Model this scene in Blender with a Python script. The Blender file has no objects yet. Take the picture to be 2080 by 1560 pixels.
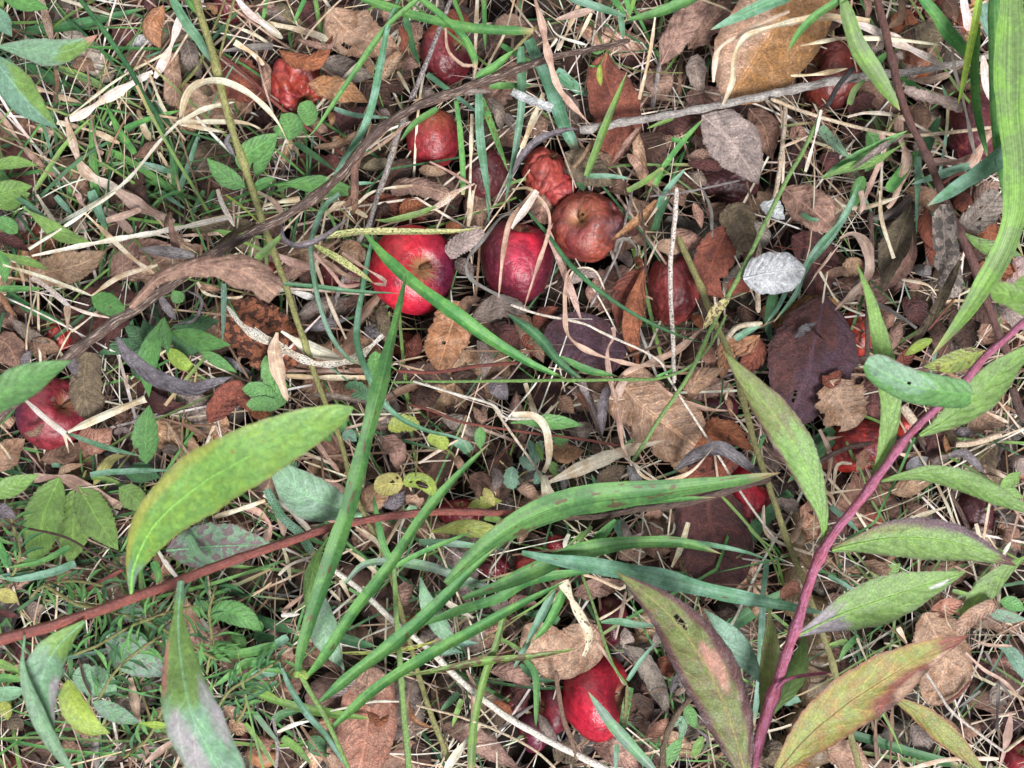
import bpy, math, random
import numpy as np
from mathutils import noise as mnoise, Vector

R = math.radians
random.seed(7)
rng = np.random.default_rng(7)
SC = bpy.context.scene

# ------------------------------------------------------------------ camera
CAM_H = 0.75          # metres above the ground, looking straight down
FW = 0.70             # width of ground in the frame, metres
PX = FW / 2080.0      # metres of ground per photo pixel
cam_data = bpy.data.cameras.new('camera')
cam = bpy.data.objects.new('camera', cam_data)
SC.collection.objects.link(cam)
cam.location = (0, 0, CAM_H)
cam.rotation_euler = (0, 0, 0)
cam_data.sensor_width = 36.0
cam_data.lens = 36.0 * CAM_H / FW
cam_data.clip_start = 0.01
cam_data.clip_end = 200.0
cam_data.dof.use_dof = True
cam_data.dof.focus_distance = 0.705
cam_data.dof.aperture_fstop = 6.8
SC.camera = cam

# ------------------------------------------------------------------ light: bright overcast
world = bpy.data.worlds.new('World')
SC.world = world
world.use_nodes = True
wn = world.node_tree
wn.nodes.clear()
wo = wn.nodes.new('ShaderNodeOutputWorld')
wb = wn.nodes.new('ShaderNodeBackground')
sky = wn.nodes.new('ShaderNodeTexSky')
sky.sky_type = 'NISHITA'
sky.sun_disc = False
sky.sun_elevation = R(52)
sky.sun_rotation = R(-30)
sky.air_density = 1.0
sky.dust_density = 3.0
hs = wn.nodes.new('ShaderNodeHueSaturation')   # cloud takes most of the blue out of the sky
hs.inputs['Saturation'].default_value = 0.6
wb.inputs['Strength'].default_value = 0.05
wn.links.new(sky.outputs[0], hs.inputs['Color'])
wn.links.new(hs.outputs[0], wb.inputs['Color'])
wn.links.new(wb.outputs[0], wo.inputs['Surface'])
sun_d = bpy.data.lights.new('sun', 'SUN')
sun_d.energy = 3.2
sun_d.angle = R(24)
sun_d.color = (1.0, 0.985, 0.975)
sun = bpy.data.objects.new('sun', sun_d)
SC.collection.objects.link(sun)
sun.rotation_euler = (R(38), 0, R(30))
SC.view_settings.view_transform = 'Standard'
SC.view_settings.look = 'None'
SC.view_settings.gamma = 1.0
SC.view_settings.use_curve_mapping = False
SC.view_settings.exposure = 1.5
SC.cycles.max_bounces = 8

# ------------------------------------------------------------------ colours
KALB = 0.55


def lin(hexs, k=None):
    k = KALB if k is None else k
    o = []
    for i in (0, 2, 4):
        c = int(hexs[i:i + 2], 16) / 255.0
        c = c / 12.92 if c <= 0.04045 else ((c + 0.055) / 1.055) ** 2.4
        o.append(c * k)
    return tuple(o) + (1.0,)


# name: (c1, c2, c3, words)
PAL = {
    # dead leaves
    'tan': ('d8b398', 'b68c6c', '5e4432', 'tan'),
    'otan': ('d4a07a', 'b47a50', '5a3820', 'orange-tan'),
    'gold': ('bc8c60', 'ae7c48', '5a3c20', 'golden-brown'),
    'peach': ('e0baa0', 'cc9e82', '7c5a44', 'pale peach'),
    'salmon': ('d09a84', 'b87c66', '6b4436', 'salmon-brown'),
    'brown': ('b08a74', '7c5c4e', '32221c', 'brown'),
    'pinkb': ('c8a08e', '967266', '3e2a24', 'pinkish brown'),
    'dbrown': ('6a4a3e', '48332c', '2a1c18', 'dark brown'),
    'rust': ('a85e48', '804438', '38201a', 'rust-red'),
    'orange': ('b8714e', '925434', '442418', 'orange-brown'),
    'maroon': ('744440', '543234', '2e1c20', 'maroon'),
    'plum': ('654656', '5e3840', '2a2028', 'dark purple'),
    'grey': ('ac9a90', '7a6a62', '4a423f', 'grey-brown'),
    'lgrey': ('c8b4ac', 'a4948e', '6c625e', 'pale grey'),
    'white': ('eceff2', 'd8dade', '76787c', 'whitish'),
    'olive': ('88785e', '6c5c4c', '3c3226', 'olive-brown'),
    'bgrey': ('aaa2a8', '7c7478', '4c484c', 'bluish grey'),
    # green leaves
    'g': ('6ea858', '50904c', '3a5a34', 'green'),
    'lg': ('84ae54', '7a985a', '6a6a4c', 'light green'),
    'lime': ('a8c24c', '88b050', '7a5a2c', 'lime green'),
    'dg': ('4e8250', '3a6842', '25402a', 'dark green'),
    't': ('86b098', '629470', '3f6a50', 'blue-green'),
    'mint': ('84b288', '8aa494', '866a74', 'mint green'),
    'yg': ('a8b04e', '8fa048', '6a4a2c', 'yellow-green'),
    'ogr': ('7e9446', '80584c', '6c4448', 'olive green'),
    'redl': ('94a448', 'b0643c', '8a4448', 'red-flushed green'),
    'yel': ('c8c070', 'aaa05a', '6a4a2c', 'yellowing'),
    # straw
    's': ('efe2cb', 'd0b595', '8a6a54', 'straw-coloured'),
    'w': ('fbf4ea', 'e6d8c6', '9a8474', 'pale cream'),
    'p': ('d8b8a6', 'b08e7c', '6e5044', 'pinkish dry'),
    'b': ('9a7860', '785a48', '4c382c', 'brown dry'),
    'gs': ('8c8480', '6c6460', '4a4440', 'grey dry'),
    # stems
    'bark': ('462f28', '644a3e', 'bcaa9c', 'brown'),
    'greyst': ('c2b8b4', '7c7070', 'dcd2cc', 'grey'),
    'big': ('86bc5a', '98c44e', 'a8844c', 'yellow-green'),
    'lil': ('b6aeb4', '9cae9c', '807080', 'lilac-tinged'),
    'rbr': ('7a4a40', '5c3832', 'b08a74', 'brownish-red'),
    'fy': ('d6d292', 'b4bc74', '6a4a2c', 'yellow-green'),
    'sg': ('64974e', '4a7e42', '3a5a34', 'deep green'),
    'mag': ('aa4460', 'b4648c', 'e0a0b0', 'magenta'),
    'red': ('9a5444', '7c4038', 'b89080', 'reddish'),
    'yst': ('a6a064', '84844c', 'c8c090', 'olive-yellow'),
    'moss': ('7a6242', '5a4630', '9a8450', 'mossy brown'),
    'black': ('2c2a2e', '1c1a1e', '5a5458', 'black'),
}
_pc = {}


def pal(k):
    if k not in _pc:
        a, b, c, _w = PAL[k]
        _pc[k] = (lin(a), lin(b), lin(c))
    return _pc[k]


# ------------------------------------------------------------------ materials
class NG:
    def __init__(self, name):
        self.m = bpy.data.materials.new(name)
        self.m.use_nodes = True
        self.t = self.m.node_tree
        self.t.nodes.clear()

    def n(self, typ, **kw):
        x = self.t.nodes.new(typ)
        for k, v in kw.items():
            setattr(x, k, v)
        return x

    def L(self, a, b):
        self.t.links.new(a, b)

    def put(self, sock, v):
        if isinstance(v, (int, float)):
            sock.default_value = v
        elif isinstance(v, tuple):
            sock.default_value = v
        else:
            self.L(v, sock)

    def math(self, op, a, b=0.0, c=None):
        x = self.n('ShaderNodeMath', operation=op)
        self.put(x.inputs[0], a)
        self.put(x.inputs[1], b)
        if c is not None:
            self.put(x.inputs[2], c)
        return x.outputs[0]

    def ss(self, v, lo, hi, a=0.0, b=1.0):
        x = self.n('ShaderNodeMapRange', interpolation_type='SMOOTHSTEP')
        self.put(x.inputs['Value'], v)
        self.put(x.inputs['From Min'], lo)
        self.put(x.inputs['From Max'], hi)
        self.put(x.inputs['To Min'], a)
        self.put(x.inputs['To Max'], b)
        return x.outputs[0]

    def mix(self, a, b, f, blend='MIX'):
        x = self.n('ShaderNodeMix', data_type='RGBA', blend_type=blend)
        self.put(x.inputs[0], f)
        self.put(x.inputs[6], a)
        self.put(x.inputs[7], b)
        return x.outputs[2]

    def noise(self, vec, scale, detail=2.0, rough=0.5, dist=0.0):
        x = self.n('ShaderNodeTexNoise')
        self.L(vec, x.inputs['Vector'])
        self.put(x.inputs['Scale'], scale)
        self.put(x.inputs['Detail'], detail)
        self.put(x.inputs['Roughness'], rough)
        self.put(x.inputs['Distortion'], dist)
        return x.outputs['Fac']

    def vor(self, vec, scale, feature='F1'):
        x = self.n('ShaderNodeTexVoronoi', feature=feature)
        self.L(vec, x.inputs['Vector'])
        self.put(x.inputs['Scale'], scale)
        return x.outputs['Distance']

    def attr(self, name):
        return self.n('ShaderNodeAttribute', attribute_name=name)

    def comb(self, x, y, z):
        c = self.n('ShaderNodeCombineXYZ')
        self.put(c.inputs[0], x)
        self.put(c.inputs[1], y)
        self.put(c.inputs[2], z)
        return c.outputs[0]

    def base(self):
        """colours, parameters, uv and a per-object texture position"""
        self.c1 = self.attr('c1').outputs['Color']
        self.c2 = self.attr('c2').outputs['Color']
        self.c3 = self.attr('c3').outputs['Color']
        pr = self.attr('prm')
        sp = self.n('ShaderNodeSeparateColor')
        self.L(pr.outputs['Color'], sp.inputs[0])
        self.pa, self.pb, self.pc = sp.outputs
        self.seed = pr.outputs['Alpha']
        uv = self.n('ShaderNodeUVMap', uv_map='uv')
        su = self.n('ShaderNodeSeparateXYZ')
        self.L(uv.outputs[0], su.inputs[0])
        self.u, self.v = su.outputs[0], su.outputs[1]
        tc = self.n('ShaderNodeTexCoord')
        add = self.n('ShaderNodeVectorMath', operation='ADD')
        self.L(tc.outputs['Object'], add.inputs[0])
        self.L(self.comb(self.seed, self.math('MULTIPLY', self.seed, 1.7), self.seed), add.inputs[1])
        self.pos = add.outputs[0]

    def finish(self, col, height, rough, spec, transl, bump=0.4, dist=0.0006, coat=0.0, tcol=1.6):
        hv = self.n('ShaderNodeBump')
        hv.inputs['Strength'].default_value = bump
        hv.inputs['Distance'].default_value = dist
        self.L(height, hv.inputs['Height'])
        p = self.n('ShaderNodeBsdfPrincipled')
        self.L(col, p.inputs['Base Color'])
        self.put(p.inputs['Roughness'], rough)
        self.put(p.inputs['Specular IOR Level'], spec)
        if coat:
            p.inputs['Coat Weight'].default_value = coat
            p.inputs['Coat Roughness'].default_value = 0.22
        self.L(hv.outputs[0], p.inputs['Normal'])
        out = self.n('ShaderNodeOutputMaterial')
        if transl:
            t = self.n('ShaderNodeBsdfTranslucent')
            self.L(self.mix(col, (tcol, tcol, tcol * 0.75, 1), 1.0, 'MULTIPLY'), t.inputs['Color'])
            m = self.n('ShaderNodeMixShader')
            m.inputs[0].default_value = transl
            self.L(p.outputs[0], m.inputs[1])
            self.L(t.outputs[0], m.inputs[2])
            self.L(m.outputs[0], out.inputs['Surface'])
        else:
            self.L(p.outputs[0], out.inputs['Surface'])
        return self.m


def mat_leaf(name, transl, spec, rough, blotch=1.0, grainy=1.0):
    g = NG(name)
    g.base()
    n1 = g.noise(g.pos, 95, 4, 0.65, 0.5)
    n2 = g.noise(g.pos, 330, 4, 0.65)
    n3 = g.noise(g.pos, 1500, 2, 0.6)
    a = g.math('ABSOLUTE', g.math('SUBTRACT', g.math('MULTIPLY', g.u, 2.0), 1.0))
    # prm: a spots, b coloured margin, c vein strength
    f = g.ss(g.math('ADD', g.math('MULTIPLY', n1, 0.75), g.math('MULTIPLY', n2, 0.25)), 0.42, 0.62)
    a3 = g.math('POWER', a, 2.6)
    if blotch < 1:
        f = g.math('MULTIPLY', f, g.math('ADD', blotch, g.math('MULTIPLY', g.pa, 1.5)))
    f = g.math('MINIMUM', g.math('MAXIMUM', f, g.math('MULTIPLY', a3, g.pb)), 1.0)
    col = g.mix(g.c1, g.c2, f)
    edge = g.ss(g.math('ADD', a, g.math('MULTIPLY', n2, 0.3)), 0.95, 1.18)
    col = g.mix(col, g.c3, g.math('MULTIPLY', edge, g.math('ADD', 0.35, g.math('MULTIPLY', g.pb, 0.5))))
    wob = g.math('MULTIPLY', g.noise(g.pos, 120, 1), 0.9)
    ph = g.math('SUBTRACT', g.math('ADD', g.math('MULTIPLY', g.v, 8.0), wob), g.math('MULTIPLY', g.math('POWER', a, 1.3), 1.9))
    fr = g.math('ABSOLUTE', g.math('SUBTRACT', g.math('FRACT', ph), 0.5))
    side = g.ss(fr, 0.085, 0.01)
    broad = g.ss(fr, 0.5, 0.05)
    mid = g.ss(a, 0.09, 0.03)
    net = g.ss(g.vor(g.pos, 520, 'DISTANCE_TO_EDGE'), 0.09, 0.0)
    vein = g.math('MAXIMUM', mid, g.math('MULTIPLY', side, 0.7))
    vv = g.math('MULTIPLY', vein, g.pc)
    grain = g.math('ADD', 0.5, g.math('ADD', g.ss(n3, 0.3, 0.7, 0, 0.2), g.ss(n2, 0.3, 0.72, 0, 0.62)))
    blot = g.ss(g.noise(g.pos, 150, 4, 0.7, 0.6), 0.34, 0.62, 0.74, 1.16)
    grain = g.math('MULTIPLY', grain, blot)
    if grainy < 1:
        grain = g.math('ADD', g.math('MULTIPLY', grain, grainy), 1.0 - grainy)
    col = g.mix(col, g.comb(grain, grain, grain), 1.0, 'MULTIPLY')
    col = g.mix(col, g.mix(col, (1.95, 1.9, 1.75, 1), 1.0, 'MULTIPLY'), vv)
    col = g.mix(col, g.mix(col, (0.74, 0.74, 0.7, 1), 1.0, 'MULTIPLY'), g.math('MULTIPLY', net, 0.6))
    thr = g.math('SUBTRACT', 0.8, g.math('MULTIPLY', g.pa, 0.42))
    sn = g.noise(g.pos, 210, 2.5, 0.55)
    sp = g.ss(sn, thr, g.math('ADD', thr, 0.035))
    col = g.mix(col, g.c3, g.math('MULTIPLY', sp, 0.9))
    h = g.math('ADD', g.math('MULTIPLY', n2, 1.3), g.math('MULTIPLY', n3, 0.35))
    h = g.math('SUBTRACT', h, g.math('MULTIPLY', vv, 0.35))
    h = g.math('ADD', h, g.math('MULTIPLY', broad, 0.35))
    h = g.math('SUBTRACT', h, g.math('MULTIPLY', net, 0.18))
    rr = g.math('ADD', rough - 0.1, g.math('MULTIPLY', n2, 0.25))
    return g.finish(col, h, rr, spec, transl, 1.0 if grainy > 0.7 else 0.55, 0.0013 if grainy > 0.7 else 0.0008)


def mat_blade():
    g = NG('grass_blade')
    g.base()
    # prm: a brown flecks, b how far the tip is dried, c black dashes
    vec = g.comb(g.math('MULTIPLY', g.u, 22.0), g.math('MULTIPLY', g.v, 2.2), g.seed)
    ln = g.noise(vec, 1.0, 2, 0.6)
    n1 = g.noise(g.pos, 60, 3, 0.6)
    n2 = g.noise(g.pos, 420, 3, 0.6)
    a = g.math('ABSOLUTE', g.math('SUBTRACT', g.math('MULTIPLY', g.u, 2.0), 1.0))
    col = g.mix(g.c1, g.c2, g.ss(n1, 0.42, 0.6))
    st = g.math('ADD', 0.6, g.math('ADD', g.ss(ln, 0.3, 0.7, 0, 0.5), g.ss(n2, 0.3, 0.7, 0, 0.3)))
    col = g.mix(col, g.comb(st, st, st), 1.0, 'MULTIPLY')
    mid = g.ss(a, 0.16, 0.02)
    col = g.mix(col, g.mix(col, (1.35, 1.3, 1.2, 1), 1.0, 'MULTIPLY'), g.math('MULTIPLY', mid, 0.6))
    tip = g.ss(g.math('ADD', g.v, g.math('MULTIPLY', n1, 0.15)), g.math('SUBTRACT', 1.1, g.pb), 1.12)
    col = g.mix(col, lin('d8b48c'), tip)
    fv = g.noise(g.comb(g.math('MULTIPLY', g.u, 3.0), g.math('MULTIPLY', g.v, 16.0), g.seed), 1.0, 2, 0.5)
    thr = g.math('SUBTRACT', 0.79, g.math('MULTIPLY', g.pa, 0.36))
    col = g.mix(col, lin('6b4636'), g.math('MULTIPLY', g.ss(fv, thr, g.math('ADD', thr, 0.05)), 0.85))
    lt = g.noise(g.pos, 700, 2, 0.5)
    col = g.mix(col, g.mix(col, (1.5, 1.5, 1.4, 1), 1.0, 'MULTIPLY'), g.ss(lt, 0.64, 0.72))
    dv = g.noise(g.comb(g.math('MULTIPLY', g.u, 13.0), g.math('MULTIPLY', g.v, 62.0), g.seed), 1.0, 1, 0.4)
    dash = g.math('MULTIPLY', g.ss(dv, 0.55, 0.6), g.pc)
    col = g.mix(col, (0.02, 0.017, 0.014, 1), dash)
    h = g.math('ADD', g.math('MULTIPLY', ln, 1.0), g.math('MULTIPLY', n2, 0.4))
    rr = g.math('ADD', 0.4, g.math('MULTIPLY', n2, 0.3))
    return g.finish(col, h, rr, 0.4, 0.22, 0.5, 0.0004)


def mat_stem():
    g = NG('stem')
    g.base()
    # u runs round the stem (0..1), v along it in units of its radius; prm: a pale scabs, b dark flecks
    an = g.math('MULTIPLY', g.u, 2 * math.pi)
    vec = g.comb(g.math('MULTIPLY', g.math('COSINE', an), 3.0), g.math('MULTIPLY', g.math('SINE', an), 3.0),
                 g.math('ADD', g.math('MULTIPLY', g.v, 0.28), g.seed))
    st = g.noise(vec, 1.6, 4, 0.65)
    n1 = g.noise(g.pos, 110, 3, 0.6)
    n2 = g.noise(g.pos, 650, 3, 0.6)
    col = g.mix(g.c1, g.c2, g.ss(g.math('ADD', g.math('MULTIPLY', st, 0.7), g.math('MULTIPLY', n1, 0.3)), 0.43, 0.57))
    gr = g.math('ADD', 0.45, g.math('ADD', g.ss(n2, 0.3, 0.7, 0, 0.6), g.ss(st, 0.3, 0.7, 0, 0.5)))
    col = g.mix(col, g.comb(gr, gr, gr), 1.0, 'MULTIPLY')
    thr = g.math('SUBTRACT', 0.76, g.math('MULTIPLY', g.pa, 0.38))
    col = g.mix(col, g.c3, g.ss(st, thr, g.math('ADD', thr, 0.04)))
    t2 = g.math('SUBTRACT', 0.76, g.math('MULTIPLY', g.pb, 0.33))
    fl = g.noise(g.pos, 900, 2, 0.5)
    col = g.mix(col, (0.02, 0.014, 0.012, 1), g.math('MULTIPLY', g.ss(fl, t2, g.math('ADD', t2, 0.05)), 0.85))
    h = g.math('ADD', g.math('MULTIPLY', st, 1.3), g.math('MULTIPLY', n2, 0.7))
    return g.finish(col, h, 0.45, 0.5, 0, 0.9, 0.0009)


def mat_apple():
    g = NG('apple_skin')
    g.base()
    # u azimuth, v 0 at the stem pit .. 1 at the calyx; prm: a mould, b streaks, c shine
    an = g.math('MULTIPLY', g.u, 2 * math.pi)
    cs, sn_ = g.math('COSINE', an), g.math('SINE', an)
    vec = g.comb(g.math('MULTIPLY', cs, 9.0), g.math('MULTIPLY', sn_, 9.0), g.math('ADD', g.math('MULTIPLY', g.v, 1.6), g.seed))
    st = g.noise(vec, 1.2, 4, 0.6)
    n1 = g.noise(g.pos, 42, 2, 0.5)
    n2 = g.noise(g.pos, 260, 4, 0.65)
    f = g.math('ADD', g.math('MULTIPLY', n1, 0.7), g.math('MULTIPLY', n2, 0.3))
    col = g.mix(g.c1, g.c2, g.ss(f, 0.42, 0.6))
    s2 = g.ss(st, 0.35, 0.72)
    col = g.mix(col, g.mix(col, (1.4, 1.15, 1.0, 1), 1.0, 'MULTIPLY'), g.math('MULTIPLY', s2, g.pb))
    gr = g.math('ADD', 0.55, g.ss(n2, 0.25, 0.75, 0, 0.75))
    col = g.mix(col, g.comb(gr, gr, gr), 1.0, 'MULTIPLY')
    dots = g.ss(g.vor(g.pos, 330), 0.13, 0.07)
    col = g.mix(col, lin('e0a080'), g.math('MULTIPLY', dots, 0.45))
    pit = g.ss(g.math('ADD', g.v, g.math('MULTIPLY', s2, 0.075)), 0.155, 0.085)
    col = g.mix(col, lin('c8a070'), g.math('MULTIPLY', g.math('MULTIPLY', pit, 0.9), g.math('MINIMUM', g.math('MULTIPLY', g.pb, 1.6), 1.0)))
    thr = g.math('SUBTRACT', 0.74, g.math('MULTIPLY', g.pa, 0.38))
    mo = g.noise(g.pos, 120, 4, 0.6)
    col = g.mix(col, g.c3, g.math('MULTIPLY', g.ss(mo, thr, g.math('ADD', thr, 0.09)), 0.8))
    dirt = g.ss(g.noise(g.pos, 480, 4, 0.7, 0.5), 0.6, 0.7)
    col = g.mix(col, lin('4a2a24'), g.math('MULTIPLY', dirt, 0.55))
    bru = g.ss(g.noise(g.pos, 70, 2, 0.5, 0.4), 0.58, 0.7)
    col = g.mix(col, g.mix(col, (0.55, 0.5, 0.6, 1), 1.0, 'MULTIPLY'), g.math('MULTIPLY', bru, 0.8))
    h = g.math('ADD', g.math('MULTIPLY', n2, 1.0), g.math('MULTIPLY', g.noise(g.pos, 900, 2), 0.2))
    rr = g.math('ADD', g.ss(g.pc, 0.0, 1.0, 0.52, 0.28), g.ss(n2, 0.4, 0.7, 0, 0.15))
    return g.finish(col, h, rr, 0.5, 0, 0.6, 0.0014)


def mat_soil():
    g = NG('dark_soil')
    tc = g.n('ShaderNodeTexCoord')
    v = tc.outputs['Object']
    n1 = g.noise(v, 60, 5, 0.7)
    n2 = g.noise(v, 500, 4, 0.7)
    n0 = g.noise(v, 3, 3, 0.6)
    col = g.mix(lin('241c1a', 0.45), lin('4c3a30', 0.45), g.ss(n1, 0.4, 0.7))
    col = g.mix(col, lin('241c1a', 0.6), g.ss(n2, 0.45, 0.6))
    col = g.mix(col, lin('4c5a30', 0.5), g.math('MULTIPLY', g.ss(n0, 0.5, 0.65), 0.25))
    return g.finish(col, g.math('ADD', n1, n2), 0.85, 0.2, 0, 0.8, 0.003)


M_DEAD = mat_leaf('dead_leaf', 0.12, 0.42, 0.56, 1.0, 0.8)
M_GREEN = mat_leaf('green_leaf', 0.2, 0.5, 0.46, 0.3, 0.6)
M_BLADE = mat_blade()
M_STEM = mat_stem()
M_APPLE = mat_apple()
M_SOIL = mat_soil()

# ------------------------------------------------------------------ geometry
PROF = {
    'o': [(0, .04), (.06, .36), (.2, .8), (.42, 1), (.62, .88), (.8, .55), (.93, .2), (1, 0)],
    'r': [(0, .1), (.05, .48), (.18, .88), (.45, 1), (.75, .92), (.9, .6), (.97, .3), (1, .05)],
    'l': [(0, .1), (.12, .34), (.3, .8), (.48, 1), (.65, .86), (.85, .4), (1, 0)],
    'w': [(0, .12), (.12, .16), (.3, .62), (.5, 1), (.7, .85), (.88, .38), (1, 0)],
    'b': [(0, .5), (.08, .85), (.5, 1), (.85, .95), (.95, .75), (1, .4)],
    't': [(0, .75), (.1, 1), (.5, .95), (.75, .7), (.9, .38), (1, 0.03)],
    'p': [(0, .25), (.15, .75), (.45, 1), (.75, .75), (.92, .35), (1, .02)],
    'c': [(0, .8), (.3, 1), (.9, .9), (1, .5)],
    'u': [(0, 1), (1, 1)],
    'q': [(0, .06), (.1, .16), (.3, .66), (.52, 1), (.7, .92), (.87, .62), (.96, .32), (1, .03)],
    'k': [(0, .22), (.3, .4), (.5, .55), (.75, 1), (.95, .95), (1, .7)],
}


def catmull(P, n):
    """n points, evenly spaced along a smooth curve through P (k,d)"""
    P = np.asarray(P, float)
    if len(P) == 2:
        t = np.linspace(0, 1, n)[:, None]
        return P[0] * (1 - t) + P[1] * t
    Q = np.vstack([2 * P[0] - P[1], P, 2 * P[-1] - P[-2]])
    out = []
    for i in range(1, len(Q) - 2):
        t = np.linspace(0, 1, 12, endpoint=False)[:, None]
        a, b, c, d = Q[i - 1], Q[i], Q[i + 1], Q[i + 2]
        out.append(0.5 * ((2 * b) + (c - a) * t + (2 * a - 5 * b + 4 * c - d) * t ** 2 + (3 * b - a - 3 * c + d) * t ** 3))
    out.append(P[-1:])
    C = np.vstack(out)
    s = np.r_[0, np.cumsum(np.linalg.norm(np.diff(C, axis=0), axis=1))]
    q = np.linspace(0, s[-1], n)
    return np.stack([np.interp(q, s, C[:, k]) for k in range(C.shape[1])], 1)


def new_mesh(name, V, F, uv, cols, prm, mat):
    me = bpy.data.meshes.new(name)
    V = np.asarray(V, np.float32)
    F = np.asarray(F, np.int32)
    k = F.shape[1]
    me.vertices.add(len(V))
    me.vertices.foreach_set('co', V.ravel())
    me.loops.add(F.size)
    me.loops.foreach_set('vertex_index', F.ravel())
    me.polygons.add(len(F))
    me.polygons.foreach_set('loop_start', np.arange(0, F.size, k, dtype=np.int32))
    me.polygons.foreach_set('use_smooth', np.ones(len(F), bool))
    me.update(calc_edges=True)
    l = me.uv_layers.new(name='uv')
    l.data.foreach_set('uv', np.asarray(uv, np.float32)[F.ravel()].ravel())
    for nm, c in zip(('c1', 'c2', 'c3', 'prm'), list(cols) + [prm]):
        at = me.attributes.new(nm, 'FLOAT_COLOR', 'POINT')
        c = np.asarray(c, np.float32)
        if c.ndim == 1:
            c = np.tile(c, (len(V), 1))
        at.data.foreach_set('color', c.ravel())
    me.materials.append(mat)
    return me


def link(name, me, parent=None, loc=(0, 0, 0)):
    o = bpy.data.objects.new(name, me)
    SC.collection.objects.link(o)
    o.location = loc
    if parent is not None:
        o.parent = parent
    return o


def ribbon(P3, hw, M=7, arc=0.0, up=None, serr=0.0, nser=0, und=0.0, uf=60.0, rag=0.0, seed=0.0, asym=0.0, tw=0.0, vfold=0.0):
    """leaf or blade surface along P3 (N,3); returns V (N*M,3), uv"""
    N = len(P3)
    T = np.gradient(P3, axis=0)
    T /= np.linalg.norm(T, axis=1)[:, None] + 1e-12
    U = np.tile(np.array([0, 0, 1.0]) if up is None else np.asarray(up, float), (N, 1))
    U = U - (U * T).sum(1)[:, None] * T
    U /= np.linalg.norm(U, axis=1)[:, None] + 1e-9
    B = np.cross(T, U)          # towards the right of travel
    if np.any(tw):
        an = np.linspace(0, 1, N) * tw if np.isscalar(tw) else tw
        c, s = np.cos(an)[:, None], np.sin(an)[:, None]
        B, U = B * c + U * s, U * c - B * s
    s = np.linspace(-1, 1, M)
    t = np.linspace(0, 1, N)
    W = hw[:, None] * np.ones(M)[None, :]
    if asym:
        W = W * (1 + asym * np.sign(s))[None, :]
    if serr and nser:
        saw = (t * nser) % 1.0
        W = W * (1 - serr * saw[:, None] * np.abs(s)[None, :] ** 3)
    if rag:
        for j, sd in ((0, 0.0), (M - 1, 5.0)):
            for i in range(N):
                f = mnoise.noise(Vector((t[i] * 7, sd, seed * 3.1))) + 0.5 * mnoise.noise(Vector((t[i] * 21, sd, seed * 3.1))) + 0.2 * mnoise.noise(Vector((t[i] * 55, sd, seed)))
                g = 1 + rag * min(0.15, f)
                W[i, j] *= g
                W[i, j + (1 if j == 0 else -1)] *= 0.5 + 0.5 * g
    if arc:
        an = s * arc
        lat = np.sin(an) / arc
        nor = (1 - np.cos(an)) / arc
    else:
        lat, nor = s, np.zeros(M)
    nor = nor + np.abs(s) * vfold
    V = P3[:, None, :] + B[:, None, :] * (lat[None, :] * W)[:, :, None] + U[:, None, :] * (nor[None, :] * W)[:, :, None]
    V = V.reshape(-1, 3)
    if und:
        S = seed * 7.3
        d = np.array([mnoise.noise(Vector((x * uf + S, y * uf, S))) + 0.45 * mnoise.noise(Vector((x * uf * 2.7, y * uf * 2.7 + S, S)))
                      for x, y, z in V])
        am = (np.abs(s)[None, :] * 0.7 + 0.5) * und * np.maximum(hw, 0.25 * hw.max())[:, None]
        V = V + np.repeat(U, M, axis=0) * (d * am.ravel())[:, None]
    uv = np.stack([np.tile(s * 0.5 + 0.5, N), np.repeat(t, M)], 1)
    return V, uv


def grid_faces(N, M):
    i = np.arange(N - 1)[:, None] * M + np.arange(M - 1)[None, :]
    i = i.ravel()
    return np.stack([i, i + 1, i + M + 1, i + M], 1)


def tube_geo(P3, rad, M=8, knob=None):
    N = len(P3)
    T = np.gradient(P3, axis=0)
    T /= np.linalg.norm(T, axis=1)[:, None] + 1e-12
    ref = np.array([0.0, 0, 1]) if abs(T[0][2]) < 0.9 else np.array([1.0, 0, 0])
    B = np.cross(T, ref)
    B /= np.linalg.norm(B, axis=1)[:, None] + 1e-9
    U = np.cross(B, T)
    a = np.linspace(0, 2 * math.pi, M + 1)
    V = P3[:, None, :] + (B[:, None, :] * np.cos(a)[None, :, None] + U[:, None, :] * np.sin(a)[None, :, None]) * rad[:, None, None]
    L = np.r_[0, np.cumsum(np.linalg.norm(np.diff(P3, axis=0), axis=1))] / max(1e-6, rad.mean())
    uv = np.stack([np.tile(np.linspace(0, 1, M + 1), N), np.repeat(L, M + 1)], 1)
    return V.reshape(-1, 3), uv, grid_faces(N, M + 1)[:, ::-1]


# ------------------------------------------------------------------ photo pixels -> the place
OFF = [0.0, 0.0, 1.0]


def T(c, r):
    OFF[0], OFF[1], OFF[2] = (0, 520, 1040, 1520)[c], (0, 390, 770, 1140)[r], 560 / 2080.0


def FULL():
    OFF[0], OFF[1], OFF[2] = 0, 0, 1.0


def pts(s):
    out = []
    for w in s.split():
        a = w.split(',')
        out.append((OFF[0] + float(a[0]) * OFF[2], OFF[1] + float(a[1]) * OFF[2]))
    return out


def world_xy(px, py, z):
    k = (CAM_H - z) / CAM_H
    return ((px - 1040) * PX * k, (780 - py) * PX * k)


def path3(s, z, n):
    """pixel path and heights in cm -> smooth (n,3) path in metres"""
    p = pts(s) if isinstance(s, str) else s
    zz = [z] * len(p) if np.isscalar(z) else list(np.interp(np.linspace(0, 1, len(p)), np.linspace(0, 1, len(z)), z))
    P = np.array([world_xy(a, b, h / 100.0) + (h / 100.0,) for (a, b), h in zip(p, zz)])
    return catmull(P, n), p


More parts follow.
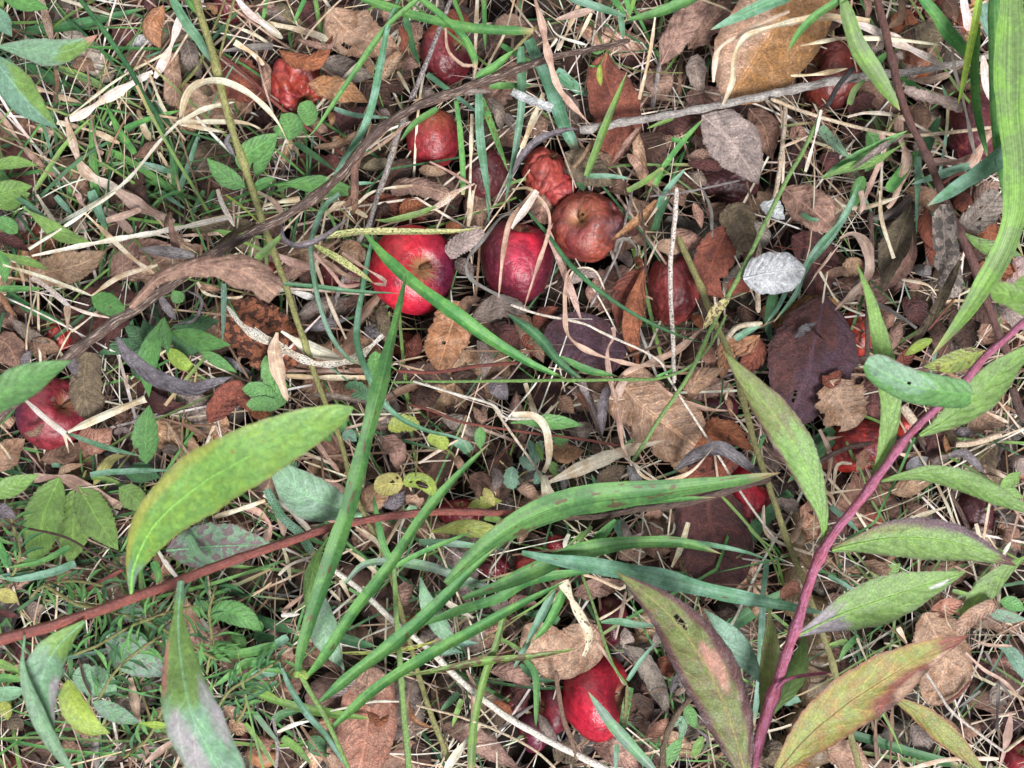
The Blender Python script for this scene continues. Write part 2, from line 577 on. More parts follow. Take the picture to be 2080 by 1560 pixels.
# ------------------------------------------------------------------ labels
LAND = [
    ((838, 548), 'the bright red apple with the russet stem pit'),
    ((1050, 533), 'the dark red apple with the crimson band'),
    ((1192, 462), 'the flat brownish-red apple'),
    ((1112, 360), 'the shrivelled orange-red apple'),
    ((1365, 590), 'the wrinkled apple behind the white stalk'),
    ((882, 285), 'the apple with the orange top'),
    ((905, 110), 'the wrinkled purple apple under the grass'),
    ((603, 175), 'the dented apple under the orange leaf'),
    ((988, 355), 'the mouldy purple apple'),
    ((1685, 155), 'the brown apple behind the grey stick'),
    ((1205, 1415), 'the glossy red apple'),
    ((108, 845), 'the red apple beside the brown leaf'),
    ((1515, 1010), 'the red apple half hidden by a brown leaf'),
    ((1970, 260), 'the maroon apple behind the grass'),
    ((1640, 740), 'the big dark purple leaf'),
    ((1570, 553), 'the whitish round leaf'),
    ((1535, 100), 'the big tan oval leaf'),
    ((1250, 210), 'the rust-red oval leaf'),
    ((1510, 300), 'the pale grey-brown leaf'),
    ((1185, 690), 'the maroon oval leaf'),
    ((905, 690), 'the tan leaf with a bite out'),
    ((745, 95), 'the large folded tan leaf'),
    ((1325, 840), 'the veined tan leaf'),
    ((1445, 1080), 'the large brown leaf'),
    ((490, 960), 'the big blurred yellow-green leaf'),
    ((455, 1110), 'the purple-spotted green leaf'),
    ((130, 1050), 'the pair of serrated green leaves'),
    ((745, 1460), 'the pink-brown leaf'),
    ((1135, 1305), 'the pale peach leaf'),
    ((60, 130), 'the blue-green leaves in the corner'),
    ((530, 680), 'the blotched orange-brown leaf'),
    ((270, 1290), 'the fine-leaved weed'),
    ((1780, 960), 'the magenta stem'),
    ((1420, 1330), 'the broad olive leaf'),
    ((1800, 1400), 'the red-flushed leaf'),
    ((1620, 1300), 'the mossy stick'),
    ((330, 590), 'the dead leaf on the brown stem'),
    ((1710, 810), 'the jagged tan leaf'),
    ((610, 1350), 'the joint of the broad grass'),
    ((465, 240), 'the olive-yellow stem'),
    ((1910, 520), 'the grey mottled leaf on the red stem'),
]
USED = {}


def auto_label(desc, p, path_len=None, closed=False):
    """desc + where it lies, by the nearest landmark; always a new phrase"""
    q = np.array(p)
    c = q.mean(0)
    d = q[-1] - q[0]
    ang = math.degrees(math.atan2(-d[1], d[0])) % 180
    run = ''
    if not closed:
        run = ('lying level', 'slanting up to the right', 'running upright', 'slanting up to the left')[int(((ang + 22.5) % 180) // 45)]
    order = sorted(range(len(LAND)), key=lambda i: np.hypot(*(np.array(LAND[i][0]) - c)))
    cand = []
    for i in order[:6]:
        lp, nm = LAND[i]
        v = c - np.array(lp)
        r = np.hypot(*v)
        if r < 45:
            rel = 'over' if not closed else 'against'
        elif r < 330:
            rel = 'below' if v[1] > abs(v[0]) else 'above' if -v[1] > abs(v[0]) else 'right of' if v[0] > 0 else 'left of'
        else:
            rel = 'some way from'
        cand.append((f'{desc} {rel} {nm}'))
        if run:
            cand.append((f'{desc} {run} {rel} {nm}'))
    for i in order[:4]:
        for j in order[:4]:
            if i < j:
                cand.append(f'{desc} between {LAND[i][1]} and {LAND[j][1]}')
    if run:
        cand.insert(1, None)
    cand = [x for x in cand if x and len(x.split()) <= 16]
    for x in cand:
        if x not in USED:
            USED[x] = 1
            return x
    for a in ('small', 'narrow', 'crumpled', 'thin', 'half-hidden', 'faded', 'short', 'bent', 'dull', 'crossing'):
        for x in cand:
            y = a + ' ' + x
            if y not in USED and len(y.split()) <= 16 and a not in x:
                USED[y] = 1
                return y
    return cand[0]


def tag(o, label, cat, group=None):
    o['label'] = label
    o['category'] = cat
    if group:
        o['group'] = group
    USED[label] = 1


def cvar(cols, s, amt=0.10):
    r = random.Random(s)
    k = 1 + r.uniform(-amt, amt)
    h = [1 + r.uniform(-amt, amt) * 0.4 for _ in range(3)]
    return [tuple(c[i] * k * h[i] for i in range(3)) + (1.0,) for c in cols]


SEED = [1]


def sd():
    SEED[0] += 1
    return SEED[0] * 0.618 % 9.0


GREENK = {'g', 'lg', 'lime', 'dg', 't', 'mint', 'yg', 'ogr', 'redl', 'yel', 'big', 'lil'}


def leaf_mesh_obj(name, s, col, hw, z, shape='o', arc=0.25, und=0.24, serr=0.0, nser=0, rag=0.2, spots=0.1, edge=0.2, vein=0.6,
                  holes=(), parent=None, loc=None, asym=0.0, tw=0.0, n=None, up=None, vf=0.0, uf=60.0, rib=True, colvar=0.1, patches=()):
    P, p = path3(s, z, 4)
    length = np.hypot(*np.diff(np.array(p), axis=0).T).sum()
    hwp = hw * OFF[2]
    if n is None:
        n = int(np.clip(length / 3.2, 16, 60))
        if holes:
            n = max(n, 36)
    M = 11 if hwp > 12 else 7
    if hwp > 35:
        M = 13
    if holes:
        M = 21
    P, p = path3(s, z, n)
    t = np.linspace(0, 1, n)
    pr = np.array(PROF[shape])
    W = np.interp(t, pr[:, 0], pr[:, 1])
    k = (CAM_H - P[:, 2]) / CAM_H
    hwm = W * hwp * PX * k
    seed = sd()
    V, uv = ribbon(P, hwm, M, arc, up=up, serr=serr, nser=nser, und=und, uf=uf, rag=rag, seed=seed, asym=asym, tw=tw, vfold=vf)
    O = P[0].copy() if loc is None else np.array(loc)
    F = grid_faces(n, M)
    if holes:
        cu = uv[F].mean(1)
        keep = np.ones(len(F), bool)
        for (ht, hs, rt, rs) in holes:
            dd = ((cu[:, 1] - ht) / rt) ** 2 + ((cu[:, 0] * 2 - 1 - hs) / rs) ** 2
            keep &= dd > 1
        F = F[keep]
    green = col in GREENK
    cols = cvar(pal(col), SEED[0], colvar)
    if patches:      # parts of the blade that have turned another colour: (t, s, t radius, s radius, colour)
        CC = [np.tile(np.array(c), (len(V), 1)) for c in cols]
        for (pt_, ps_, rt_, rs_, pc_) in patches:
            d = np.sqrt(((uv[:, 1] - pt_) / rt_) ** 2 + ((uv[:, 0] * 2 - 1 - ps_) / rs_) ** 2)
            d += np.array([0.35 * mnoise.noise(Vector((u_ * 6 + seed, v_ * 14, seed))) for u_, v_ in uv])
            w_ = np.clip((1.15 - d) / 0.3, 0, 1)[:, None]
            for k_ in range(3):
                CC[k_] = CC[k_] * (1 - w_) + np.array(pal(pc_)[k_]) * w_
        cols = CC
    me = new_mesh(name, V - O, F, uv, cols, (spots, edge, vein, seed), M_GREEN if green else M_DEAD)
    ob = link(name, me, parent, tuple(O) if parent is None else (0, 0, 0))
    if rib and hwp > 9:
        mid = V.reshape(n, M, 3)[:, M // 2, :]
        nn = mid.copy()
        nn[:, 2] -= 0.00005
        rr = np.linspace(1.0, 0.25, n) * min(0.0011, hwm.max() * 0.05)
        tv, tuv, tf = tube_geo(nn[: int(n * 0.94)], rr[: int(n * 0.94)], 5)
        c0_ = pal(col)[0]
        rc = [tuple(x * 1.35 for x in c0_[:3]) + (1,), tuple(x * 1.1 for x in c0_[:3]) + (1,), pal(col)[1]]
        if green:
            rc = [tuple(min(0.6, x * 1.7) for x in c0_[:3]) + (1,)] * 3
        if col == 'redl' or col == 'ogr':
            rc = [lin('b8c070'), lin('c8a878'), lin('b8c070')]
        rm = new_mesh('midrib', tv - O, tf, tuv, rc, (0, 0, 0, seed), M_STEM)
        link('midrib', rm, ob)
    return ob, p, O, seed


SIZEW = lambda L: 'small ' if L < 60 else 'large ' if L > 170 else ''


def Lf(s, col, hw, z=2.0, shape='o', label=None, st=None, stc=None, desc=None, **kw):
    """a leaf lying on its own: one thing"""
    green = col in GREENK
    p = pts(s)
    L = np.hypot(*np.diff(np.array(p), axis=0).T).sum()
    if not green:
        kw.setdefault('serr', 0.08)
        kw.setdefault('nser', int(L / 7))
    else:
        kw.setdefault('rag', 0.04)
        kw.setdefault('und', 0.1)
    name = 'green_leaf' if green else 'leaf_scrap' if (L < 66 or kw.get('rag', 0) >= 0.5) else 'dead_leaf'
    if not green and 'und' not in kw:
        kw['und'] = 0.18 + 0.2 * random.random()
    if not green and 'label' not in kw and label is None:
        if 'arc' not in kw:
            kw['arc'] = random.choice((-1, 1)) * random.uniform(0.35, 1.0)
        kw.setdefault('tw', random.uniform(-0.5, 0.5))
        if np.isscalar(z):
            z = [z + random.uniform(-.1, .3), z + random.uniform(.2, .8), z + random.uniform(-.4, .5)]
    ob, p, O, seed = leaf_mesh_obj(name, s, col, hw, z, shape, **kw)
    if st:
        zz = z if np.isscalar(z) else z[-1]
        P, _ = path3(st, kw.get('stz', [zz, zz * 0.8]), 10)
        tv, tuv, tf = tube_geo(P, np.full(10, 0.0007), 6)
        m = new_mesh('leaf_stalk', tv - O, tf, tuv, pal(stc or 'b'), (0.1, 0.1, 0, seed), M_STEM)
        link('leaf_stalk', m, ob)
    if label is None:
        arc = kw.get('arc', 0.25)
        adj = 'rolled ' if abs(arc) > 1.2 else 'curled ' if abs(arc) > 0.7 else 'spotted ' if kw.get('spots', 0) > 0.35 else ''
        d = desc or f"{SIZEW(L)}{adj}{PAL[col][3]} {'' if green else 'dead '}leaf"
        label = auto_label(d, p, closed=True)
    tag(ob, label, 'leaf', 'green leaves among the grass' if green else 'dead leaves on the ground')
    return ob


def blade_obj(name, s, col, hw, z, shape='t', arc=0.32, fleck=0.1, tip=0.12, dash=0.0, parent=None, O=None, tw=0.0, und=0.05, n=None):
    p = pts(s)
    L = np.hypot(*np.diff(np.array(p), axis=0).T).sum()
    n = n or int(np.clip(L / 9, 10, 46))
    P, p = path3(s, z, n)
    t = np.linspace(0, 1, n)
    pr = np.array(PROF[shape])
    W = np.interp(t, pr[:, 0], pr[:, 1])
    k = (CAM_H - P[:, 2]) / CAM_H
    hwm = np.maximum(W * hw * OFF[2] * PX * k, 0.00012)
    seed = sd()
    if col not in STRAW and L > 120:      # no leaf of grass keeps one width
        for i in range(n):
            hwm[i] *= 0.96 + 0.3 * mnoise.noise(Vector((t[i] * L / 110, seed, 4)))
        if not tw:
            tw = random.uniform(-0.35, 0.35)
    if col in STRAW:      # dry blades twist and pinch along their length
        for i in range(n):
            hwm[i] *= min(1.15, max(0.4, 0.88 + 0.8 * mnoise.noise(Vector((t[i] * L / 42, seed, 2)))))
    M = 5 if hw * OFF[2] < 14 else 9
    V, uv = ribbon(P, hwm, M, arc, und=und, seed=seed, tw=tw, uf=90, vfold=0.0 if col in STRAW else 0.16, rag=0.0 if col in STRAW else 0.12)
    uv = uv.copy()
    if O is None:
        O = P[0].copy()
    cols = cvar(pal(col), SEED[0], 0.14)
    me = new_mesh(name, V - O, grid_faces(n, M), uv, cols, (fleck, tip, dash, seed), M_BLADE)
    return link(name, me, parent, tuple(O) if parent is None else (0, 0, 0)), p, O


STRAW = {'s', 'w', 'p', 'b', 'gs'}


def B(s, col='g', hw=20, z=3.0, shape=None, label=None, **kw):
    """a grass blade or a dried one, each its own thing"""
    dry = col in STRAW
    p = pts(s)
    L = np.hypot(*np.diff(np.array(p), axis=0).T).sum()
    if shape is None:
        shape = 'c' if dry and L > 60 else 't'
    if dry:
        kw.setdefault('arc', random.choice((0.35, -0.5, 0.6, -0.9)))
        kw.setdefault('und', 0.3)
        kw.setdefault('tip', 0.0)
    ob, p, O = blade_obj('dry_grass_strand' if dry else 'grass_strand', s, col, hw, z, shape, **kw)
    if label is None:
        wpx = hw * OFF[2]
        a = 'broad ' if wpx > 10 else 'thin ' if wpx < 3.5 else ''
        l_ = 'long ' if L > 250 else 'short ' if L < 70 else ''
        sp = 'black-flecked ' if kw.get('dash', 0) > 0.3 else 'brown-spotted ' if kw.get('fleck', 0) > 0.4 else ''
        label = auto_label(f"{l_}{a}{sp}{PAL[col][3]} grass blade", p)
    tag(ob, label, 'grass blade', 'dry grass blades' if dry else 'green grass blades')
    return ob


def tube_obj(name, s, col, r, z, parent=None, O=None, scab=0.2, fleck=0.2, n=None, M=8, bumpy=0.08, nodes=()):
    p = pts(s)
    L = np.hypot(*np.diff(np.array(p), axis=0).T).sum()
    n = n or int(np.clip(L / 7, 8, 120))
    P, p = path3(s, z, n)
    k = (CAM_H - P[:, 2]) / CAM_H
    rr = (np.full(n, float(r)) if np.isscalar(r) else np.interp(np.linspace(0, 1, n), np.linspace(0, 1, len(r)), r)) * OFF[2] * PX * k
    seed = sd()
    t = np.linspace(0, 1, n)
    for i in range(n):
        rr[i] *= 1 + bumpy * 2 * mnoise.noise(Vector((i * 0.35, seed, 0)))
        w = rr[i] * bumpy * 2.5
        P[i, 0] += w * mnoise.noise(Vector((i * 0.22, seed, 3)))
        P[i, 1] += w * mnoise.noise(Vector((i * 0.22, seed, 6)))
    for nd in nodes:
        rr *= 1 + 0.35 * np.exp(-((t - nd) / 0.012) ** 2)
    rr[0] *= 0.7
    rr[-1] *= 0.5
    V, uv, F = tube_geo(P, rr, M)
    if O is None:
        O = P[0].copy()
    me = new_mesh(name, V - O, F, uv, cvar(pal(col), SEED[0], 0.08), (scab, fleck, 0, seed), M_STEM)
    return link(name, me, parent, tuple(O) if parent is None else (0, 0, 0)), p, O


def S(s, col='s', r=8, z=4.0, label=None, name='dry_stalk', cat='stalk', group='dry stalks and twigs', **kw):
    ob, p, O = tube_obj(name, s, col, r, z, **kw)
    if label is None:
        L = np.hypot(*np.diff(np.array(p), axis=0).T).sum()
        l_ = 'long ' if L > 250 else 'short ' if L < 70 else ''
        w = 'twig' if col in ('bark', 'greyst', 'black', 'red', 'moss') else 'stalk'
        label = auto_label(f"{l_}thin {PAL[col][3]} {w}", p)
    tag(ob, label, cat, group)
    return ob


def plant(name, label, cat, s0, z0, group=None):
    p = pts(s0)[0]
    O = np.array(world_xy(p[0], p[1], z0 / 100.0) + (z0 / 100.0,))
    e = bpy.data.objects.new(name, None)
    SC.collection.objects.link(e)
    e.empty_display_size = 0.01
    e.location = tuple(O)
    tag(e, label, cat, group)
    return e, O


def PL(par, s, col, hw, z, shape='w', name='leaf', **kw):
    kw.setdefault('rag', 0.03)
    kw.setdefault('und', 0.12)
    e, O = par
    return leaf_mesh_obj(name, s, col, hw, z, shape, parent=e, loc=O, **kw)[0]


def PS(par, s, col, r, z, name='stem', **kw):
    e, O = par
    return tube_obj(name, s, col, r, z, parent=e, O=O, **kw)[0]


def PB(par, s, col, hw, z, name='blade', **kw):
    e, O = par
    return blade_obj(name, s, col, hw, z, parent=e, O=O, **kw)[0]


# ------------------------------------------------------------------ apples
APPLES = []


def Apple(cx, cy, rx, ry, tilt, az, c1, c2, c3='8a8484', mould=0.1, streak=0.6, shine=0.6, wr=0.0, label='', z=None, res=None, deep=1.0,
          stem=True, dents=(), name='apple', squash=0.9, blush=()):
    """cx,cy,rx,ry photo px; tilt: angle of the stem axis away from the camera, az: photo direction it leans (deg, 0 = right, 90 = up)"""
    rm = 0.5 * (rx + ry) * PX
    zc = (rm * 100 * 0.86 if z is None else z) / 100.0
    k = (CAM_H - zc) / CAM_H
    rx_, ry_ = rx * PX * k, ry * PX * k
    X, Y = world_xy(cx, cy, zc)
    big = rm > 0.015
    nu, nv = (112, 72) if wr > 0.02 or big else (64, 40)
    th = np.linspace(0, math.pi, nv)
    ph = np.linspace(0, 2 * math.pi, nu + 1)
    TH, PH = np.meshgrid(th, ph, indexing='ij')
    # apple profile: dips at both ends
    prof = 1.0 - 0.42 * deep * np.exp(-(TH / 0.30) ** 2) - 0.20 * np.exp(-((math.pi - TH) / 0.22) ** 2)
    rad = prof * (1 + 0.06 * np.sin(TH) * np.cos(TH + 0.3))
    rad *= 1 + 0.018 * np.cos(5 * PH + 1) * (np.cos(TH / 2) ** 2 * 0.3 + np.sin(TH / 2) ** 8 * 1.3)
    x = rad * np.sin(TH) * np.cos(PH)
    y = rad * np.sin(TH) * np.sin(PH)
    zz = rad * np.cos(TH) * squash
    P = np.stack([x, y, zz], -1).reshape(-1, 3)
    seed = sd()
    S_ = Vector((seed * 3, seed, -seed))
    dn = np.empty(len(P))
    for i, q in enumerate(P):
        v = Vector(q)
        lump = 0.05 * mnoise.noise(v * 1.3 + S_)
        if wr:
            w = mnoise.noise(v * 2.6 + S_)
            vv = Vector((v.x * 3.1, v.y * 3.1, v.z * 1.3)) + S_ + Vector((mnoise.noise(v * 3 + S_), mnoise.noise(v * 3 - S_), 0)) * 0.9
            rdg = 1 - abs(mnoise.noise(vv)) * 2.4
            r2 = 1 - abs(mnoise.noise(vv * 2.3 + S_)) * 2.2
            if wr >= 0.12:      # a collapsed skin: long creases running from stem to eye
                fi = PH.ravel()[i]
                c_ = abs(math.sin(4.5 * fi + 2.4 * mnoise.noise(v * 1.4 + S_) + 0.6 * mnoise.noise(v * 3.0 - S_)))
                c2_ = abs(math.sin(9.5 * fi + 3.5 * mnoise.noise(v * 2.1 - S_)))
                lump += 0.09 * w - (0.10 * (1 - c_) ** 2 + 0.028 * (1 - c2_) ** 2) * math.sin(TH.ravel()[i])
                dn[i] = lump
                continue
            lump += wr * (0.8 * w - 0.75 * max(0, rdg) ** 3 - 0.3 * max(0, r2) ** 3)
        else:
            lump += 0.01 * mnoise.noise(v * 4 + S_)
        dn[i] = lump
    P *= (1 + dn)[:, None]
    P = P / np.abs(P[:, :2]).max()
    # tilt the stem axis
    a, b = R(tilt), R(az)
    ax = Vector((math.cos(b), math.sin(b), 0))
    from mathutils import Matrix
    rot = Matrix.Rotation(a, 3, Vector((0, 0, 1)).cross(ax))
    Rm = np.array(rot)
    Q = P @ Rm.T
    for (dx, dy, dr, dd) in dents:      # dents seen from above, in units of the radius
        g = np.exp(-(((Q[:, 0] - dx) ** 2 + (Q[:, 1] - dy) ** 2) / dr ** 2)) * (Q[:, 2] > 0)
        Q[:, 2] -= g * dd
    sx, sy = np.abs(Q[:, 0]).max(), np.abs(Q[:, 1]).max()
    Q = Q * np.array([rx_ / sx, ry_ / sy, 0.5 * (rx_ / sx + ry_ / sy)])
    O = np.array([X, Y, zc])
    uv = np.stack([PH.ravel() / (2 * math.pi), TH.ravel() / math.pi], 1)
    C1 = np.tile(np.array(lin(c1)), (len(Q), 1))
    C2 = np.tile(np.array(lin(c2)), (len(Q), 1))
    for (bx, by, wx, wy, bc) in blush:      # a cheek of another colour on the skin
        w = np.exp(-((Q[:, 0] / rx_ - bx) / wx) ** 2 - ((Q[:, 1] / ry_ - by) / wy) ** 2)[:, None]
        w = np.clip(w * 1.25, 0, 1)
        b = np.array(lin(bc))
        C1 = C1 * (1 - w) + b * w
        C2 = C2 * (1 - w) + b * np.array([.85, .8, .85, 1]) * w
    me = new_mesh(name, Q, grid_faces(nv, nu + 1)[:, ::-1] * 1, uv, (C1, C2, lin(c3)), (mould, streak, shine, seed), M_APPLE)
    ob = link(name, me, None, tuple(O))
    APPLES.append((cx, cy, max(rx, ry), zc))
    tag(ob, label, 'apple', 'fallen apples in the grass')
    sc = 0.5 * (rx_ + ry_)
    A = np.array(rot @ Vector((0, 0, 1)))
    if stem:
        top = Q.reshape(nv, nu + 1, 3)[0].mean(0)
        side = np.array(rot @ Vector((1, 0.3, 0)))
        SP = catmull(np.array([top - A * 0.03 * sc, top + A * 0.18 * sc + side * 0.03 * sc, top + A * 0.36 * sc + side * 0.16 * sc]), 10)
        tv, tuv, tf = tube_geo(SP, np.linspace(0.035, 0.05, 10) * sc, 7)
        m = new_mesh('apple_stem', tv, tf, tuv, (lin('6a4630'), lin('9a7048'), lin('3a2820')), (0.2, 0.3, 0, seed), M_STEM)
        link('apple_stem', m, ob)
    if A[2] < 0.55:      # the calyx is in view
        bot = Q.reshape(nv, nu + 1, 3)[-1].mean(0)
        vs, fs, us = [], [], []
        for i in range(5):
            an = i * 2 * math.pi / 5
            d = np.array(rot @ Vector((math.cos(an), math.sin(an), 0)))
            e = np.array(rot @ Vector((-math.sin(an), math.cos(an), 0)))
            b0 = len(vs)
            vs += [bot + e * 0.04 * sc - A * 0.01 * sc, bot - e * 0.04 * sc - A * 0.01 * sc, bot + d * 0.11 * sc - A * 0.07 * sc, bot + d * 0.05 * sc - A * 0.05 * sc]
            fs += [(b0, b0 + 1, b0 + 2, b0 + 3)]
            us += [(0, 0), (1, 0), (1, 1), (0, 1)]
        m = new_mesh('calyx', vs, fs, us, (lin('5a4034'), lin('7a5a40'), lin('3a2820')), (0, 0, 0, seed), M_DEAD)
        link('calyx', m, ob)
    return ob
# ------------------------------------------------------------------ apples (photo px)
Apple(838, 548, 88, 92, 22, -8, 'd42640', 'b41c38', mould=0.05, streak=0.6, shine=0.7, blush=((0.95, -0.2, 0.5, 0.9, '6c1a3c'), (-0.3, 0.3, 0.5, 0.4, 'e83040')), label='bright crimson apple with a russet stem pit facing up, left of centre')
Apple(1049, 533, 75, 86, 70, 80, '7a2038', '601c30', mould=0.12, streak=0.6, shine=0.6, wr=0.025, blush=((0.2, 0.42, 0.4, 0.3, 'ee2040'), (0.1, 0.0, 0.3, 0.5, 'c03050')), label='dark red apple with a crimson band and two straws across it')
Apple(1192, 462, 77, 75, 24, 150, 'a04c3c', '86383a', '5e5458', mould=0.38, streak=0.35, shine=0.45, wr=0.05, dents=((0.6, -0.25, 0.28, 0.4), (0.66, 0.42, 0.14, 0.35)), blush=((0.75, -0.1, 0.4, 0.35, '80585a'), (-0.1, 0.4, 0.6, 0.4, 'a0543c')), label='flat brownish-red apple with a grey-brown mouldy patch')
Apple(1106, 352, 50, 56, 60, 60, 'b0483e', '963430', mould=0.1, streak=0.2, shine=0.15, wr=0.16, label='shrivelled orange-red apple, deeply wrinkled like crumpled leather')
Apple(1136, 388, 42, 44, 80, 200, 'a83038', 'a84038', mould=0.1, streak=0.2, shine=0.3, wr=0.15, z=1.4, label='shrivelled red apple pressed under its crumpled neighbour')
Apple(1368, 588, 56, 74, 75, 95, '9c403e', '803438', '7a5a50', mould=0.3, streak=0.2, shine=0.6, wr=0.07, label='wrinkled brown-red apple behind an upright white stalk')
Apple(880, 284, 54, 62, 75, 100, '9c3238', '9c2a38', 'b88a80', mould=0.3, blush=((0.1, 0.7, 0.7, 0.5, 'a8583c'),), streak=0.5, shine=0.5, wr=0.03, label='red apple with a soft orange top under the long brown stem')
Apple(905, 110, 54, 62, 45, 20, '702234', '7c2c34', mould=0.1, blush=((-0.2, 0.8, 0.6, 0.4, 'b05438'),), streak=0.3, shine=0.7, wr=0.05, dents=((0.35, 0.1, 0.3, 0.2),), label='wrinkled purple-red apple beneath a curved grass blade at the top')
Apple(603, 172, 58, 62, 60, -60, '9c3034', '9c3c2c', '5c3020', mould=0.22, streak=0.3, shine=0.5, wr=0.13, dents=((0.25, -0.2, 0.3, 0.5), (-.3, .1, .2, .2)), label='dented red apple partly covered by a curled orange leaf')
Apple(986, 355, 46, 52, 60, 120, '7a3038', '5e3436', 'a8a8b0', mould=0.3, streak=0.2, shine=0.4, wr=0.06, label='purplish-brown apple with white mould behind narrow grass blades')
Apple(1688, 155, 62, 70, 60, 160, '8a3c30', '743230', mould=0.15, streak=0.3, shine=0.5, wr=0.06, dents=((0.5, 0.3, 0.4, 0.25),), z=1.6, label='brownish-orange apple crossed by a thick grey stick')
Apple(1975, 262, 56, 76, 60, 30, '5c2430', '6e2c2a', mould=0.1, streak=0.2, shine=0.5, wr=0.04, z=1.8, label='dark maroon apple behind wide grass at the right edge')
Apple(468, 8, 36, 42, 60, 30, '7c2430', '5c2028', mould=0.1, shine=0.6, wr=0.05, z=1.2, label='dark red apple beside the stem at the upper edge')
Apple(110, 842, 74, 76, 50, 30, '98303c', '8a2a3a', blush=((-0.8, 0.1, 0.35, 0.6, '6a2448'),), mould=0.15, streak=0.3, shine=0.5, wr=0.03, z=2.0, label='dull red apple with a purple flank near the left edge')
Apple(121, 684, 26, 31, 70, 60, 'b03434', 'a84a34', mould=0.2, streak=0.2, shine=0.6, wr=0.14, z=1.6, label='small shrivelled red apple above the blurred brown stem')
Apple(1212, 1415, 71, 89, 58, 8, 'dc2844', 'b81c38', '701c28', blush=((0.75, .1, .3, .6, '6a2a2c'),), mould=0.14, streak=0.35, shine=0.9, deep=1.9, label='glossy bright red apple with its stem pit turned sideways, lower centre')
Apple(1124, 1442, 36, 52, 60, 160, 'a82438', '6e1c34', mould=0.1, streak=0.4, shine=0.7, z=1.5, label='red apple peeping out left of the glossy one')
Apple(1084, 1484, 32, 44, 60, 200, '6c1c38', '5a1c34', mould=0.1, streak=0.3, shine=0.7, z=1.2, label='small purple apple under the pale straw stalk at the bottom')
Apple(1512, 1008, 50, 60, 60, 45, 'c42438', 'a01c34', mould=0.05, streak=0.4, shine=0.8, z=1.6, label='bright red apple under a rust leaf and a thin brown twig')
Apple(1080, 1148, 36, 32, 60, 45, 'b04038', '983030', mould=0.15, streak=0.2, shine=0.7, wr=0.16, z=1.6, label='shrunken wet-looking orange-red apple under crossing grass blades')
Apple(1002, 1150, 34, 26, 60, 120, '7a2034', '5a1c28', mould=0.2, streak=0.2, shine=0.8, wr=0.1, z=1.2, label='dark red apple remnant left of the shrunken orange-red one')
Apple(1130, 1105, 22, 20, 60, 45, '9a2830', '7a2028', mould=0.1, streak=0.2, shine=0.9, wr=0.1, z=1.4, label='tiny dark red windfall beneath the wide spotted blade')
Apple(1242, 1262, 34, 50, 60, 100, '6c2434', '4e1c28', mould=0.05, streak=0.3, shine=0.7, z=1.2, label='dark plum-red apple in the gap above the glossy apple')
Apple(1738, 680, 34, 48, 60, 60, 'b04030', '8a2c34', mould=0.1, streak=0.3, shine=0.6, wr=0.06, z=1.4, label='orange-red apple peeking from behind the big dark purple leaf')
Apple(1735, 905, 74, 56, 60, -60, '7a2228', 'a83028', mould=0.1, streak=0.3, shine=0.6, wr=0.06, z=1.3, label='dark red wrinkled apple under the jagged tan leaf')
Apple(1838, 862, 26, 30, 60, 0, 'b83c30', '8a2a2a', mould=0.1, shine=0.7, wr=0.08, z=1.7, label='small orange-red apple scrap against the magenta stem')
Apple(1975, 1040, 52, 50, 60, 0, '5c2028', '48202a', mould=0.1, streak=0.2, shine=0.5, wr=0.05, z=1.0, label='sunken maroon apple below the arching yellow-green leaf at right')
Apple(1455, 832, 44, 36, 60, 90, '5c2030', '481c24', mould=0.1, streak=0.2, shine=0.5, z=1.1, label='maroon apple in the shade under a curled tan leaf')
Apple(1476, 372, 66, 46, 60, 90, '5a2830', '482426', mould=0.15, streak=0.2, shine=0.4, wr=0.08, z=1.2, label='dark maroon rotting apple under the pale grey-brown leaf')
Apple(2068, 1545, 40, 36, 60, 90, 'a02030', '8a1c2c', mould=0.05, shine=0.7, z=1.2, label='red apple cut off by the bottom right corner')
Apple(697, 556, 48, 40, 60, 90, '6e2434', '5a2428', mould=0.15, shine=0.6, z=1.3, label='dark red apple hidden under dry grass left of the crimson apple')
Apple(540, 562, 30, 34, 60, 90, '9a2a34', '7a2428', mould=0.15, shine=0.6, z=1.3, label='red apple glimpsed beneath the dead leaf on the brown stem')
Apple(935, 1042, 46, 28, 60, 90, '8a2434', '6a2028', mould=0.15, shine=0.6, wr=0.05, z=1.3, label='dark red apple beneath the reddish stem and eaten yellow leaf')
Apple(1047, 1420, 26, 34, 60, 90, '6c2430', '52202a', mould=0.15, shine=0.5, wr=0.06, z=1.2, label='small dark red apple in brown debris left of the bottom apples')
Apple(1868, 24, 22, 20, 60, 90, '7c2430', '5c2028', mould=0.1, shine=0.5, wr=0.04, z=1.2, label='sliver of dark red apple by the stem at upper right')
Apple(1858, 130, 36, 34, 60, 30, '9a5a38', '8a4a34', mould=0.2, streak=0.2, shine=0.4, wr=0.05, z=1.3, label='small rotten orange-brown apple right of the brownish-red stem top')
Apple(1785, 1120, 34, 34, 60, 30, '8a6244', '6a4a38', mould=0.4, streak=0.1, shine=0.1, wr=0.14, z=1.4, label='brown rotten apple lump under the purple-edged leaf')
Apple(535, 1525, 34, 34, 60, 30, 'b8845a', 'a06a48', mould=0.2, streak=0.1, shine=0.3, wr=0.03, z=1.2, label='orange-tan rotten apple at the bottom behind green leaves')
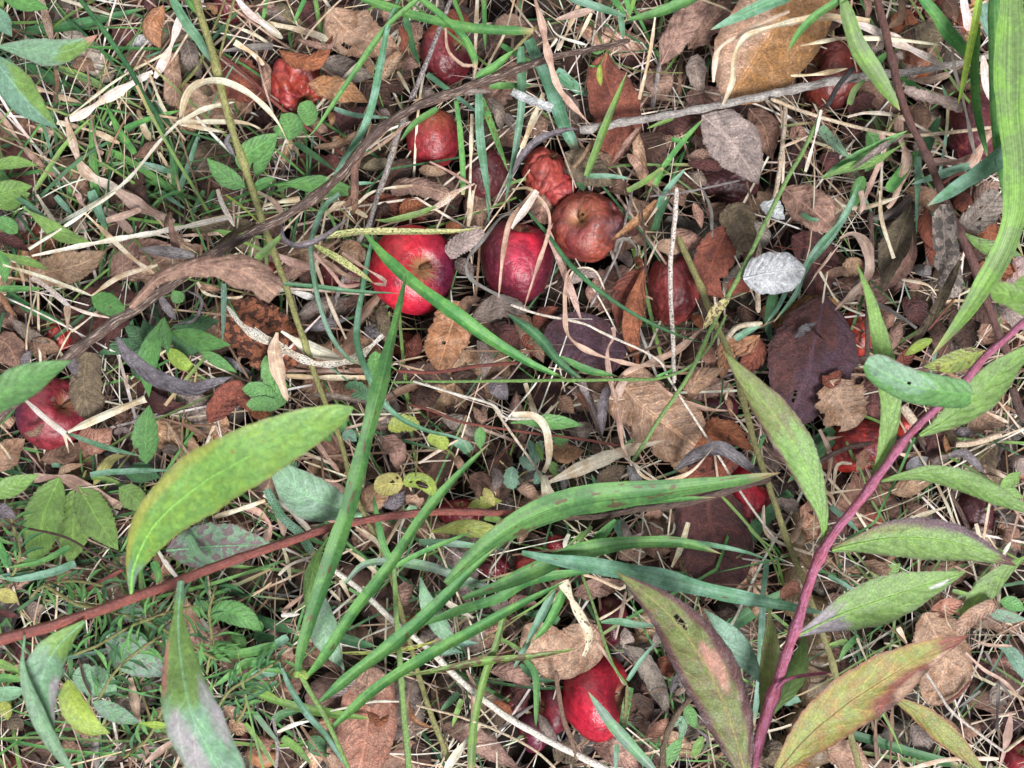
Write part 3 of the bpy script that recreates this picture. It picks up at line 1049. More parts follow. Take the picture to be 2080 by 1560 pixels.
# ------------------------------------------------------------------ the ground
def build_ground():
    c = np.linspace(-0.62, 0.62, 220)
    outer = np.array([-30, -10, -4, -2, -1.2, -0.85])
    xs = np.r_[outer, c, -outer[::-1]]
    ys = np.r_[outer, np.linspace(-0.52, 0.52, 180), -outer[::-1]]
    Y, X = np.meshgrid(ys, xs, indexing='ij')
    Z = np.zeros_like(X)
    for i in range(len(ys)):
        for j in range(len(xs)):
            if abs(X[i, j]) < 0.7 and abs(Y[i, j]) < 0.6:
                v = Vector((X[i, j], Y[i, j], 0))
                Z[i, j] = 0.004 * mnoise.noise(v * 12) + 0.003 * mnoise.noise(v * 70) + 0.0015 * mnoise.noise(v * 200)
    V = np.stack([X, Y, Z - 0.004], -1).reshape(-1, 3)
    me = new_mesh('ground', V, grid_faces(len(ys), len(xs)), np.zeros((len(V), 2)), (lin('2a221e'),) * 3, (0, 0, 0, 0), M_SOIL)
    o = link('ground', me)
    o['kind'] = 'structure'


build_ground()


def template_leaf(L=1.0, hw=0.3, shape='o', arc=0.5, und=0.25, n=12, M=7, bend=0.2, roll=0.0, seed=0.0):
    t = np.linspace(0, 1, n)
    P = np.stack([t * L - L / 2, bend * np.sin(t * 2.6 + seed) * L * 0.5, roll * np.sin(t * 3.1) * L], 1)
    pr = np.array(PROF[shape])
    W = np.interp(t, pr[:, 0], pr[:, 1]) * hw
    V, uv = ribbon(P, W, M, arc, und=und, uf=3.5, rag=0.6, serr=0.12, nser=7, seed=seed)
    V[:, :2] -= V[:, :2].mean(0)
    return V, uv, grid_faces(n, M)


def template_blade(seed, n=12, M=3, w=0.012, curl=0.4, arch=0.2, arc=0.5):
    r = random.Random(seed)
    t = np.linspace(0, 1, n)
    a, b = r.uniform(-1, 1) * curl, r.uniform(-1, 1) * curl
    y = a * t ** 2 + b * np.sin(t * 5) * 0.15
    z = arch * np.sin(t * math.pi * r.uniform(0.7, 1.05)) + r.uniform(-0.05, 0.05) * np.sin(t * 9)
    P = np.stack([t - 0.5, y - a / 3, z], 1)
    if r.random() < 0.35:       # a kink, as dry stalks have
        k = r.randint(3, n - 4)
        P[k:, 1] += (t[k:] - t[k]) * r.uniform(-0.9, 0.9)
    pr = np.array(PROF[r.choice(['t', 'c', 'p', 'u'])])
    W = np.interp(t, pr[:, 0], pr[:, 1]) * w
    V, uv = ribbon(P, W, M, arc, und=0.1, uf=5, seed=seed)
    return V, uv, grid_faces(n, M)


def mass(name, label, cat, templates, items, mat, kind='stuff', prmf=None, dark=1.0):
    """items: (template index, x, y, z, rot, scale, tiltx, tilty, colour key, jitter seed) joined into one mesh nobody could count"""
    Vs, Us, Fs, C1, C2, C3, PR = [], [], [], [], [], [], []
    b = 0
    for (ti, x, y, z, rot, sc, tx, ty, col, js) in items:
        V, uv, F = templates[ti]
        c, s = math.cos(rot), math.sin(rot)
        W = V * sc
        W = W.copy()
        W[:, 2] += W[:, 0] * tx + W[:, 1] * ty
        X = W[:, 0] * c - W[:, 1] * s + x
        Y = W[:, 0] * s + W[:, 1] * c + y
        Z = W[:, 2] + z
        Z = np.maximum(Z, 0.0004 + 0.002 * (js % 1.0))
        n = len(V)
        Vs.append(np.stack([X, Y, Z], 1))
        Us.append(uv)
        Fs.append(F + b)
        b += n
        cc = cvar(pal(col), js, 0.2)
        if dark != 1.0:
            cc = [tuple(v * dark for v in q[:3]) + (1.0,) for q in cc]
        for arr, q in zip((C1, C2, C3), cc):
            arr.append(np.tile(np.array(q), (n, 1)))
        p = prmf(js) if prmf else (0.2, 0.1, 0.4)
        PR.append(np.tile(np.array(tuple(p) + ((js * 0.37) % 9,)), (n, 1)))
    me = new_mesh(name, np.vstack(Vs), np.vstack(Fs), np.vstack(Us), (np.vstack(C1), np.vstack(C2), np.vstack(C3)), np.vstack(PR), mat)
    o = link(name, me)
    tag(o, label, cat)
    o['kind'] = kind
    return o


def wpick(r, tbl):
    ks = list(tbl)
    return r.choices(ks, [tbl[k] for k in ks])[0]


def px_of(x, y):
    return 1040 + x / PX, 780 - y / PX


def green_density(px, py):
    """how grassy the photo is at this pixel (0..1)"""
    d = 0.22
    for (cx, cy, rx, ry, a) in ((200, 330, 330, 260, 0.95), (250, 1250, 420, 330, 0.95), (480, 420, 200, 200, 0.6), (1900, 330, 300, 420, 0.35),
                                (780, 1200, 360, 320, 0.5), (700, 30, 400, 80, 0.35), (1650, 1300, 420, 300, 0.35), (1250, 40, 260, 90, 0.5),
                                (1150, 1350, 300, 260, 0.35), (60, 700, 200, 900, 0.35), (720, 800, 240, 200, 0.3)):
        d = max(d, a * math.exp(-((px - cx) / rx) ** 2 - ((py - cy) / ry) ** 2))
    return d


def build_mass():
    r = random.Random(11)
    RX, RY = 0.60, 0.50
    # layer 1: crumbled leaf litter
    tl = [template_leaf(1, r.uniform(0.26, 0.46), r.choice('orbb'), r.uniform(-1.3, 1.3), r.uniform(0.35, 0.7), 12, 7, r.uniform(-.3, .3), r.uniform(0, .15), i * 1.7) for i in range(26)]
    litter = {'brown': 5, 'pinkb': 4, 'dbrown': 5, 'grey': 4, 'maroon': 2, 'tan': 2, 'rust': 1.5, 'olive': 2, 'lgrey': 0.8, 'bgrey': 0.6}
    it = []
    for i in range(2100):
        x, y = r.uniform(-RX, RX), r.uniform(-RY, RY)
        sc = r.choice((0.016, 0.026, 0.036, 0.05)) * r.uniform(0.7, 1.3)
        it.append((r.randrange(26), x, y, r.uniform(0.0, 0.008), r.uniform(0, 6.28), sc, r.uniform(-.45, .45), r.uniform(-.45, .45), wpick(r, litter), r.random() * 1000))
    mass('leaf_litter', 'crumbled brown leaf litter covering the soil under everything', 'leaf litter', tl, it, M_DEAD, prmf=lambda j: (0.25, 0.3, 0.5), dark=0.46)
    # layer 2: matted dry thatch
    tb = [template_blade(100 + i, 12, 3, 0.5, 0.5, 0.12, 0.9) for i in range(30)]
    for q in tb:
        q[0][:, :]  # unit length, unit half width is set per item below

    def blades(n, seed, cols, wmm, lens, zr, arch, accept, M=3):
        rr = random.Random(seed)
        items = []
        temps = [template_blade(seed * 50 + i, 12, M, 1.0, rr.uniform(0.1, 0.5), arch, 0.8) for i in range(36)]
        # make the widths absolute: narrow each template for a mean length
        out = []
        ml = sum(lens) / 2
        for i, (V, uv, F) in enumerate(temps):
            pass
        tt = []
        for i in range(36):
            w = rr.uniform(*wmm) / 1000.0 / ml
            tt.append(template_blade(seed * 50 + i, 12, M, w, rr.choice((0.02, 0.05, 0.12, 0.3)), arch, rr.uniform(0.3, 1.0)))
        k = 0
        while len(items) < n and k < n * 6:
            k += 1
            x, y = rr.uniform(-RX, RX), rr.uniform(-RY, RY)
            px, py = px_of(x, y)
            if not accept(px, py, rr):
                continue
            z = rr.uniform(*zr)
            if z > 0.012 and near_apple(px, py, 0.95):
                continue
            items.append((rr.randrange(36), x, y, z, rr.uniform(0, 6.28), rr.uniform(*lens), rr.uniform(-.12, .12), rr.uniform(-.5, .5), wpick(rr, cols), rr.random() * 1000))
        return tt, items

    any_ = lambda px, py, q: True
    t1, i1 = blades(3900, 3, {'s': 3, 'b': 5, 'p': 3, 'gs': 4, 'w': 0.8}, (0.2, 0.7), (0.04, 0.12), (0.002, 0.014), 0.05, any_)
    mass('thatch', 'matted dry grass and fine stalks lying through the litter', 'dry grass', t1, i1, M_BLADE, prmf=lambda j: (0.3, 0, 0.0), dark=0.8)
    t1, i1 = blades(3300, 4, {'s': 5, 'w': 4, 'p': 3, 'b': 2}, (0.2, 0.7), (0.05, 0.17), (0.010, 0.026), 0.05,
                    lambda px, py, q: q.random() < 0.55 + 0.2 * green_density(px, py))
    mass('thatch', 'loose pale straw strewn over the fallen leaves', 'dry grass', t1, i1, M_BLADE, prmf=lambda j: (0.25, 0, 0.3 if j % 7 < 1.5 else 0.0))
    t1, i1 = blades(1000, 5, {'g': 5, 'dg': 5, 't': 0.6, 'lg': 5}, (0.35, 1.3), (0.07, 0.17), (0.006, 0.022), 0.08,
                    lambda px, py, q: q.random() < green_density(px, py) ** 1.3)
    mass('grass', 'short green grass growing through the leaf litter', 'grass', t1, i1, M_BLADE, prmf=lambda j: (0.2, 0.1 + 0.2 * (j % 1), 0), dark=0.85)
    # crumbs: seeds, bits of bark, frass
    it = []
    tk = [template_leaf(1, 0.35, 'r', 2.2, 0.4, 6, 5, 0.2, 0.1, i * 2.3) for i in range(6)]
    for i in range(2400):
        x, y = r.uniform(-RX, RX), r.uniform(-RY, RY)
        it.append((r.randrange(6), x, y, r.uniform(0.002, 0.016), r.uniform(0, 6.28), r.uniform(0.002, 0.007), r.uniform(-1, 1), r.uniform(-1, 1), wpick(r, {'brown': 3, 'lgrey': 2, 'dbrown': 3, 'tan': 2, 'white': 0.5}), r.random() * 1000))
    mass('leaf_debris', 'tiny crumbs of leaf and seed husk scattered over the litter', 'debris', tk, it, M_DEAD)


def near_apple(px, py, f=1.0):
    for (cx, cy, rr, _z) in APPLES:
        if math.hypot(px - cx, py - cy) < rr * f:
            return True
    return False


def build_loose_leaves():
    """the lower layer of whole fallen leaves, mostly hidden under the leaves and stalks traced above"""
    r = random.Random(23)
    cols = {'brown': 6, 'pinkb': 5, 'dbrown': 5, 'grey': 4, 'maroon': 2, 'tan': 2, 'rust': 1.2, 'olive': 2, 'lgrey': 1, 'otan': 0.6}
    tl = [template_leaf(1, r.uniform(0.24, 0.40), r.choice('oorlb'), r.choice((-1.6, -1.0, -0.6, 0.4, 0.7, 1.1)), r.uniform(0.25, 0.5), 24, 11,
                        r.uniform(-.35, .35), r.uniform(0, .14), 50 + i * 1.3) for i in range(30)]
    placed, it, k = [], [], 0
    while len(it) < 500 and k < 20000:
        k += 1
        x, y = r.uniform(-0.58, 0.58), r.uniform(-0.48, 0.48)
        px, py = px_of(x, y)
        if near_apple(px, py, 0.8) or any(math.hypot(px - a, py - b) < 62 for a, b in placed):
            continue
        placed.append((px, py))
        it.append((r.randrange(30), x, y, r.uniform(0.009, 0.018), r.uniform(0, 6.28), r.uniform(0.032, 0.058), r.uniform(-.35, .35), r.uniform(-.35, .35),
                   wpick(r, cols), r.random() * 1000))
    mass('fallen_leaves', 'lower layer of mixed brown fallen leaves between and under the others', 'fallen leaves', tl, it, M_DEAD, prmf=lambda j: (0.1 + 0.3 * (j % 1), 0.3, 0.6), dark=1.12)
# ================================================================== dead leaves and blades, tile by tile
# ---- upper left
T(0, 0)
Lf('1230,40 1130,190 1210,370', 'otan', 105, 3.2, arc=-0.9)
Lf('1290,400 1310,590 1330,800', 'tan', 95, 2.8, shape='b', arc=0.8)
Lf('1410,300 1450,460 1520,610', 'grey', 85, 2.4, arc=0.5)
Lf('900,440 1050,430 1230,400', 'brown', 80, 2.2, arc=-0.4)
Lf('520,540 630,490 720,540', 'brown', 80, 1.8)
Lf('970,380 1070,300 1150,340', 'white', 65, 2.0, und=.3)
Lf('1030,170 940,240 880,390', 'maroon', 95, 1.8, arc=-0.6)
Lf('1640,480 1820,620 2010,770', 'rust', 190, 2.2, spots=.3, arc=0.3)
Lf('1560,20 1590,60 1600,110', 'otan', 55, 2.6)
Lf('90,490 150,560 215,600', 'lgrey', 45, 1.8)
Lf('430,1190 560,1330 660,1500', 'brown', 145, 1.8)
Lf('400,60 490,110 570,190', 'grey', 100, 1.4)
Lf('80,120 120,200 220,280', 'rust', 70, 1.6)
Lf('1010,1190 1130,1110 1250,1050', 'brown', 60, 2.2, rag=.5)
Lf('1100,-40 1150,20 1200,60', 'maroon', 80, 2.6)
Lf('1750,0 1850,60 1960,80', 'pinkb', 70, 1.8)
Lf('1950,30 2010,50 2080,110', 'pinkb', 70, 2.0)
Lf('1400,640 1520,720 1640,740', 'olive', 110, 1.8)
Lf('1450,830 1600,860 1850,860', 'brown', 90, 1.6)
Lf('40,930 150,1000 300,1080', 'brown', 120, 1.5)
Lf('420,700 520,740 620,800', 'dbrown', 90, 1.3)
Lf('1980,450 2010,560 1990,700', 'pinkb', 50, 2.6)
B('200,240 500,205 800,140 1110,60', 'dg', 46, 2.4, arc=.8)
B('160,480 400,600 700,740', 'dg', 46, 1.8, arc=.8)
B('440,510 700,620 1090,830', 'lg', 28, 2.2)
B('700,600 860,440', 'dg', 46, 1.6)
B('730,1560 705,1150 700,870', 'g', 34, 3.0, shape='c')
B('1020,1160 900,980 800,790', 'g', 26, 2.8)
B('940,970 1150,890 1380,830', 'g', 24, [3, 4.4], label='green grass blade below the cream straw, pointing at its fork')
B('1350,1440 1440,1200 1510,980', 't', 26, 2.8)
B('1560,880 1700,600 1820,400', 't', 10, 3.2)
B('1330,1430 1310,1220 1280,1020', 'g', 30, 2.4)
B('1300,-10 1410,180 1500,300 1600,480', 't', 38, [5, 3.6])
B('1480,-10 1420,-10 1490,110', 'g', 30, 3.2)
B('270,1430 500,1080 720,860', 'lg', 18, 3.4)
B('-20,1280 100,1430 290,1600', 'g', 36, 3.2)
B('830,1140 1000,1230 1250,1400 1480,1580', 'g', 32, 2.4)
B('1050,1240 1200,1270 1340,1310', 't', 28, 2.4)
B('540,1480 560,1300 620,1180', 'g', 28, 2.2)
B('1480,1260 1350,1420 1250,1560', 'dg', 22, 2.0)
B('600,-10 800,250 980,520 1090,720 1190,880 1280,1100 1360,1440', 'dg', 24, 4.4, shape='c', arc=.9, label='long dark green grass blade crossing the straw at upper left')
B('1800,330 1650,190 1600,150', 'dg', 25, 2.0)
B('0,150 -20,20 60,-40', 'g', 30, 3)
B('1370,110 1290,350 1170,590', 'w', 34, 3.2, dash=.15, und=.15)
B('525,890 620,860 800,740 1150,540', 'w', 40, [3.4, 3.8], dash=.12, shape='c', und=.1, label='wide cream straw blade, palest in the upper left')
B('500,885 540,1030 640,1290 870,1420 1190,1580', 's', 42, [3.6, 2.8], shape='p', und=.15, dash=.1)
B('530,870 900,590 1250,400', 's', 11, 3.9)
B('300,1760 670,1560 950,1370 1210,1060 1350,920', 'w', 13, [3.5, 5.0], shape='u')
B('1350,920 1420,700 1530,620 1700,620 1900,720 2080,900 2200,1130', 's', 26, [5.0, 6.5, 3.4], shape='t')
B('1350,925 1550,820 1770,770', 'w', 22, 5.4, shape='t')
B('1350,920 1600,920 1860,930 1990,1010 1880,1100', 's', 26, [5.0, 5.6, 4.2], shape='t')
B('1350,930 1240,830 1130,560', 's', 14, 4.0)
B('1340,890 1110,860', 's', 11, 4.2)
B('1110,850 1200,650', 's', 9, 4.0)
B('1350,930 1600,980 1720,1000', 'otan' and 's', 20, 4.6, shape='t')
B('310,-10 350,130 390,290', 'p', 34, 3.2, dash=.8, shape='u')
B('410,490 430,620 410,790', 'b', 20, 2.6, fleck=.5)
B('150,630 350,690 620,790', 's', 24, 2.4)
B('430,920 700,990 900,1080', 's', 22, 3.0)
B('-10,850 150,1080 330,1260 450,1340', 'p', 28, 2.6)
B('460,-10 650,50 830,110', 's', 16, 2.6)
B('1650,160 1900,250 2060,350', 's', 12, 2.8)
B('1490,130 1400,280 1290,460', 's', 12, 3.6)
B('1690,385 1850,365 2060,350', 'gs', 24, 3.0, shape='u')
B('1770,320 1900,400 1990,490', 's', 26, 3.2)
B('1480,880 1600,1010 1760,1170', 'w', 12, 3.2)
B('1790,-10 1880,100 2080,250', 'w', 26, 3.4, dash=.4)
B('380,-10 440,90 500,170', 'w', 6, 3.0)
B('780,1160 640,1090 200,940', 'p', 18, 2.3)
B('1040,830 1090,980 1140,1060', 's', 26, 2.2)
B('1200,1150 1260,1250 1300,1400', 's', 16, 2.2)
S('1240,-10 1400,150 1560,340', 'bark', 10, 3.4)
S('1640,390 1850,560 2080,780 2300,950 2480,1080 2640,1210', 'red', 12, [3.6, 3.2], label='long thin reddish-grey twig slanting under the dented apple')
S('1700,-10 1640,150 1590,260', 'yst', 9, 3.2)
S('1560,360 1480,520 1340,680', 'yst', 13, 3.0)
S('1180,760 1400,1060', 's', 9, 3.3)

# ---- top, left of centre
T(1, 0)
Lf('175,380 300,450 460,450 585,262', 'orange', 78, [5.2, 5.8, 5.4], arc=-0.5, spots=.25, label='curled orange-brown leaf draped over the dented red apple', serr=.14)
Lf('300,290 400,330 560,350 620,240', 'pinkb', 32, 5.9, arc=.9, label='pinkish rolled rim on top of the orange-brown leaf')
Lf('545,65 700,230 900,330 1100,400', 'tan', 195, 3.4, arc=0.35, holes=((.42, .62, .05, .12),), spots=.12, vein=.9, edge=.1, label='large folded tan leaf with a small black hole, upper left of centre', tw=.2)
Lf('395,630 560,660 700,700 845,775', 'otan', 105, [5.2, 4.4], st='845,775 900,830 955,890', label='pointed orange-tan leaf with a reddish stalk over the dented apple', edge=.5, spots=.15, serr=.05)
Lf('480,450 680,530 890,580', 'grey', 105, 2.8, arc=-.3)
Lf('80,80 220,110 360,215', 'grey', 80, 2.2)
Lf('340,20 410,110 430,210', 'maroon', 85, 2.0, und=.3)
Lf('960,590 1010,500 1100,395', 'tan', 60, 3.6, shape='r')
Lf('825,440 855,500 880,565', 'tan', 38, 3.8, arc=.6)
Lf('1080,190 1125,300 1095,420', 'rust', 38, 3.9)
Lf('1085,480 1160,470 1240,500', 'pinkb', 75, 2.8)
Lf('1170,170 1210,240 1200,330', 'pinkb', 60, 2.4)
Lf('800,600 900,680 1030,790', 'dbrown', 120, 1.8, und=.35)
Lf('545,1020 700,900 900,850', 'maroon', 105, 2.0, und=.3)
Lf('440,1115 620,1090 900,950', 'tan', 48, 3.0, arc=1.5, shape='p')
Lf('930,830 980,850 1020,880', 'lgrey', 35, 2.6)
Lf('1015,1440 1130,1400 1300,1420 1455,1470', 'pinkb', 85, [3.2, 4.2, 3.2], arc=-.7, shape='b', vein=.9, label='pinkish rolled leaf with saw teeth below the orange-topped apple', serr=.2)
Lf('1230,1280 1330,1290 1440,1310', 'tan', 50, 3.0, arc=.8)
Lf('800,1270 930,1240 1080,1230', 'olive', 55, 2.8, arc=.8)
Lf('960,1410 1080,1290 1180,1190', 'dbrown', 105, 2.4, arc=.5)
Lf('1430,100 1520,110 1630,190', 'rust', 70, 2.2)
Lf('1790,250 1900,200 2050,180', 'pinkb', 100, 2.4)
Lf('1750,740 1830,850 1850,990', 'grey', 55, 2.8, arc=.7)
Lf('1850,870 1900,900 1960,1000', 'lgrey', 45, 3.0)
Lf('1820,980 1920,1040 2020,1100', 'brown', 100, 2.0)
Lf('860,1490 1050,1530 1260,1520', 'rust', 70, 2.0)
Lf('1230,640 1300,700 1400,740', 'grey', 60, 2.6)
Lf('930,620 1040,650 1100,720', 'dbrown', 70, 2.0, und=.3)
Lf('560,850 580,900 560,960', 'otan', 38, 3.0, arc=.9)
Lf('60,500 80,600 90,780', 'pinkb', 40, 3.4, arc=.7, label='pinkish curled leaf edge on the left side of the dented apple')
Lf('400,870 480,960 550,990', 'pinkb', 60, 2.4)
Lf('640,350 680,500 900,590', 'brown', 60, 2.0)
Lf('1500,1290 1560,1400 1600,1500', 'dbrown', 60, 1.6)
Lf('250,1060 240,930 190,860', 'g', 120, 3.6, shape='o', label='green leaf with a small slit under the reddish twig', vein=.2)
Lf('370,950 390,850 330,780', 'g', 85, 3.4, shape='r', serr=.12, nser=7, label='rounded scalloped green leaf below the dented apple')
Lf('140,1395 400,1390 800,1460', 'g', 80, 3.2, shape='w', edge=.1)
Lf('0,1340 60,1180 165,1010', 'g', 60, 4.4, shape='o', spots=.2, label='pointed green leaf left of the olive-yellow stem, its tip up')
Lf('-10,1440 60,1380 140,1345', 'g', 38, 4.2, shape='o')
B('800,-10 1000,60 1200,120 1450,180 1700,220 2090,235', 'g', 42, [6.2, 6.8], fleck=.1, arc=.9, shape='c', label='wide green grass blade crossing above the purple apple at the top')
B('1090,-30 1070,0 990,230 940,480 870,800 780,1030 630,1250 480,1570', 't', 30, [6, 7, 5.5], arc=.5, shape='p', label='long glaucous grass blade twisting down beside the large tan leaf', tw=.6)
B('1230,-10 1000,190 830,420 680,640 560,820 430,1000 350,1040', 'g', 27, [6.8, 5.2], arc=.9)
B('1240,-10 1420,140 1560,280 1640,440 1650,510', 'g', 36, [6.9, 6.2], arc=.9, shape='c', label='curved green grass blade arching over the purple apple')
B('1650,600 1700,560 1800,510 1945,380', 'g', 40, [6, 6.4], arc=1.0, shape='p')
S('2130,190 2080,240 1940,385', 'yst', 12, 6.5, name='grass_stalk')
S('1660,490 1640,625', 's', 14, 6.0, name='grass_stalk')
B('590,820 750,870 1020,890', 't', 20, 3.6)
B('1370,820 1200,930 1090,1060', 'g', 26, [5.6, 4.6])
B('1510,760 1540,1000 1560,1300 1560,1470', 'g', 24, [6.2, 5.2], shape='c')
B('1680,700 1690,1000 1720,1250 1770,1570', 't', 36, [6.2, 5.2], fleck=.3)
B('1700,740 1790,980 1900,1290', 'g', 27, 5.9, fleck=.7)
B('2000,350 2000,800 1950,1150 1870,1580', 't', 36, [5.8, 4.2], arc=.9)
B('1670,-10 1660,250 1650,490', 's', 18, 4.4, shape='u')
B('1630,860 1620,1200 1610,1570', 's', 16, 5.2, shape='u')
B('1430,210 1450,380 1560,490 1640,490', 'p', 13, 6.6)
B('1720,-10 1730,380', 'g', 18, 2.8)
B('1490,-10 1600,260', 'g', 16, 2.8)
B('1290,560 1450,680 1700,870', 't', 26, 3.2)
B('1130,130 1180,350 1240,500', 'dg', 27, 3.4)
B('1760,650 2100,645', 'g', 27, 5.0)
B('1850,340 2000,430 2100,470', 'g', 22, 4.2)
B('300,1080 450,1180 600,1290', 'dg', 24, 2.8)
B('740,1385 900,1380', 't', 14, 3.6)
B('80,-10 60,120 20,210', 'g', 16, 3.0)
B('370,-10 330,80 280,180', 'g', 18, 3.2)
B('1950,-10 1880,240 1750,490', 's', 9, 5.2, shape='u')
B('90,180 300,220 500,280 640,350', 's', 28, 3.0, dash=.3)
B('0,100 60,180 200,290', 'w', 28, 3.2, und=.5, dash=.4)
B('1310,1220 1450,1290 1620,1390', 'p', 11, 5.8)
B('1070,540 1170,720', 's', 16, 3.0)
B('80,330 0,340 -90,350', 's', 18, 2.4)
B('1180,1400 900,1440 740,1560', 's', 12, 4.2)
B('1490,1040 1420,890', 'p', 10, 2)
B('1650,1385 1500,1455 1360,1560 1240,1600', 's', 28, [6, 5.6], dash=.9, shape='p', label='black-flecked straw-coloured blade above the crimson apple')
B('1440,-20 1330,330 1200,690 1130,860 1050,1130 900,1560 780,1760 640,2250', 'gs', 0.3, 1.2) if False else None
S('1480,-30 1430,100 1370,250 1300,440 1230,610 1160,770', 'greyst', [17, 20], 6.0, scab=.3, fleck=.7, label='speckled dry stalk leaning across the purple apple')
S('1120,880 1050,1070 990,1280 910,1500 850,1700 760,1850 640,2150 560,2400', 'greyst', [22, 16], [5.2, 3.0], scab=.5, fleck=.6, nodes=(.2,), label='grey peeling stalk running down from the brown stem to the crimson apple')

# ---- top centre
T(2, 0)
FULL()
Lf('1640,-90 1600,20 1540,110 1478,208', 'gold', 98, [3.8, 4.4], shape='r', arc=.25, und=.08, spots=.12, serr=.0, rag=.05, vein=.5, edge=.1, patches=((.5, .75, .9, .62, 'peach'),), label='big tan and golden oval leaf at the top edge')
T(2, 0)
Lf('715,400 700,560 800,850 790,1060 680,1295', 'rust', 200, [4, 3.2], shape='o', arc=.35, und=.1, spots=.12, vein=.3, label='rust-red oval leaf with a green blade lying over it', asym=0.05, colvar=.02, serr=.0, rag=.12)
Lf('970,960 860,1100 750,1250', 'pinkb', 40, 4.3, shape='p', arc=1.2)
Lf('1120,490 1240,270 1400,60 1520,-60', 'pinkb', 120, 3.4, arc=-.4, vein=.5)
Lf('1330,370 1480,180 1660,-10', 'brown', 110, 3.0, arc=.3)
Lf('1400,410 1390,560 1450,700', 'grey', 95, 3.3, arc=.5, st='1450,700 1500,750 1590,795', stc='b')
Lf('1435,870 1600,1010 1740,1190 1860,1395', 'lgrey', 215, [4.4, 5.0], shape='o', arc=.4, und=.1, spots=.2, rag=.1, vein=.6, edge=.2, st='1770,1370 1790,1450 1805,1560', stc='dbrown' and 'b', label='pale grey-brown leaf with a clean curved edge, upper right of centre')
Lf('1790,820 1900,960 1960,1200', 'brown', 120, 3.2, vein=.9)
Lf('400,1150 560,1260 770,1400', 'olive', 140, [4.4, 4], arc=-.3, vein=.9, label='olive-brown leaf with clear side veins over the shrivelled apple')
Lf('470,1270 540,1180 620,1060', 'tan', 26, 4.7, shape='u', arc=1.3)
Lf('0,1320 80,1180 200,1060 380,985 510,975', 'gs' if False else 'bgrey', 42, [4.5, 6, 5], shape='p', arc=1.2, label='dark grey withered blade curling over the shrivelled apple', serr=0)
Lf('935,960 955,1150 1010,1350 1200,1400', 'tan', 62, [4, 3.4], arc=.9)
Lf('960,1010 1060,1120 1180,1230', 'dbrown', 130, 2.6, und=.25)
Lf('1040,520 1120,650 1170,760', 'pinkb', 120, 2.4)
Lf('390,680 450,800 490,950', 'grey', 65, 2.8)
Lf('170,800 200,950 260,1080', 'brown', 115, 2.2)
Lf('1100,980 1230,930 1380,860', 'maroon', 90, 2.4)
Lf('370,430 450,470 540,590', 'dbrown', 90, 1.8)
Lf('1370,1000 1440,990 1520,1020', 'rust', 55, 2.6)
Lf('1550,820 1600,830 1670,850', 'rust', 45, 2.4)
Lf('870,1160 940,1240 990,1350', 'peach', 42, 4.0, arc=.8)
Lf('1330,1300 1400,1330 1490,1400', 'grey', 70, 2.6)
Lf('720,1400 800,1420 900,1460', 'brown', 70, 2.4)
Lf('2000,500 2060,640 2100,720', 'pinkb', 80, 2.4)
Lf('1930,880 2000,920 2060,1050', 'maroon', 60, 2.2)
Lf('660,60 680,180 660,300', 'grey', 40, 2.4)
Lf('200,600 300,680 330,780', 'dbrown', 60, 1.8)
Lf('640,1300 660,1200 820,1240', 'brown', 60, 3.0)
Lf('1160,1480 1240,1440 1300,1560', 'brown', 110, 1.8)
Lf('1330,1190 1430,1170 1560,1160', 'pinkb', 55, 2.6, rag=.4)
Lf('1330,1230 1500,1250 1640,1260', 'maroon', 50, 2.8, shape='p')
Lf('0,690 90,740 200,780 305,820', 'white', 36, [6.6, 7.0], shape='u', arc=.6, und=.6, rag=.5, label='white crumpled strip of leaf on the brown woody stem')
B('420,-20 700,75 880,130', 't', 34, [4.6, 4])
B('1390,-20 1100,100 840,160', 'g', 46, [4.8, 4.2], arc=.9)
B('860,-20 890,120', 'g', 22, 4.5)
B('740,-40 860,120', 'g', 24, 4.2)
B('930,-30 880,140', 'lg', 16, 4.4)
B('820,120 840,300', 't', 24, 3.6)
B('120,300 190,450 300,680 380,920 480,1130', 't', 62, [4.6, 3.6], arc=.9, shape='c', label='broad blue-green blade under the brown stem, above the shrivelled apple')
B('330,540 450,640 580,730', 't', 48, 3.0, fleck=.5)
B('170,-20 230,200 270,400 340,640 440,780 600,950', 'p', 32, [6.6, 7.4, 5], shape='p', label='pinkish dried blade crossing the woody stem near its tip')
B('560,1330 700,960 800,720 870,540', 'lg', 32, [5, 5.6], arc=.9, label='bright green blade lying on the rust-red leaf')
B('560,1330 750,1330 900,1350', 't', 20, 4.8)
B('1220,890 1020,970', 'lg', 16, 4.6)
B('870,1440 1000,1370 1140,1270', 'lg', 24, [5.5, 5], shape='c')
B('1140,1260 1300,1050 1440,900', 'g', 26, 4.8)
B('1080,1400 1150,1230', 'g', 22, 4.8)
B('1200,1050 1330,1075', 'g', 20, 3.6)
B('510,1330 540,1440', 'dg', 44, 3.0)
B('2100,-30 1900,40 1700,130 1500,225', 't', 48, [6.8, 6.2], fleck=.2, label='speckled blue-green blade pointing across the big tan leaf')
B('2090,80 1700,270 1560,370 1530,500 1520,620', 's', 24, [6.4, 6, 5], shape='c')
B('2700,160 2400,130 2080,175 1780,270 1680,420 1660,620 1590,790', 's', 32, [6.6, 6.6, 5.4], shape='c', arc=1.0, label='cream straw blade looping over the big tan leaf')
B('500,40 420,230 340,380', 's', 20, 3.2)
B('600,100 500,300', 's', 14, 3.0)
B('620,70 480,110 330,150', 'p', 28, 3.2)
B('240,700 160,900 75,1120', 's', 22, 3.4, shape='u')
B('270,160 350,270 560,340', 'w', 11, 5.0)
B('1080,130 1040,400 960,750', 's', 12, 5.2, shape='u')
B('910,515 1085,440', 'w', 10, 4.4)
B('340,290 270,380', 'w', 12, 5.6)
B('1280,420 1260,720', 'b', 14, 2.8)
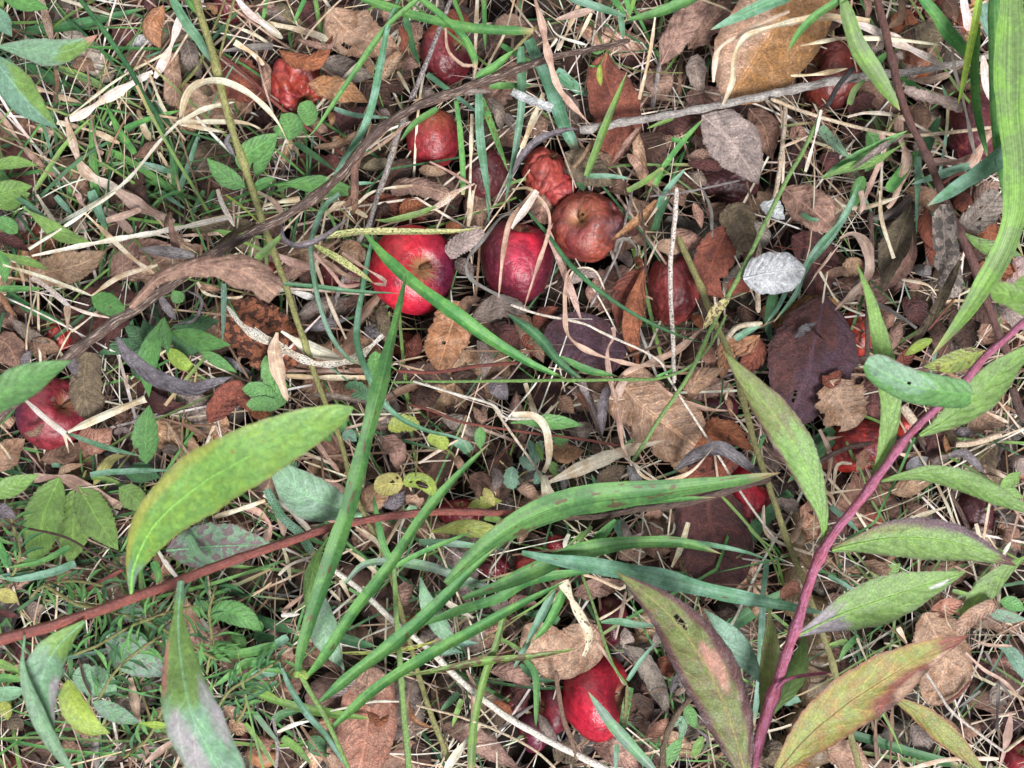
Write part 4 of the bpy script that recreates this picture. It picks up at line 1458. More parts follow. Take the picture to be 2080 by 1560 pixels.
B('1750,880 1860,790', 'gs', 10, 2.8)
B('1090,1570 1170,1430 1310,1270', 't', 24, 4.0)
B('1290,1290 1420,1410', 'w', 8, 3.4)
B('0,1430 120,1420 200,1490 250,1570', 's', 13, 5.8)
S('1250,50 1180,280 1110,500 1060,820', 'greyst', 18, 3.0, label='purplish-grey twig left of the big tan oval leaf')
S('1040,1480 1350,1440 1720,1360', 'greyst', 9, 4.4)
S('870,510 1000,540 1290,550', 'yst', 5, 4.4)
S('2000,760 2060,780 2040,1100 1990,1450 1900,1760 1850,2000 1860,2360', 's', [17, 20], [4.0, 5.2], fleck=.5, nodes=(.3, .55, .8), label='straw-coloured jointed stalk passing behind the whitish round leaf')
pt = plant('budding_weed', 'tiny green weed shoot with a pale bud over the rust-red leaf', 'weed', '800,190', 4.5)
PS(pt, '800,190 720,370 665,500', 'yst', 8, [4.6, 5.2])
PL(pt, '665,490 660,570 672,650', 'lime', 24, 5.4, shape='p', name='bud', rib=False)
PL(pt, '720,370 640,400 580,380', 'g', 12, 5.0, name='leaf', rib=False)
PL(pt, '690,440 640,500 570,490', 'g', 10, 5.0, name='leaf', rib=False)

# ---- upper right
T(3, 0)
Lf('420,300 560,180 700,110', 'dbrown', 100, 2.4)
Lf('1110,260 1170,130 1290,180', 'orange', 80, 2.8, arc=-.5)
Lf('1260,370 1340,270 1480,150', 'olive', 120, 3.0, und=.35, arc=-.5)
Lf('1480,-20 1540,60 1560,170', 'brown', 75, 2.6)
Lf('1560,90 1610,180 1630,270', 'rust', 45, 2.4, spots=.4)
Lf('920,300 960,360 970,450', 'grey', 70, 2.6)
Lf('810,640 950,720 1130,840', 'brown', 100, 2.6, arc=.5)
Lf('750,850 870,770 1020,790', 'maroon', 70, 2.4, und=.3)
Lf('1090,380 1120,410 1170,440', 'grey', 38, 6.8, arc=.8)
Lf('560,1160 620,1220 640,1330', 'maroon', 80, 2.2, und=.3)
Lf('700,960 790,990 850,1050', 'maroon', 80, 2.0)
Lf('1200,800 1320,880 1380,1000', 'brown', 90, 2.4)
Lf('1720,1570 1800,1450 1910,1370', 'pinkb', 80, 2.8)
Lf('320,1050 380,980 450,1050', 'pinkb', 60, 2.6)
Lf('700,60 640,170 560,240', 'brown', 60, 2.5)
Lf('1330,-40 1370,30 1400,60', 'brown', 70, 2.2)
Lf('880,-30 900,60 890,160', 'pinkb', 40, 3.0)
Lf('1560,1570 1640,1450 1740,1500', 'rust', 90, 2.0)
Lf('1180,1430 1350,1500 1450,1600', 'tan', 90, 2.2)
Lf('210,500 260,600 300,680', 'pinkb', 70, 2.4)
Lf('900,990 970,1120 880,1300', 'g', 95, 3.2, shape='o', vein=.15, spots=0, label='smooth rounded green leaf under the torn blade, upper right')
Lf('870,1330 830,1420 790,1560', 'g', 52, 3.4, shape='r', label='green spoon-shaped leaf below the smooth rounded one', vein=.2)
B('1730,-40 1760,180 1830,380 1950,560 2060,720 2150,835', 'g', 70, 8, label='x') if False else None
B('700,-40 760,180 830,380 950,560 1060,720 1145,835', 'lg', 86, [9.5, 7.2], arc=.35, shape='p', label='widest bright green grass blade hanging from the top, upper right')
B('780,-50 560,80 430,190 350,290 300,385', 'g', 40, [9.5, 7.5], arc=.8, shape='t', label='narrow green blade forking left from the wide one at the top')
B('1270,-40 1400,100 1500,250 1620,380 1670,480', 'g', 66, [8.5, 7.5], arc=.7, shape='p')
B('1740,-40 1700,200 1650,450 1610,670 1580,790', 'lime', 42, [11, 8.5], arc=1.0, shape='t', label='yellow-green blade hanging beside the widest ones at the upper right')
B('1740,180 1700,500 1720,850 1810,1215', 'g', 42, [9.5, 7.5], arc=.9, shape='p')
FULL()
B('2052,-20 2050,200 2062,330 2060,430 2035,510 1995,580 1950,650 1893,722', 'lg', 33, [12, 11, 7], arc=.3, shape='t', label='very long wide green blade down the right edge, bending left at its tip')
B('2022,-20 2025,200 2035,330 2060,470 2078,520', 'g', 20, [10, 9], arc=.4, shape='t')
B('2110,270 2010,335 1950,375 1884,418', 't', 22, [10.5, 9, 7.5], arc=.4, shape='t', fleck=.1, label='dark blue-green blade entering from the right edge')
T(3, 0)
B('1760,30 1800,180 1850,330', 't', 52, 5)
B('600,60 300,60 100,160 -10,240', 's', 0.4, 1) if False else None
B('390,345 700,290 1100,295 1530,350', 's', 22, [6.4, 7.2], shape='p', label='long level straw blade behind the widest green blade')
B('560,120 850,190 1100,310 1400,460 1560,540', 'w', 46, [6.2, 6.6, 5.8], shape='p', dash=.2, label='thick pale straw blade running under the brownish-red stem')
B('320,570 500,560 750,515', 's', 25, 5.6, shape='p')
B('1540,340 1560,530 1620,740 1710,1165', 'w', 15, 7.4, shape='u')
B('1620,-20 1640,100 1670,230', 'w', 40, 4.8)
B('1770,420 1800,650 1840,780', 'w', 48, 5.8, shape='p')
B('550,830 500,1050 430,1295', 'w', 12, 7.4, shape='u')
B('1140,870 1150,1050 1200,1220 1100,1500 1050,1570', 'p', 40, [5.2, 4], shape='c')
B('760,790 800,680 890,590', 'lg', 26, 5.6)
B('950,500 1050,390', 'g', 28, 3.4)
B('1150,560 1290,690', 'g', 34, 4.0)
B('540,960 640,1080 770,1200', 'mint', 42, 4.2, fleck=.6)
B('560,1345 800,1200 1000,1090 1200,985', 'g', 42, [6.4, 7.2], fleck=.5, shape='p', label='green torn blade with a grey curled edge, left of the brownish-red stem')
B('1010,1010 1030,1130 960,1300 850,1570', 'p', 26, 5.0)
B('1010,1120 1000,1570', 's', 11, 4.4)
B('1050,1440 1280,1130', 'g', 50, 4.4, arc=.8)
B('1300,1200 1380,1000 1450,870', 'dg', 50, 4.4, arc=.8)
B('1280,1180 1270,1570', 't', 28, 4.6)
B('1670,1250 1500,1300 1230,1390', 't', 32, 5.2)
B('750,880 900,850 1100,870 1300,960 1450,1060 1500,1175', 's', 15, 5.2, label='thin orange straw arching under the brownish-red stem')
B('1350,1210 1560,1220 1720,1180', 'p', 32, 4.6)
B('250,1110 420,1040 500,1000', 's', 13, 5)
B('1680,1270 1740,1150 1840,980', 'p', 38, 5.2)
B('1150,-20 1150,130 1060,210', 'b', 32, 4.2, arc=1.0)
B('0,750 170,620' , 'gs', 14, 3.0)
B('1560,800 1500,740 1460,640', 't', 16, 4.2)
B('1200,590 1350,610 1520,560', 'p', 26, 4.6)
S('170,745 500,870 1000,1000 1300,1020 1840,960', 's', 14, 5.4, label='long thin straw-coloured stalk crossing below the brown apple')
S('790,515 680,650 590,810', 'black', 20, 6.6, label='short black twig in front of the brown apple')
S('1470,1385 1560,1320 1670,1300', 'red', 11, 5.6)
S('1040,1010 1100,900 1140,850', 'yst', 9, 5.4)
# ---- left, upper middle
T(0, 1)
Lf('235,630 430,590 620,540 800,440', 'tan', 135, 3.2, arc=.35, vein=.9, st='790,440 850,410 880,440', rag=.25, label='broad tan leaf with pale veins under a long straw, left side')
Lf('180,350 320,300 440,330', 'rust', 95, 1.8)
Lf('820,640 1000,500 1270,380', 'pinkb', 165, 2.4, arc=.3, und=.25)
Lf('-20,320 110,380 230,450', 'maroon', 55, 3.2, arc=.6)
Lf('560,180 600,250 650,310', 'lgrey', 60, 2.0, und=.4)
Lf('110,190 160,230 190,310', 'lgrey', 55, 2.0, und=.4)
Lf('270,30 380,60 480,20', 'dbrown', 80, 1.8)
Lf('880,60 980,150 1080,200', 'brown', 70, 1.8)
Lf('85,960 210,1060 380,1140', 'grey', 55, 3.2, arc=.7, label='pale grey-green folded leaf left of the small shrivelled apple')
Lf('-30,1100 70,1170 150,1340', 'brown', 140, 2.8)
Lf('250,1220 340,1180 450,1220', 'brown', 100, 2.4)
Lf('170,1340 200,1250 240,1190', 'bgrey', 40, 3.4)
Lf('590,880 680,860 790,890', 'dbrown', 80, 2.0)
Lf('1030,1430 1150,1500 1280,1560', 'maroon', 110, 2.0)
Lf('1690,1240 1800,1320 1930,1400', 'bgrey', 36, 3.0, arc=1.0)
Lf('1450,290 1580,250 1750,210', 'olive', 75, 3.0, und=.35, spots=.4)
Lf('0,760 60,880 130,940', 'otan', 30, 3.4)
Lf('-10,900 60,940 130,1060', 'pinkb', 80, 2.2)
Lf('-20,430 30,560 40,690', 'g', 55, 4.2)
Lf('1500,1250 1640,1290 1720,1340', 'pinkb', 60, 2.2)
Lf('1290,150 1280,260 1400,390', 'pinkb', 38, 4.6, arc=1.0)
Lf('1880,740 1950,800 2060,810', 'maroon', 90, 2.0)
Lf('1480,700 1560,720 1690,740', 'peach', 34, 4.0, arc=1.0)
Lf('170,1260 220,1100 300,1010', 'pinkb', 70, 2.2)
FULL()
Lf('452,630 510,665 560,700 612,735', 'orange', 66, 3.4, shape='r', arc=.25, spots=.75, colvar=.03, label='blotched orange-brown leaf with dark spots under the pale straw', rag=.3)
Lf('178,715 170,780 182,848', 'olive', 36, [6, 5.6], arc=-.5, shape='b', label='brown leaf draped over the right shoulder of the dull red apple')
Lf('423,858 450,822 480,798 512,838', 'rust', 30, 3.6, arc=.4, label='rust-red pointed leaf left of the lobed green leaf')
T(0, 1)
Lf('-20,110 100,50 230,10', 'lg', 85, 4.4)
Lf('-30,220 60,250 130,310', 'g', 60, 4.2, shape='r')
Lf('-20,440 120,500 260,540 370,590', 'lg', 36, 4.8, shape='w')
FULL()
Lf('45,420 90,452 130,478 188,494', 'lg', 17, 5, shape='w', label='slender yellow-green leaf above the broad tan leaf at left')
T(0, 1)
B('90,10 250,130 500,330', 't', 20, 4.6)
B('690,-10 740,130 810,290', 't', 38, 3.4)
B('-10,730 330,730', 'g', 26, 3.2)
B('50,770 250,890 490,1000', 'dg', 42, 2.6)
B('870,-5 480,262 215,430', 'w', 15, [4.2, 5.8], shape='u', label='long cream straw slanting down over the broad tan leaf')
B('1720,195 1250,290 700,390 240,482', 'w', 22, [6.6, 6.2], shape='c', label='longest cream straw on the left, resting on the broad tan leaf')
B('640,160 850,360 1000,500 1160,615', 's', 18, 5.2)
B('20,550 350,650 690,782', 's', 16, 5.0)
B('690,782 900,640 1190,550', 's', 18, 5.2)
B('240,640 370,730 525,865', 'w', 26, 5.0, dash=.8)
B('510,860 510,1055', 'p', 26, 5.0)
B('520,860 650,910 830,950', 's', 12, 5.0)
B('800,215 950,170 1060,130', 'p', 36, 4.0)
B('540,1055 640,980 760,880', 's', 12, 4.6)
B('880,-10 1080,120 1320,225', 'p', 54, 3.4, shape='c', dash=.2)
B('1100,100 1240,265', 's', 18, 3.2)
B('820,580 640,730 520,850', 'lg', 9, 4.8)
B('540,1040 480,1140 420,1270', 's', 9, 5.2)
B('1400,-20 1200,60 1050,270', 'g', 14, 3.2)
B('1540,-10 1440,190', 'dg', 20, 3.0)
B('1620,-10 1520,200', 'dg', 20, 3.0)
B('1200,-10 1400,130', 't', 18, 3.0)
B('420,30 500,120 560,190', 't', 24, 3.0)
B('280,20 340,120 420,240', 's', 18, 3.2)
B('590,10 620,90 700,150', 'p', 20, 3.0)
B('780,130 880,190 1000,310', 'p', 34, 3.0)
B('1690,690 1690,900 1680,1120', 't', 22, 6, dash=.7, label='speckled blue-green blade hanging beside the blotched orange-brown leaf')
B('1710,860 1850,1030 2090,1170', 'w', 38, 5.2, dash=.9, shape='p')
B('1100,1320 1060,1230 1120,1150', 's', 12, 4)
B('660,1270 790,1350', 's', 10, 4)
B('790,1350 800,1250', 's', 9, 4)
B('960,1380 960,1480 1060,1420', 's', 12, 4)
B('1490,680 1560,770 1750,800 1830,790', 's', 12, 4.4)
B('1700,20 1850,130 1960,240', 'lime', 9, 4.4)
B('1640,-20 1680,100 1770,260', 'w', 18, 4.2, dash=.6)
B('1760,60 1770,260', 'p', 16, 4.4, dash=.7)
B('1180,320 1300,350 1440,370', 's', 14, 4)
B('0,520 120,510 230,500', 'w', 22, 3.4)
B('60,240 150,110', 'lg', 9, 3.4)
S('1420,-40 1400,130 1385,280', 'bark', 8, 4.2)

# ---- centre left
T(1, 1)
B('70,685 400,710 760,752 1080,765', 't', 22, [8, 6.8], shape='p', arc=.9, label='long level blue-green blade ending on the crimson apple')
FULL()
B('743,476 790,530 843,578 910,627 991,686 1080,740 1155,772', 'g', 17, [6.8, 8.2, 5.6], shape='p', arc=.8, fleck=.05, label='green grass blade slanting down right across the crimson apple')
B('690,395 660,420 640,465 632,500 638,560 650,620 672,680 705,725 737,742', 't', 7, [5.4, 8.0, 5.2], shape='c', arc=.9, label='curved blue-green blade hooking down left of the crimson apple')
B('757,475 737,590 727,650 727,700 748,760 778,815 815,850 870,875 935,892 955,920', 't', 8.5, [5, 6.6, 5.6], shape='p', arc=.9, label='long blue-green blade curving below the crimson apple to the right')
T(1, 1)
B('410,350 620,322 800,300 1100,300 1350,300 1560,292 1720,262', 'fy', 32, [6.6, 7.2, 6], shape='p', dash=1.0, arc=.7, label='yellow-green blade densely flecked black above the crimson apple')
B('440,400 620,500 800,620 890,690', 'fy', 32, [6.4, 7], shape='p', dash=1.0, label='flecked yellow-green blade pointing at the crimson apple from the left')
B('650,460 800,560 960,660 970,700 890,690', 'p', 15, [6.6, 7.4], dash=.4)
B('450,540 560,850 680,1110', 's', 15, 5.8, shape='u')
B('930,770 780,970 660,1190', 'b', 42, 3.0, shape='c')
B('-20,1040 200,1180 400,1280 560,1300 760,1250 960,1080', 'w', 34, [5, 5.6, 4], shape='c', dash=1.0, label='pale curved straw blade with rows of black dashes, left of centre')
B('190,1050 400,1180 660,1262', 'w', 58, [5.2, 4.6], shape='p', label='broad cream straw blade above the black-dashed one', und=.15)
B('160,1060 140,1200 180,1400 240,1580', 'p', 60, [5.6, 5], shape='p', und=.1, label='salmon dry blade hanging down beside the lobed green leaf')
B('120,450 250,520 420,570', 'p', 34, 4.6, dash=.5)
B('420,450 580,620 660,710 830,690', 'p', 18, 5.0)
B('0,510 100,420 210,310', 'lg', 30, 7.0)
B('1360,110 1200,170 1000,215 900,210', 'lg', 26, [6.2, 6.6], dash=.6, shape='p')
B('2090,-10 1930,200 1870,430 1830,800', 'p', 22, [6.2, 8.2, 7.6], arc=.7, shape='p', label='pinkish dry blade curving down over the dark red apple')
B('1980,150 1850,190 1720,350 1600,500 1590,600 1650,680 1850,790 2090,910', 'gs', 15, [6, 6.4, 5.6], label='grey dry blade looping round the dark red apple')
B('1640,-10 1600,260', 's', 18, 4.4, shape='u')
B('1740,-10 1760,240', 't', 10, 5)
B('230,1390 500,1400 830,1400', 's', 20, 3.0, shape='u')
B('150,1350 500,1350 820,1360', 'p', 22, 2.8, shape='u')
B('700,1340 820,1350 960,1340', 'b', 20, 3)
B('980,1560 1100,1500 1260,1440', 'b', 28, 2.8)
B('60,100 200,70 330,50', 's', 22, 3.6, shape='u')
B('10,0 120,60 200,160', 'p', 26, 3.8)
B('520,180 600,110 700,70', 's', 26, 4.4, dash=.7)
B('560,50 700,110 840,190', 's', 22, 4.0, dash=.3)
B('880,330 800,640 770,760', 'dg', 12, 4.6)
B('600,470 640,530 760,610', 'b', 18, 4.4)
B('450,480 700,640 840,660', 'p', 30, 4.2, dash=.3)
B('100,720 300,760 440,800', 'w', 26, 3.2)
B('1270,1350 1070,1290 1260,1240', 's', 10, 3.4)
B('950,1100 990,970 1010,900', 'lg', 24, 2.8)
B('1480,850 1470,740', 'w', 8, 5.4)
S('1060,1350 1350,1360 1700,1310 1980,1290', 'red', 13, 4.2, label='thin hairy reddish stalk above the level green stem')
S('660,1130 560,1180 480,1250', 'bark', 12, 2.6)
FULL()
Lf('932,612 912,680 890,752', 'otan', 46, 4.2, shape='r', arc=.25, holes=((.16, -.72, .18, .5), (.62, .1, .03, .07)), label='orange-tan leaf with a large bite out below the crimson apple', rag=.2, vein=.5)
T(1, 1)
Lf('1440,470 1560,380 1720,300', 'lgrey', 90, 4.0, shape='b', arc=-.4, vein=.9, label='pale grey ribbed leaf between the crimson and dark red apples', serr=.2)
Lf('1500,520 1590,580 1640,650', 'grey', 75, 3.0)
Lf('1640,960 1850,860 2080,900', 'grey', 100, 3.0, arc=.3)
Lf('1800,1000 1900,1080 1980,1170', 'maroon', 85, 2.8, und=.5, rag=.4)
Lf('310,930 470,850 720,800', 'grey', 60, 3.0, arc=-.8, und=.3)
Lf('360,1030 500,1000 720,940', 'bgrey', 50, 2.4)
Lf('640,430 740,460 840,510', 'tan', 95, 3.2)
Lf('820,1020 880,1050 930,1010', 'bgrey', 70, 2.8, und=.4)
Lf('960,880 960,1020 1020,1200', 'olive', 55, 2.6)
Lf('1130,1280 1190,1180 1230,1060', 'rust', 80, 2.2)
Lf('1050,1420 1270,1370 1500,1440', 'dbrown', 110, 2.2, und=.2)
Lf('1670,1120 1740,1250 1710,1420', 'grey', 60, 2.8)
Lf('1480,1380 1620,1450 1720,1550', 'dbrown', 95, 2.0)
Lf('1080,180 1180,110 1290,90', 'orange', 75, 2.6)
Lf('880,90 960,130 1010,180', 'dbrown', 60, 2.0)
Lf('700,-30 745,80 730,170', 'brown', 32, 5.2, arc=1.0)
Lf('1240,170 1330,130 1420,180', 'dbrown', 70, 2.0)
Lf('1430,290 1500,280 1580,340', 'orange', 60, 2.8)
Lf('1550,930 1590,830 1700,800', 'brown', 50, 3.2, arc=1.0)
Lf('1980,1050 2030,1100 2090,1230', 'rust', 55, 2.4)
Lf('1780,1400 1830,1480 1900,1570', 'bgrey', 80, 2.2)
Lf('200,650 280,600 420,560', 'pinkb', 70, 2.2)
Lf('940,860 960,950 1000,1020', 'olive', 60, 3)
wd = plant('wild_strawberry', 'small serrated green leaves beside the broad grass blade, below the bitten leaf', 'weed', '860,1520', 1.5)
PL(wd, '850,1560 760,1500 670,1460', 'dg', 85, 3.2, shape='r', serr=.25, nser=6)
PL(wd, '850,1430 900,1300 900,1200', 'g', 72, 3.4, shape='r', serr=.25, nser=6)
PL(wd, '870,1480 950,1420 1000,1350', 'g', 60, 3.2, shape='r', serr=.25, nser=6)
PS(wd, '860,1600 850,1500 850,1420', 'yst', 6, [1.5, 3])

# ---- centre right
T(2, 1)
Lf('865,1200 700,1190 480,1110 225,1150', 'plum', 215, [3.2, 2.8], shape='r', arc=.2, und=.06, vein=.5, spots=.05, colvar=.02, edge=.15, label='smooth maroon oval leaf below the dark red and brownish apples', serr=.02, rag=.06)
Lf('165,1020 240,930 350,870', 'rust', 70, 2.2)
Lf('10,880 80,1000 110,1180', 'brown', 70, 2.2, arc=.6)
Lf('70,1230 150,1150 240,1290', 'brown', 80, 2.2)
Lf('1010,540 940,800 900,1050 960,1330', 'orange', 90, [5.4, 4.2], shape='l', arc=.6, label='narrow folded orange-brown leaf left of the wrinkled apple')
Lf('1015,560 880,680 820,830 800,1030', 'rust', 95, [5.0, 4.0], shape='l', arc=-.5, label='dark rust leaf tucked behind the narrow orange-brown one')
FULL()
Lf('1482,455 1452,520 1440,570 1470,606', 'rust', 44, 4.4, shape='o', arc=.3, vein=.4, colvar=.03, label='rust-red leaf with a pale edge right of the wrinkled apple')
Lf('1674,600 1658,680 1636,770 1592,884', 'plum', 100, [4.6, 5.0, 3.8], shape='o', patches=((.35, .6, .5, .45, 'maroon'), (.2, 0, .2, .5, 'maroon')), asym=-.1, arc=-.35, und=.16, uf=35, vein=.45, spots=.1, edge=.1, colvar=.02, holes=((.72, .15, .04, .06),), label='big dark purple leaf with a grey crumb on it, right of centre', serr=.03, rag=.1)
Lf('1510,566 1570,553 1636,546', 'white', 46, [7.6, 8.2, 7.8], shape='r', arc=-.35, tw=.2, und=.14, spots=.0, vein=.5, edge=.05, rag=.08, label='whitish round leaf caught on the jointed straw stalk', serr=.03, colvar=.02)
T(2, 1)
Lf('1640,780 1700,700 1790,760', 'rust', 70, 3.6)
Lf('1600,130 1720,230 1800,440', 'olive', 130, [4.2, 4.8], shape='b', arc=.3, rag=.4, label='olive-grey torn leaf above the rust-red one')
Lf('1870,100 1960,120 2060,210', 'white', 75, [6.0, 6.4], rag=.6, und=.4, label='whitish torn scrap above the round whitish leaf')
Lf('1830,230 1890,300 1900,430', 'lgrey', 60, 5.8, rag=.6, und=.4)
Lf('1090,60 1000,170 880,270 750,365', 'otan', 48, [5, 6], shape='p', arc=1.2, und=.4, rag=.6, label='curly orange-tan shred touching the flat brownish-red apple')
Lf('1090,400 1180,410 1290,430', 'peach', 62, 5.0, shape='r', arc=-.5, label='peach-coloured leaf lying on top of the wrinkled apple')
Lf('1200,280 1330,360 1470,370', 'pinkb', 100, 3.6, und=.3)
Lf('1370,80 1400,170 1430,280', 'pinkb', 48, 4.6, arc=.9)
Lf('1470,180 1560,150 1620,220', 'brown', 90, 2.8)
Lf('1870,1080 1760,1160 1640,1180 1580,1420', 'otan', 90, [4.0, 3.4], shape='o', arc=.3)
Lf('1870,1100 1830,1240 1700,1400', 'rust', 90, 3.6, arc=.5)
Lf('1430,1150 1480,1230 1530,1310', 'salmon', 65, 3.2, arc=.6)
Lf('1310,1580 1400,1430 1600,1330', 'tan', 90, [3.4, 4.2], arc=-.7, vein=.9)
Lf('420,690 560,610 690,650', 'lgrey', 52, 2.6, arc=-.6)
Lf('860,220 900,270 940,330', 'maroon', 60, 2.6)
Lf('780,430 860,500 920,560', 'grey', 60, 2.4)
Lf('1780,430 1840,520 1900,540', 'maroon', 90, 2.4)
Lf('1390,820 1450,860 1430,1000', 'dbrown', 60, 2.6)
Lf('1350,930 1400,960 1430,1040', 'orange', 55, 2.8)
Lf('930,480 960,520 980,600', 'orange', 36, 3.6)
Lf('560,1400 680,1440 740,1330', 'brown', 90, 2.4)
Lf('1900,860 1960,950 2080,980', 'otan', 80, 2.6)
Lf('1700,870 1770,900 1860,870', 'dbrown', 90, 1.8)
FULL()
Lf('1255,770 1300,820 1350,860 1412,905', 'tan', 66, [3.4, 4.2], shape='b', arc=.3, und=.12, vein=1.0, spots=.12, label='veined tan leaf, pale orange, right of the level green stem', serr=.05, rag=.3)
B('1055,405 1085,445 1112,475 1160,540 1230,600 1310,650 1390,685 1450,700', 'dg', 5.5, [6, 7, 6], shape='p', arc=.9, label='dark green thin blade sweeping under the flat brownish-red apple')
T(2, 1)
B('520,960 430,700 320,430 270,280', 'p', 24, [6.2, 6.6], dash=.5, shape='c', label='pinkish dry blade between the dark red apple and the maroon leaf')
B('460,570 410,640 400,900 430,1090 600,1210 900,1300 1130,1322', 'p', 22, [6.6, 7, 5.6], shape='p', label='curled pinkish blade trailing over the smooth maroon leaf')
B('430,660 470,590 560,570 640,610 700,740', 's', 9, 6.2)
B('190,-10 100,130 -10,270', 'w', 26, [7.6, 7], dash=.3, shape='u')
B('180,10 250,90 285,200 270,330 180,600 90,880', 'p', 18, [7.6, 7.2, 5.8], shape='p', label='dry blade bent across the right of the dark red apple')
B('760,1020 770,1090 720,1200 740,1400 790,1570', 'p', 20, [5, 4.6], shape='c')
B('-20,930 180,1080 350,1280 500,1400 540,1400', 'dg', 46, [7, 6], arc=.9, shape='p', label='dark green blade joining the level stem over the maroon leaf')
B('370,1240 560,1340 800,1392', 'g', 28, [6.4, 6], shape='p')
B('1100,380 1060,460 1010,570', 's', 10, 5.0)
B('1080,290 1110,170 1190,30', 'dg', 30, 3.8)
B('1150,40 1000,250', 's', 12, 4.0, shape='u')
B('780,450 800,370 880,360 940,430 930,540', 'gs', 14, 4.0)
B('1450,1020 1250,1190 1050,1285 880,1350 800,1430 790,1570', 'p', 32, [6.0, 5, 4.4], shape='p', label='pinkish dry blade winding left from the thin yellow-green stem')
B('1640,800 1540,890 1440,1035', 'fy', 42, 7.2, fleck=.8, dash=.3, shape='p', label='brown-mottled sheath on the thin yellow-green stem')
B('1680,1110 1800,1040 1880,1010', 't', 28, 4.0)
B('2080,720 2000,880 1910,1000', 't', 18, 5.0)
B('1960,780 1930,1000 1960,1160', 'dg', 34, 3.6)
B('1440,-10 1500,120 1510,340', 'gs', 14, 4.6)
B('850,1560 750,1560 470,1440', 's', 6, 4)
B('1000,300 1200,310', 's', 8, 4)
B('820,370 900,340', 'w', 10, 4)
B('1250,1370 1400,1360', 'b', 14, 3.4)
S('-10,850 200,920 530,990 700,1070 1080,1250 1180,1400 1280,1560 1500,1900 1750,2300 2000,2640', 'w', 9, [7, 6, 5], label='long thin cream stalk zigzagging over the maroon leaf towards lower right', nodes=(.03, .17, .28))
S('900,-40 900,20 860,200 820,400 720,620 590,870', 'greyst', 10, 3.6)
S('970,90 1000,350 1010,620', 'b' and 'bark', 10, 5.9)
S('840,1250 1100,1160 1420,1040', 'b', 10, 4.6)
S('1590,1140 1700,1020 1890,990', 's', 20, 5.2, label='broken pinkish stick end meeting the jointed straw stalk')
S('1240,-30 1230,200 1200,480 1195,760 1215,1100 1225,1440', 'w', [19, 16], [6.0, 6.6, 5], fleck=.6, scab=.1, label='upright white stalk in front of the wrinkled brown-red apple')

# ---- right
T(3, 1)
Lf('1230,100 1130,380 1080,560 1005,765', 'olive', 150, [4.0, 3.2], shape='l', arc=.35, vein=1.0, und=.1, label='tall olive-brown leaf with strong side veins, right of the whitish leaf')
Lf('1240,330 1230,480 1120,640 1010,760', 'pinkb', 60, 4.2, shape='l', arc=.8)
Lf('330,330 480,480 530,850', 'maroon', 200, [2.8, 2.4], arc=.3, und=.15, label='dark maroon leaf lying above the big dark purple one')
Lf('260,-30 480,130 680,310', 'pinkb', 170, 3.4, arc=.25, vein=.8)
Lf('710,600 800,560 870,590', 'tan', 80, 2.6, und=.3)
Lf('210,1020 420,900 740,850', 'gold', 130, 3.0)
Lf('1610,270 1730,200 1900,10', 'grey', 115, [4.8, 5.2], shape='b', holes=((.35, .1, .05, .14), (.55, -.4, .04, .12)), spots=.4, label='grey-brown leaf with two black holes near the right edge')
Lf('1350,120 1350,280 1400,440', 'rust', 80, 3.2)
Lf('1700,20 1640,80 1620,160', 'rust', 100, 2.6)
Lf('1700,330 1800,300 1930,350', 'orange', 110, 3.0)
Lf('1750,720 1850,590 2090,480', 'orange', 130, 3.2, label='orange-brown leaf under the brownish-red stem near the right edge')
Lf('1190,790 1260,880 1310,1010', 'maroon', 105, 2.6)
Lf('1080,1200 1110,1090 1150,970', 'pinkb', 58, 3.0)
Lf('1000,850 1060,940 1060,1060', 'brown', 60, 2.6)
Lf('1540,880 1620,1060 1640,1260', 'dbrown', 110, 2.6, arc=.6)
Lf('1420,960 1450,1120 1500,1280', 'dbrown', 90, 2.2)
Lf('1640,840 1760,900 1900,1000', 'dbrown', 90, 2.2)
Lf('1880,870 1980,920 2090,1040', 'lgrey', 75, 3.8)
Lf('1110,1310 1200,1240 1230,1150', 'rust', 60, 2.8)
Lf('1240,560 1330,600 1380,560', 'bgrey', 50, 2.6)
Lf('1370,300 1390,450 1380,560', 'rust', 60, 2.8)
Lf('560,1385 620,1430 700,1340', 'rust', 60, 4.8, arc=.5, label='small glossy rust scrap at the lower edge of the dark purple leaf')
Lf('350,1100 430,1030 520,980', 'bgrey', 36, 5.2, rag=.7, und=.6, arc=.6, label='grey crumpled crumb on the big dark purple leaf')
Lf('465,1020 520,1070 575,1120', 'dbrown', 16, 5.4, shape='p', arc=1.6, label='thin dark seed husk on the big dark purple leaf')
Lf('1300,660 1250,700 1150,640', 'pinkb', 50, 2.6)
Lf('800,770 900,760 1060,800', 'pinkb', 34, 3.6)
Lf('560,640 700,600 760,640', 'pinkb', 45, 3.0)
Lf('870,640 800,780 720,840', 'grey', 50, 3.0)
B('690,350 790,315 880,400 912,580 850,700 650,895', 'p', 50, [5, 6.2, 5], shape='p', arc=.9, und=.15, label='pink-brown striped blade bent like a hook, right of the whitish leaf')
B('705,375 590,520 490,645', 'p', 14, 5.8, shape='p')
B('990,-10 1010,220 1100,500', 's', 14, 6, shape='u')
B('650,50 740,110 900,110 1180,20', 's', 24, 4.8, shape='p')
B('540,600 680,830 870,930', 's', 12, 5)
B('950,830 1130,930 1270,1030', 'gs', 14, 4.6, shape='u')
B('830,-60 760,110 650,290 540,440 430,560 360,660 270,740', 't', 34, [7.2, 6], shape='p', arc=.8, label='blue-green blade slanting down to the whitish round leaf')
B('720,200 500,450 400,640 350,780 190,985', 't', 32, [7.2, 5.4], shape='p', arc=.8)
B('1270,-30 1268,310', 't', 14, 5)
B('400,165 470,205 540,210', 't', 20, 4.4)
B('600,600 580,700 560,840', 's', 8, 5)
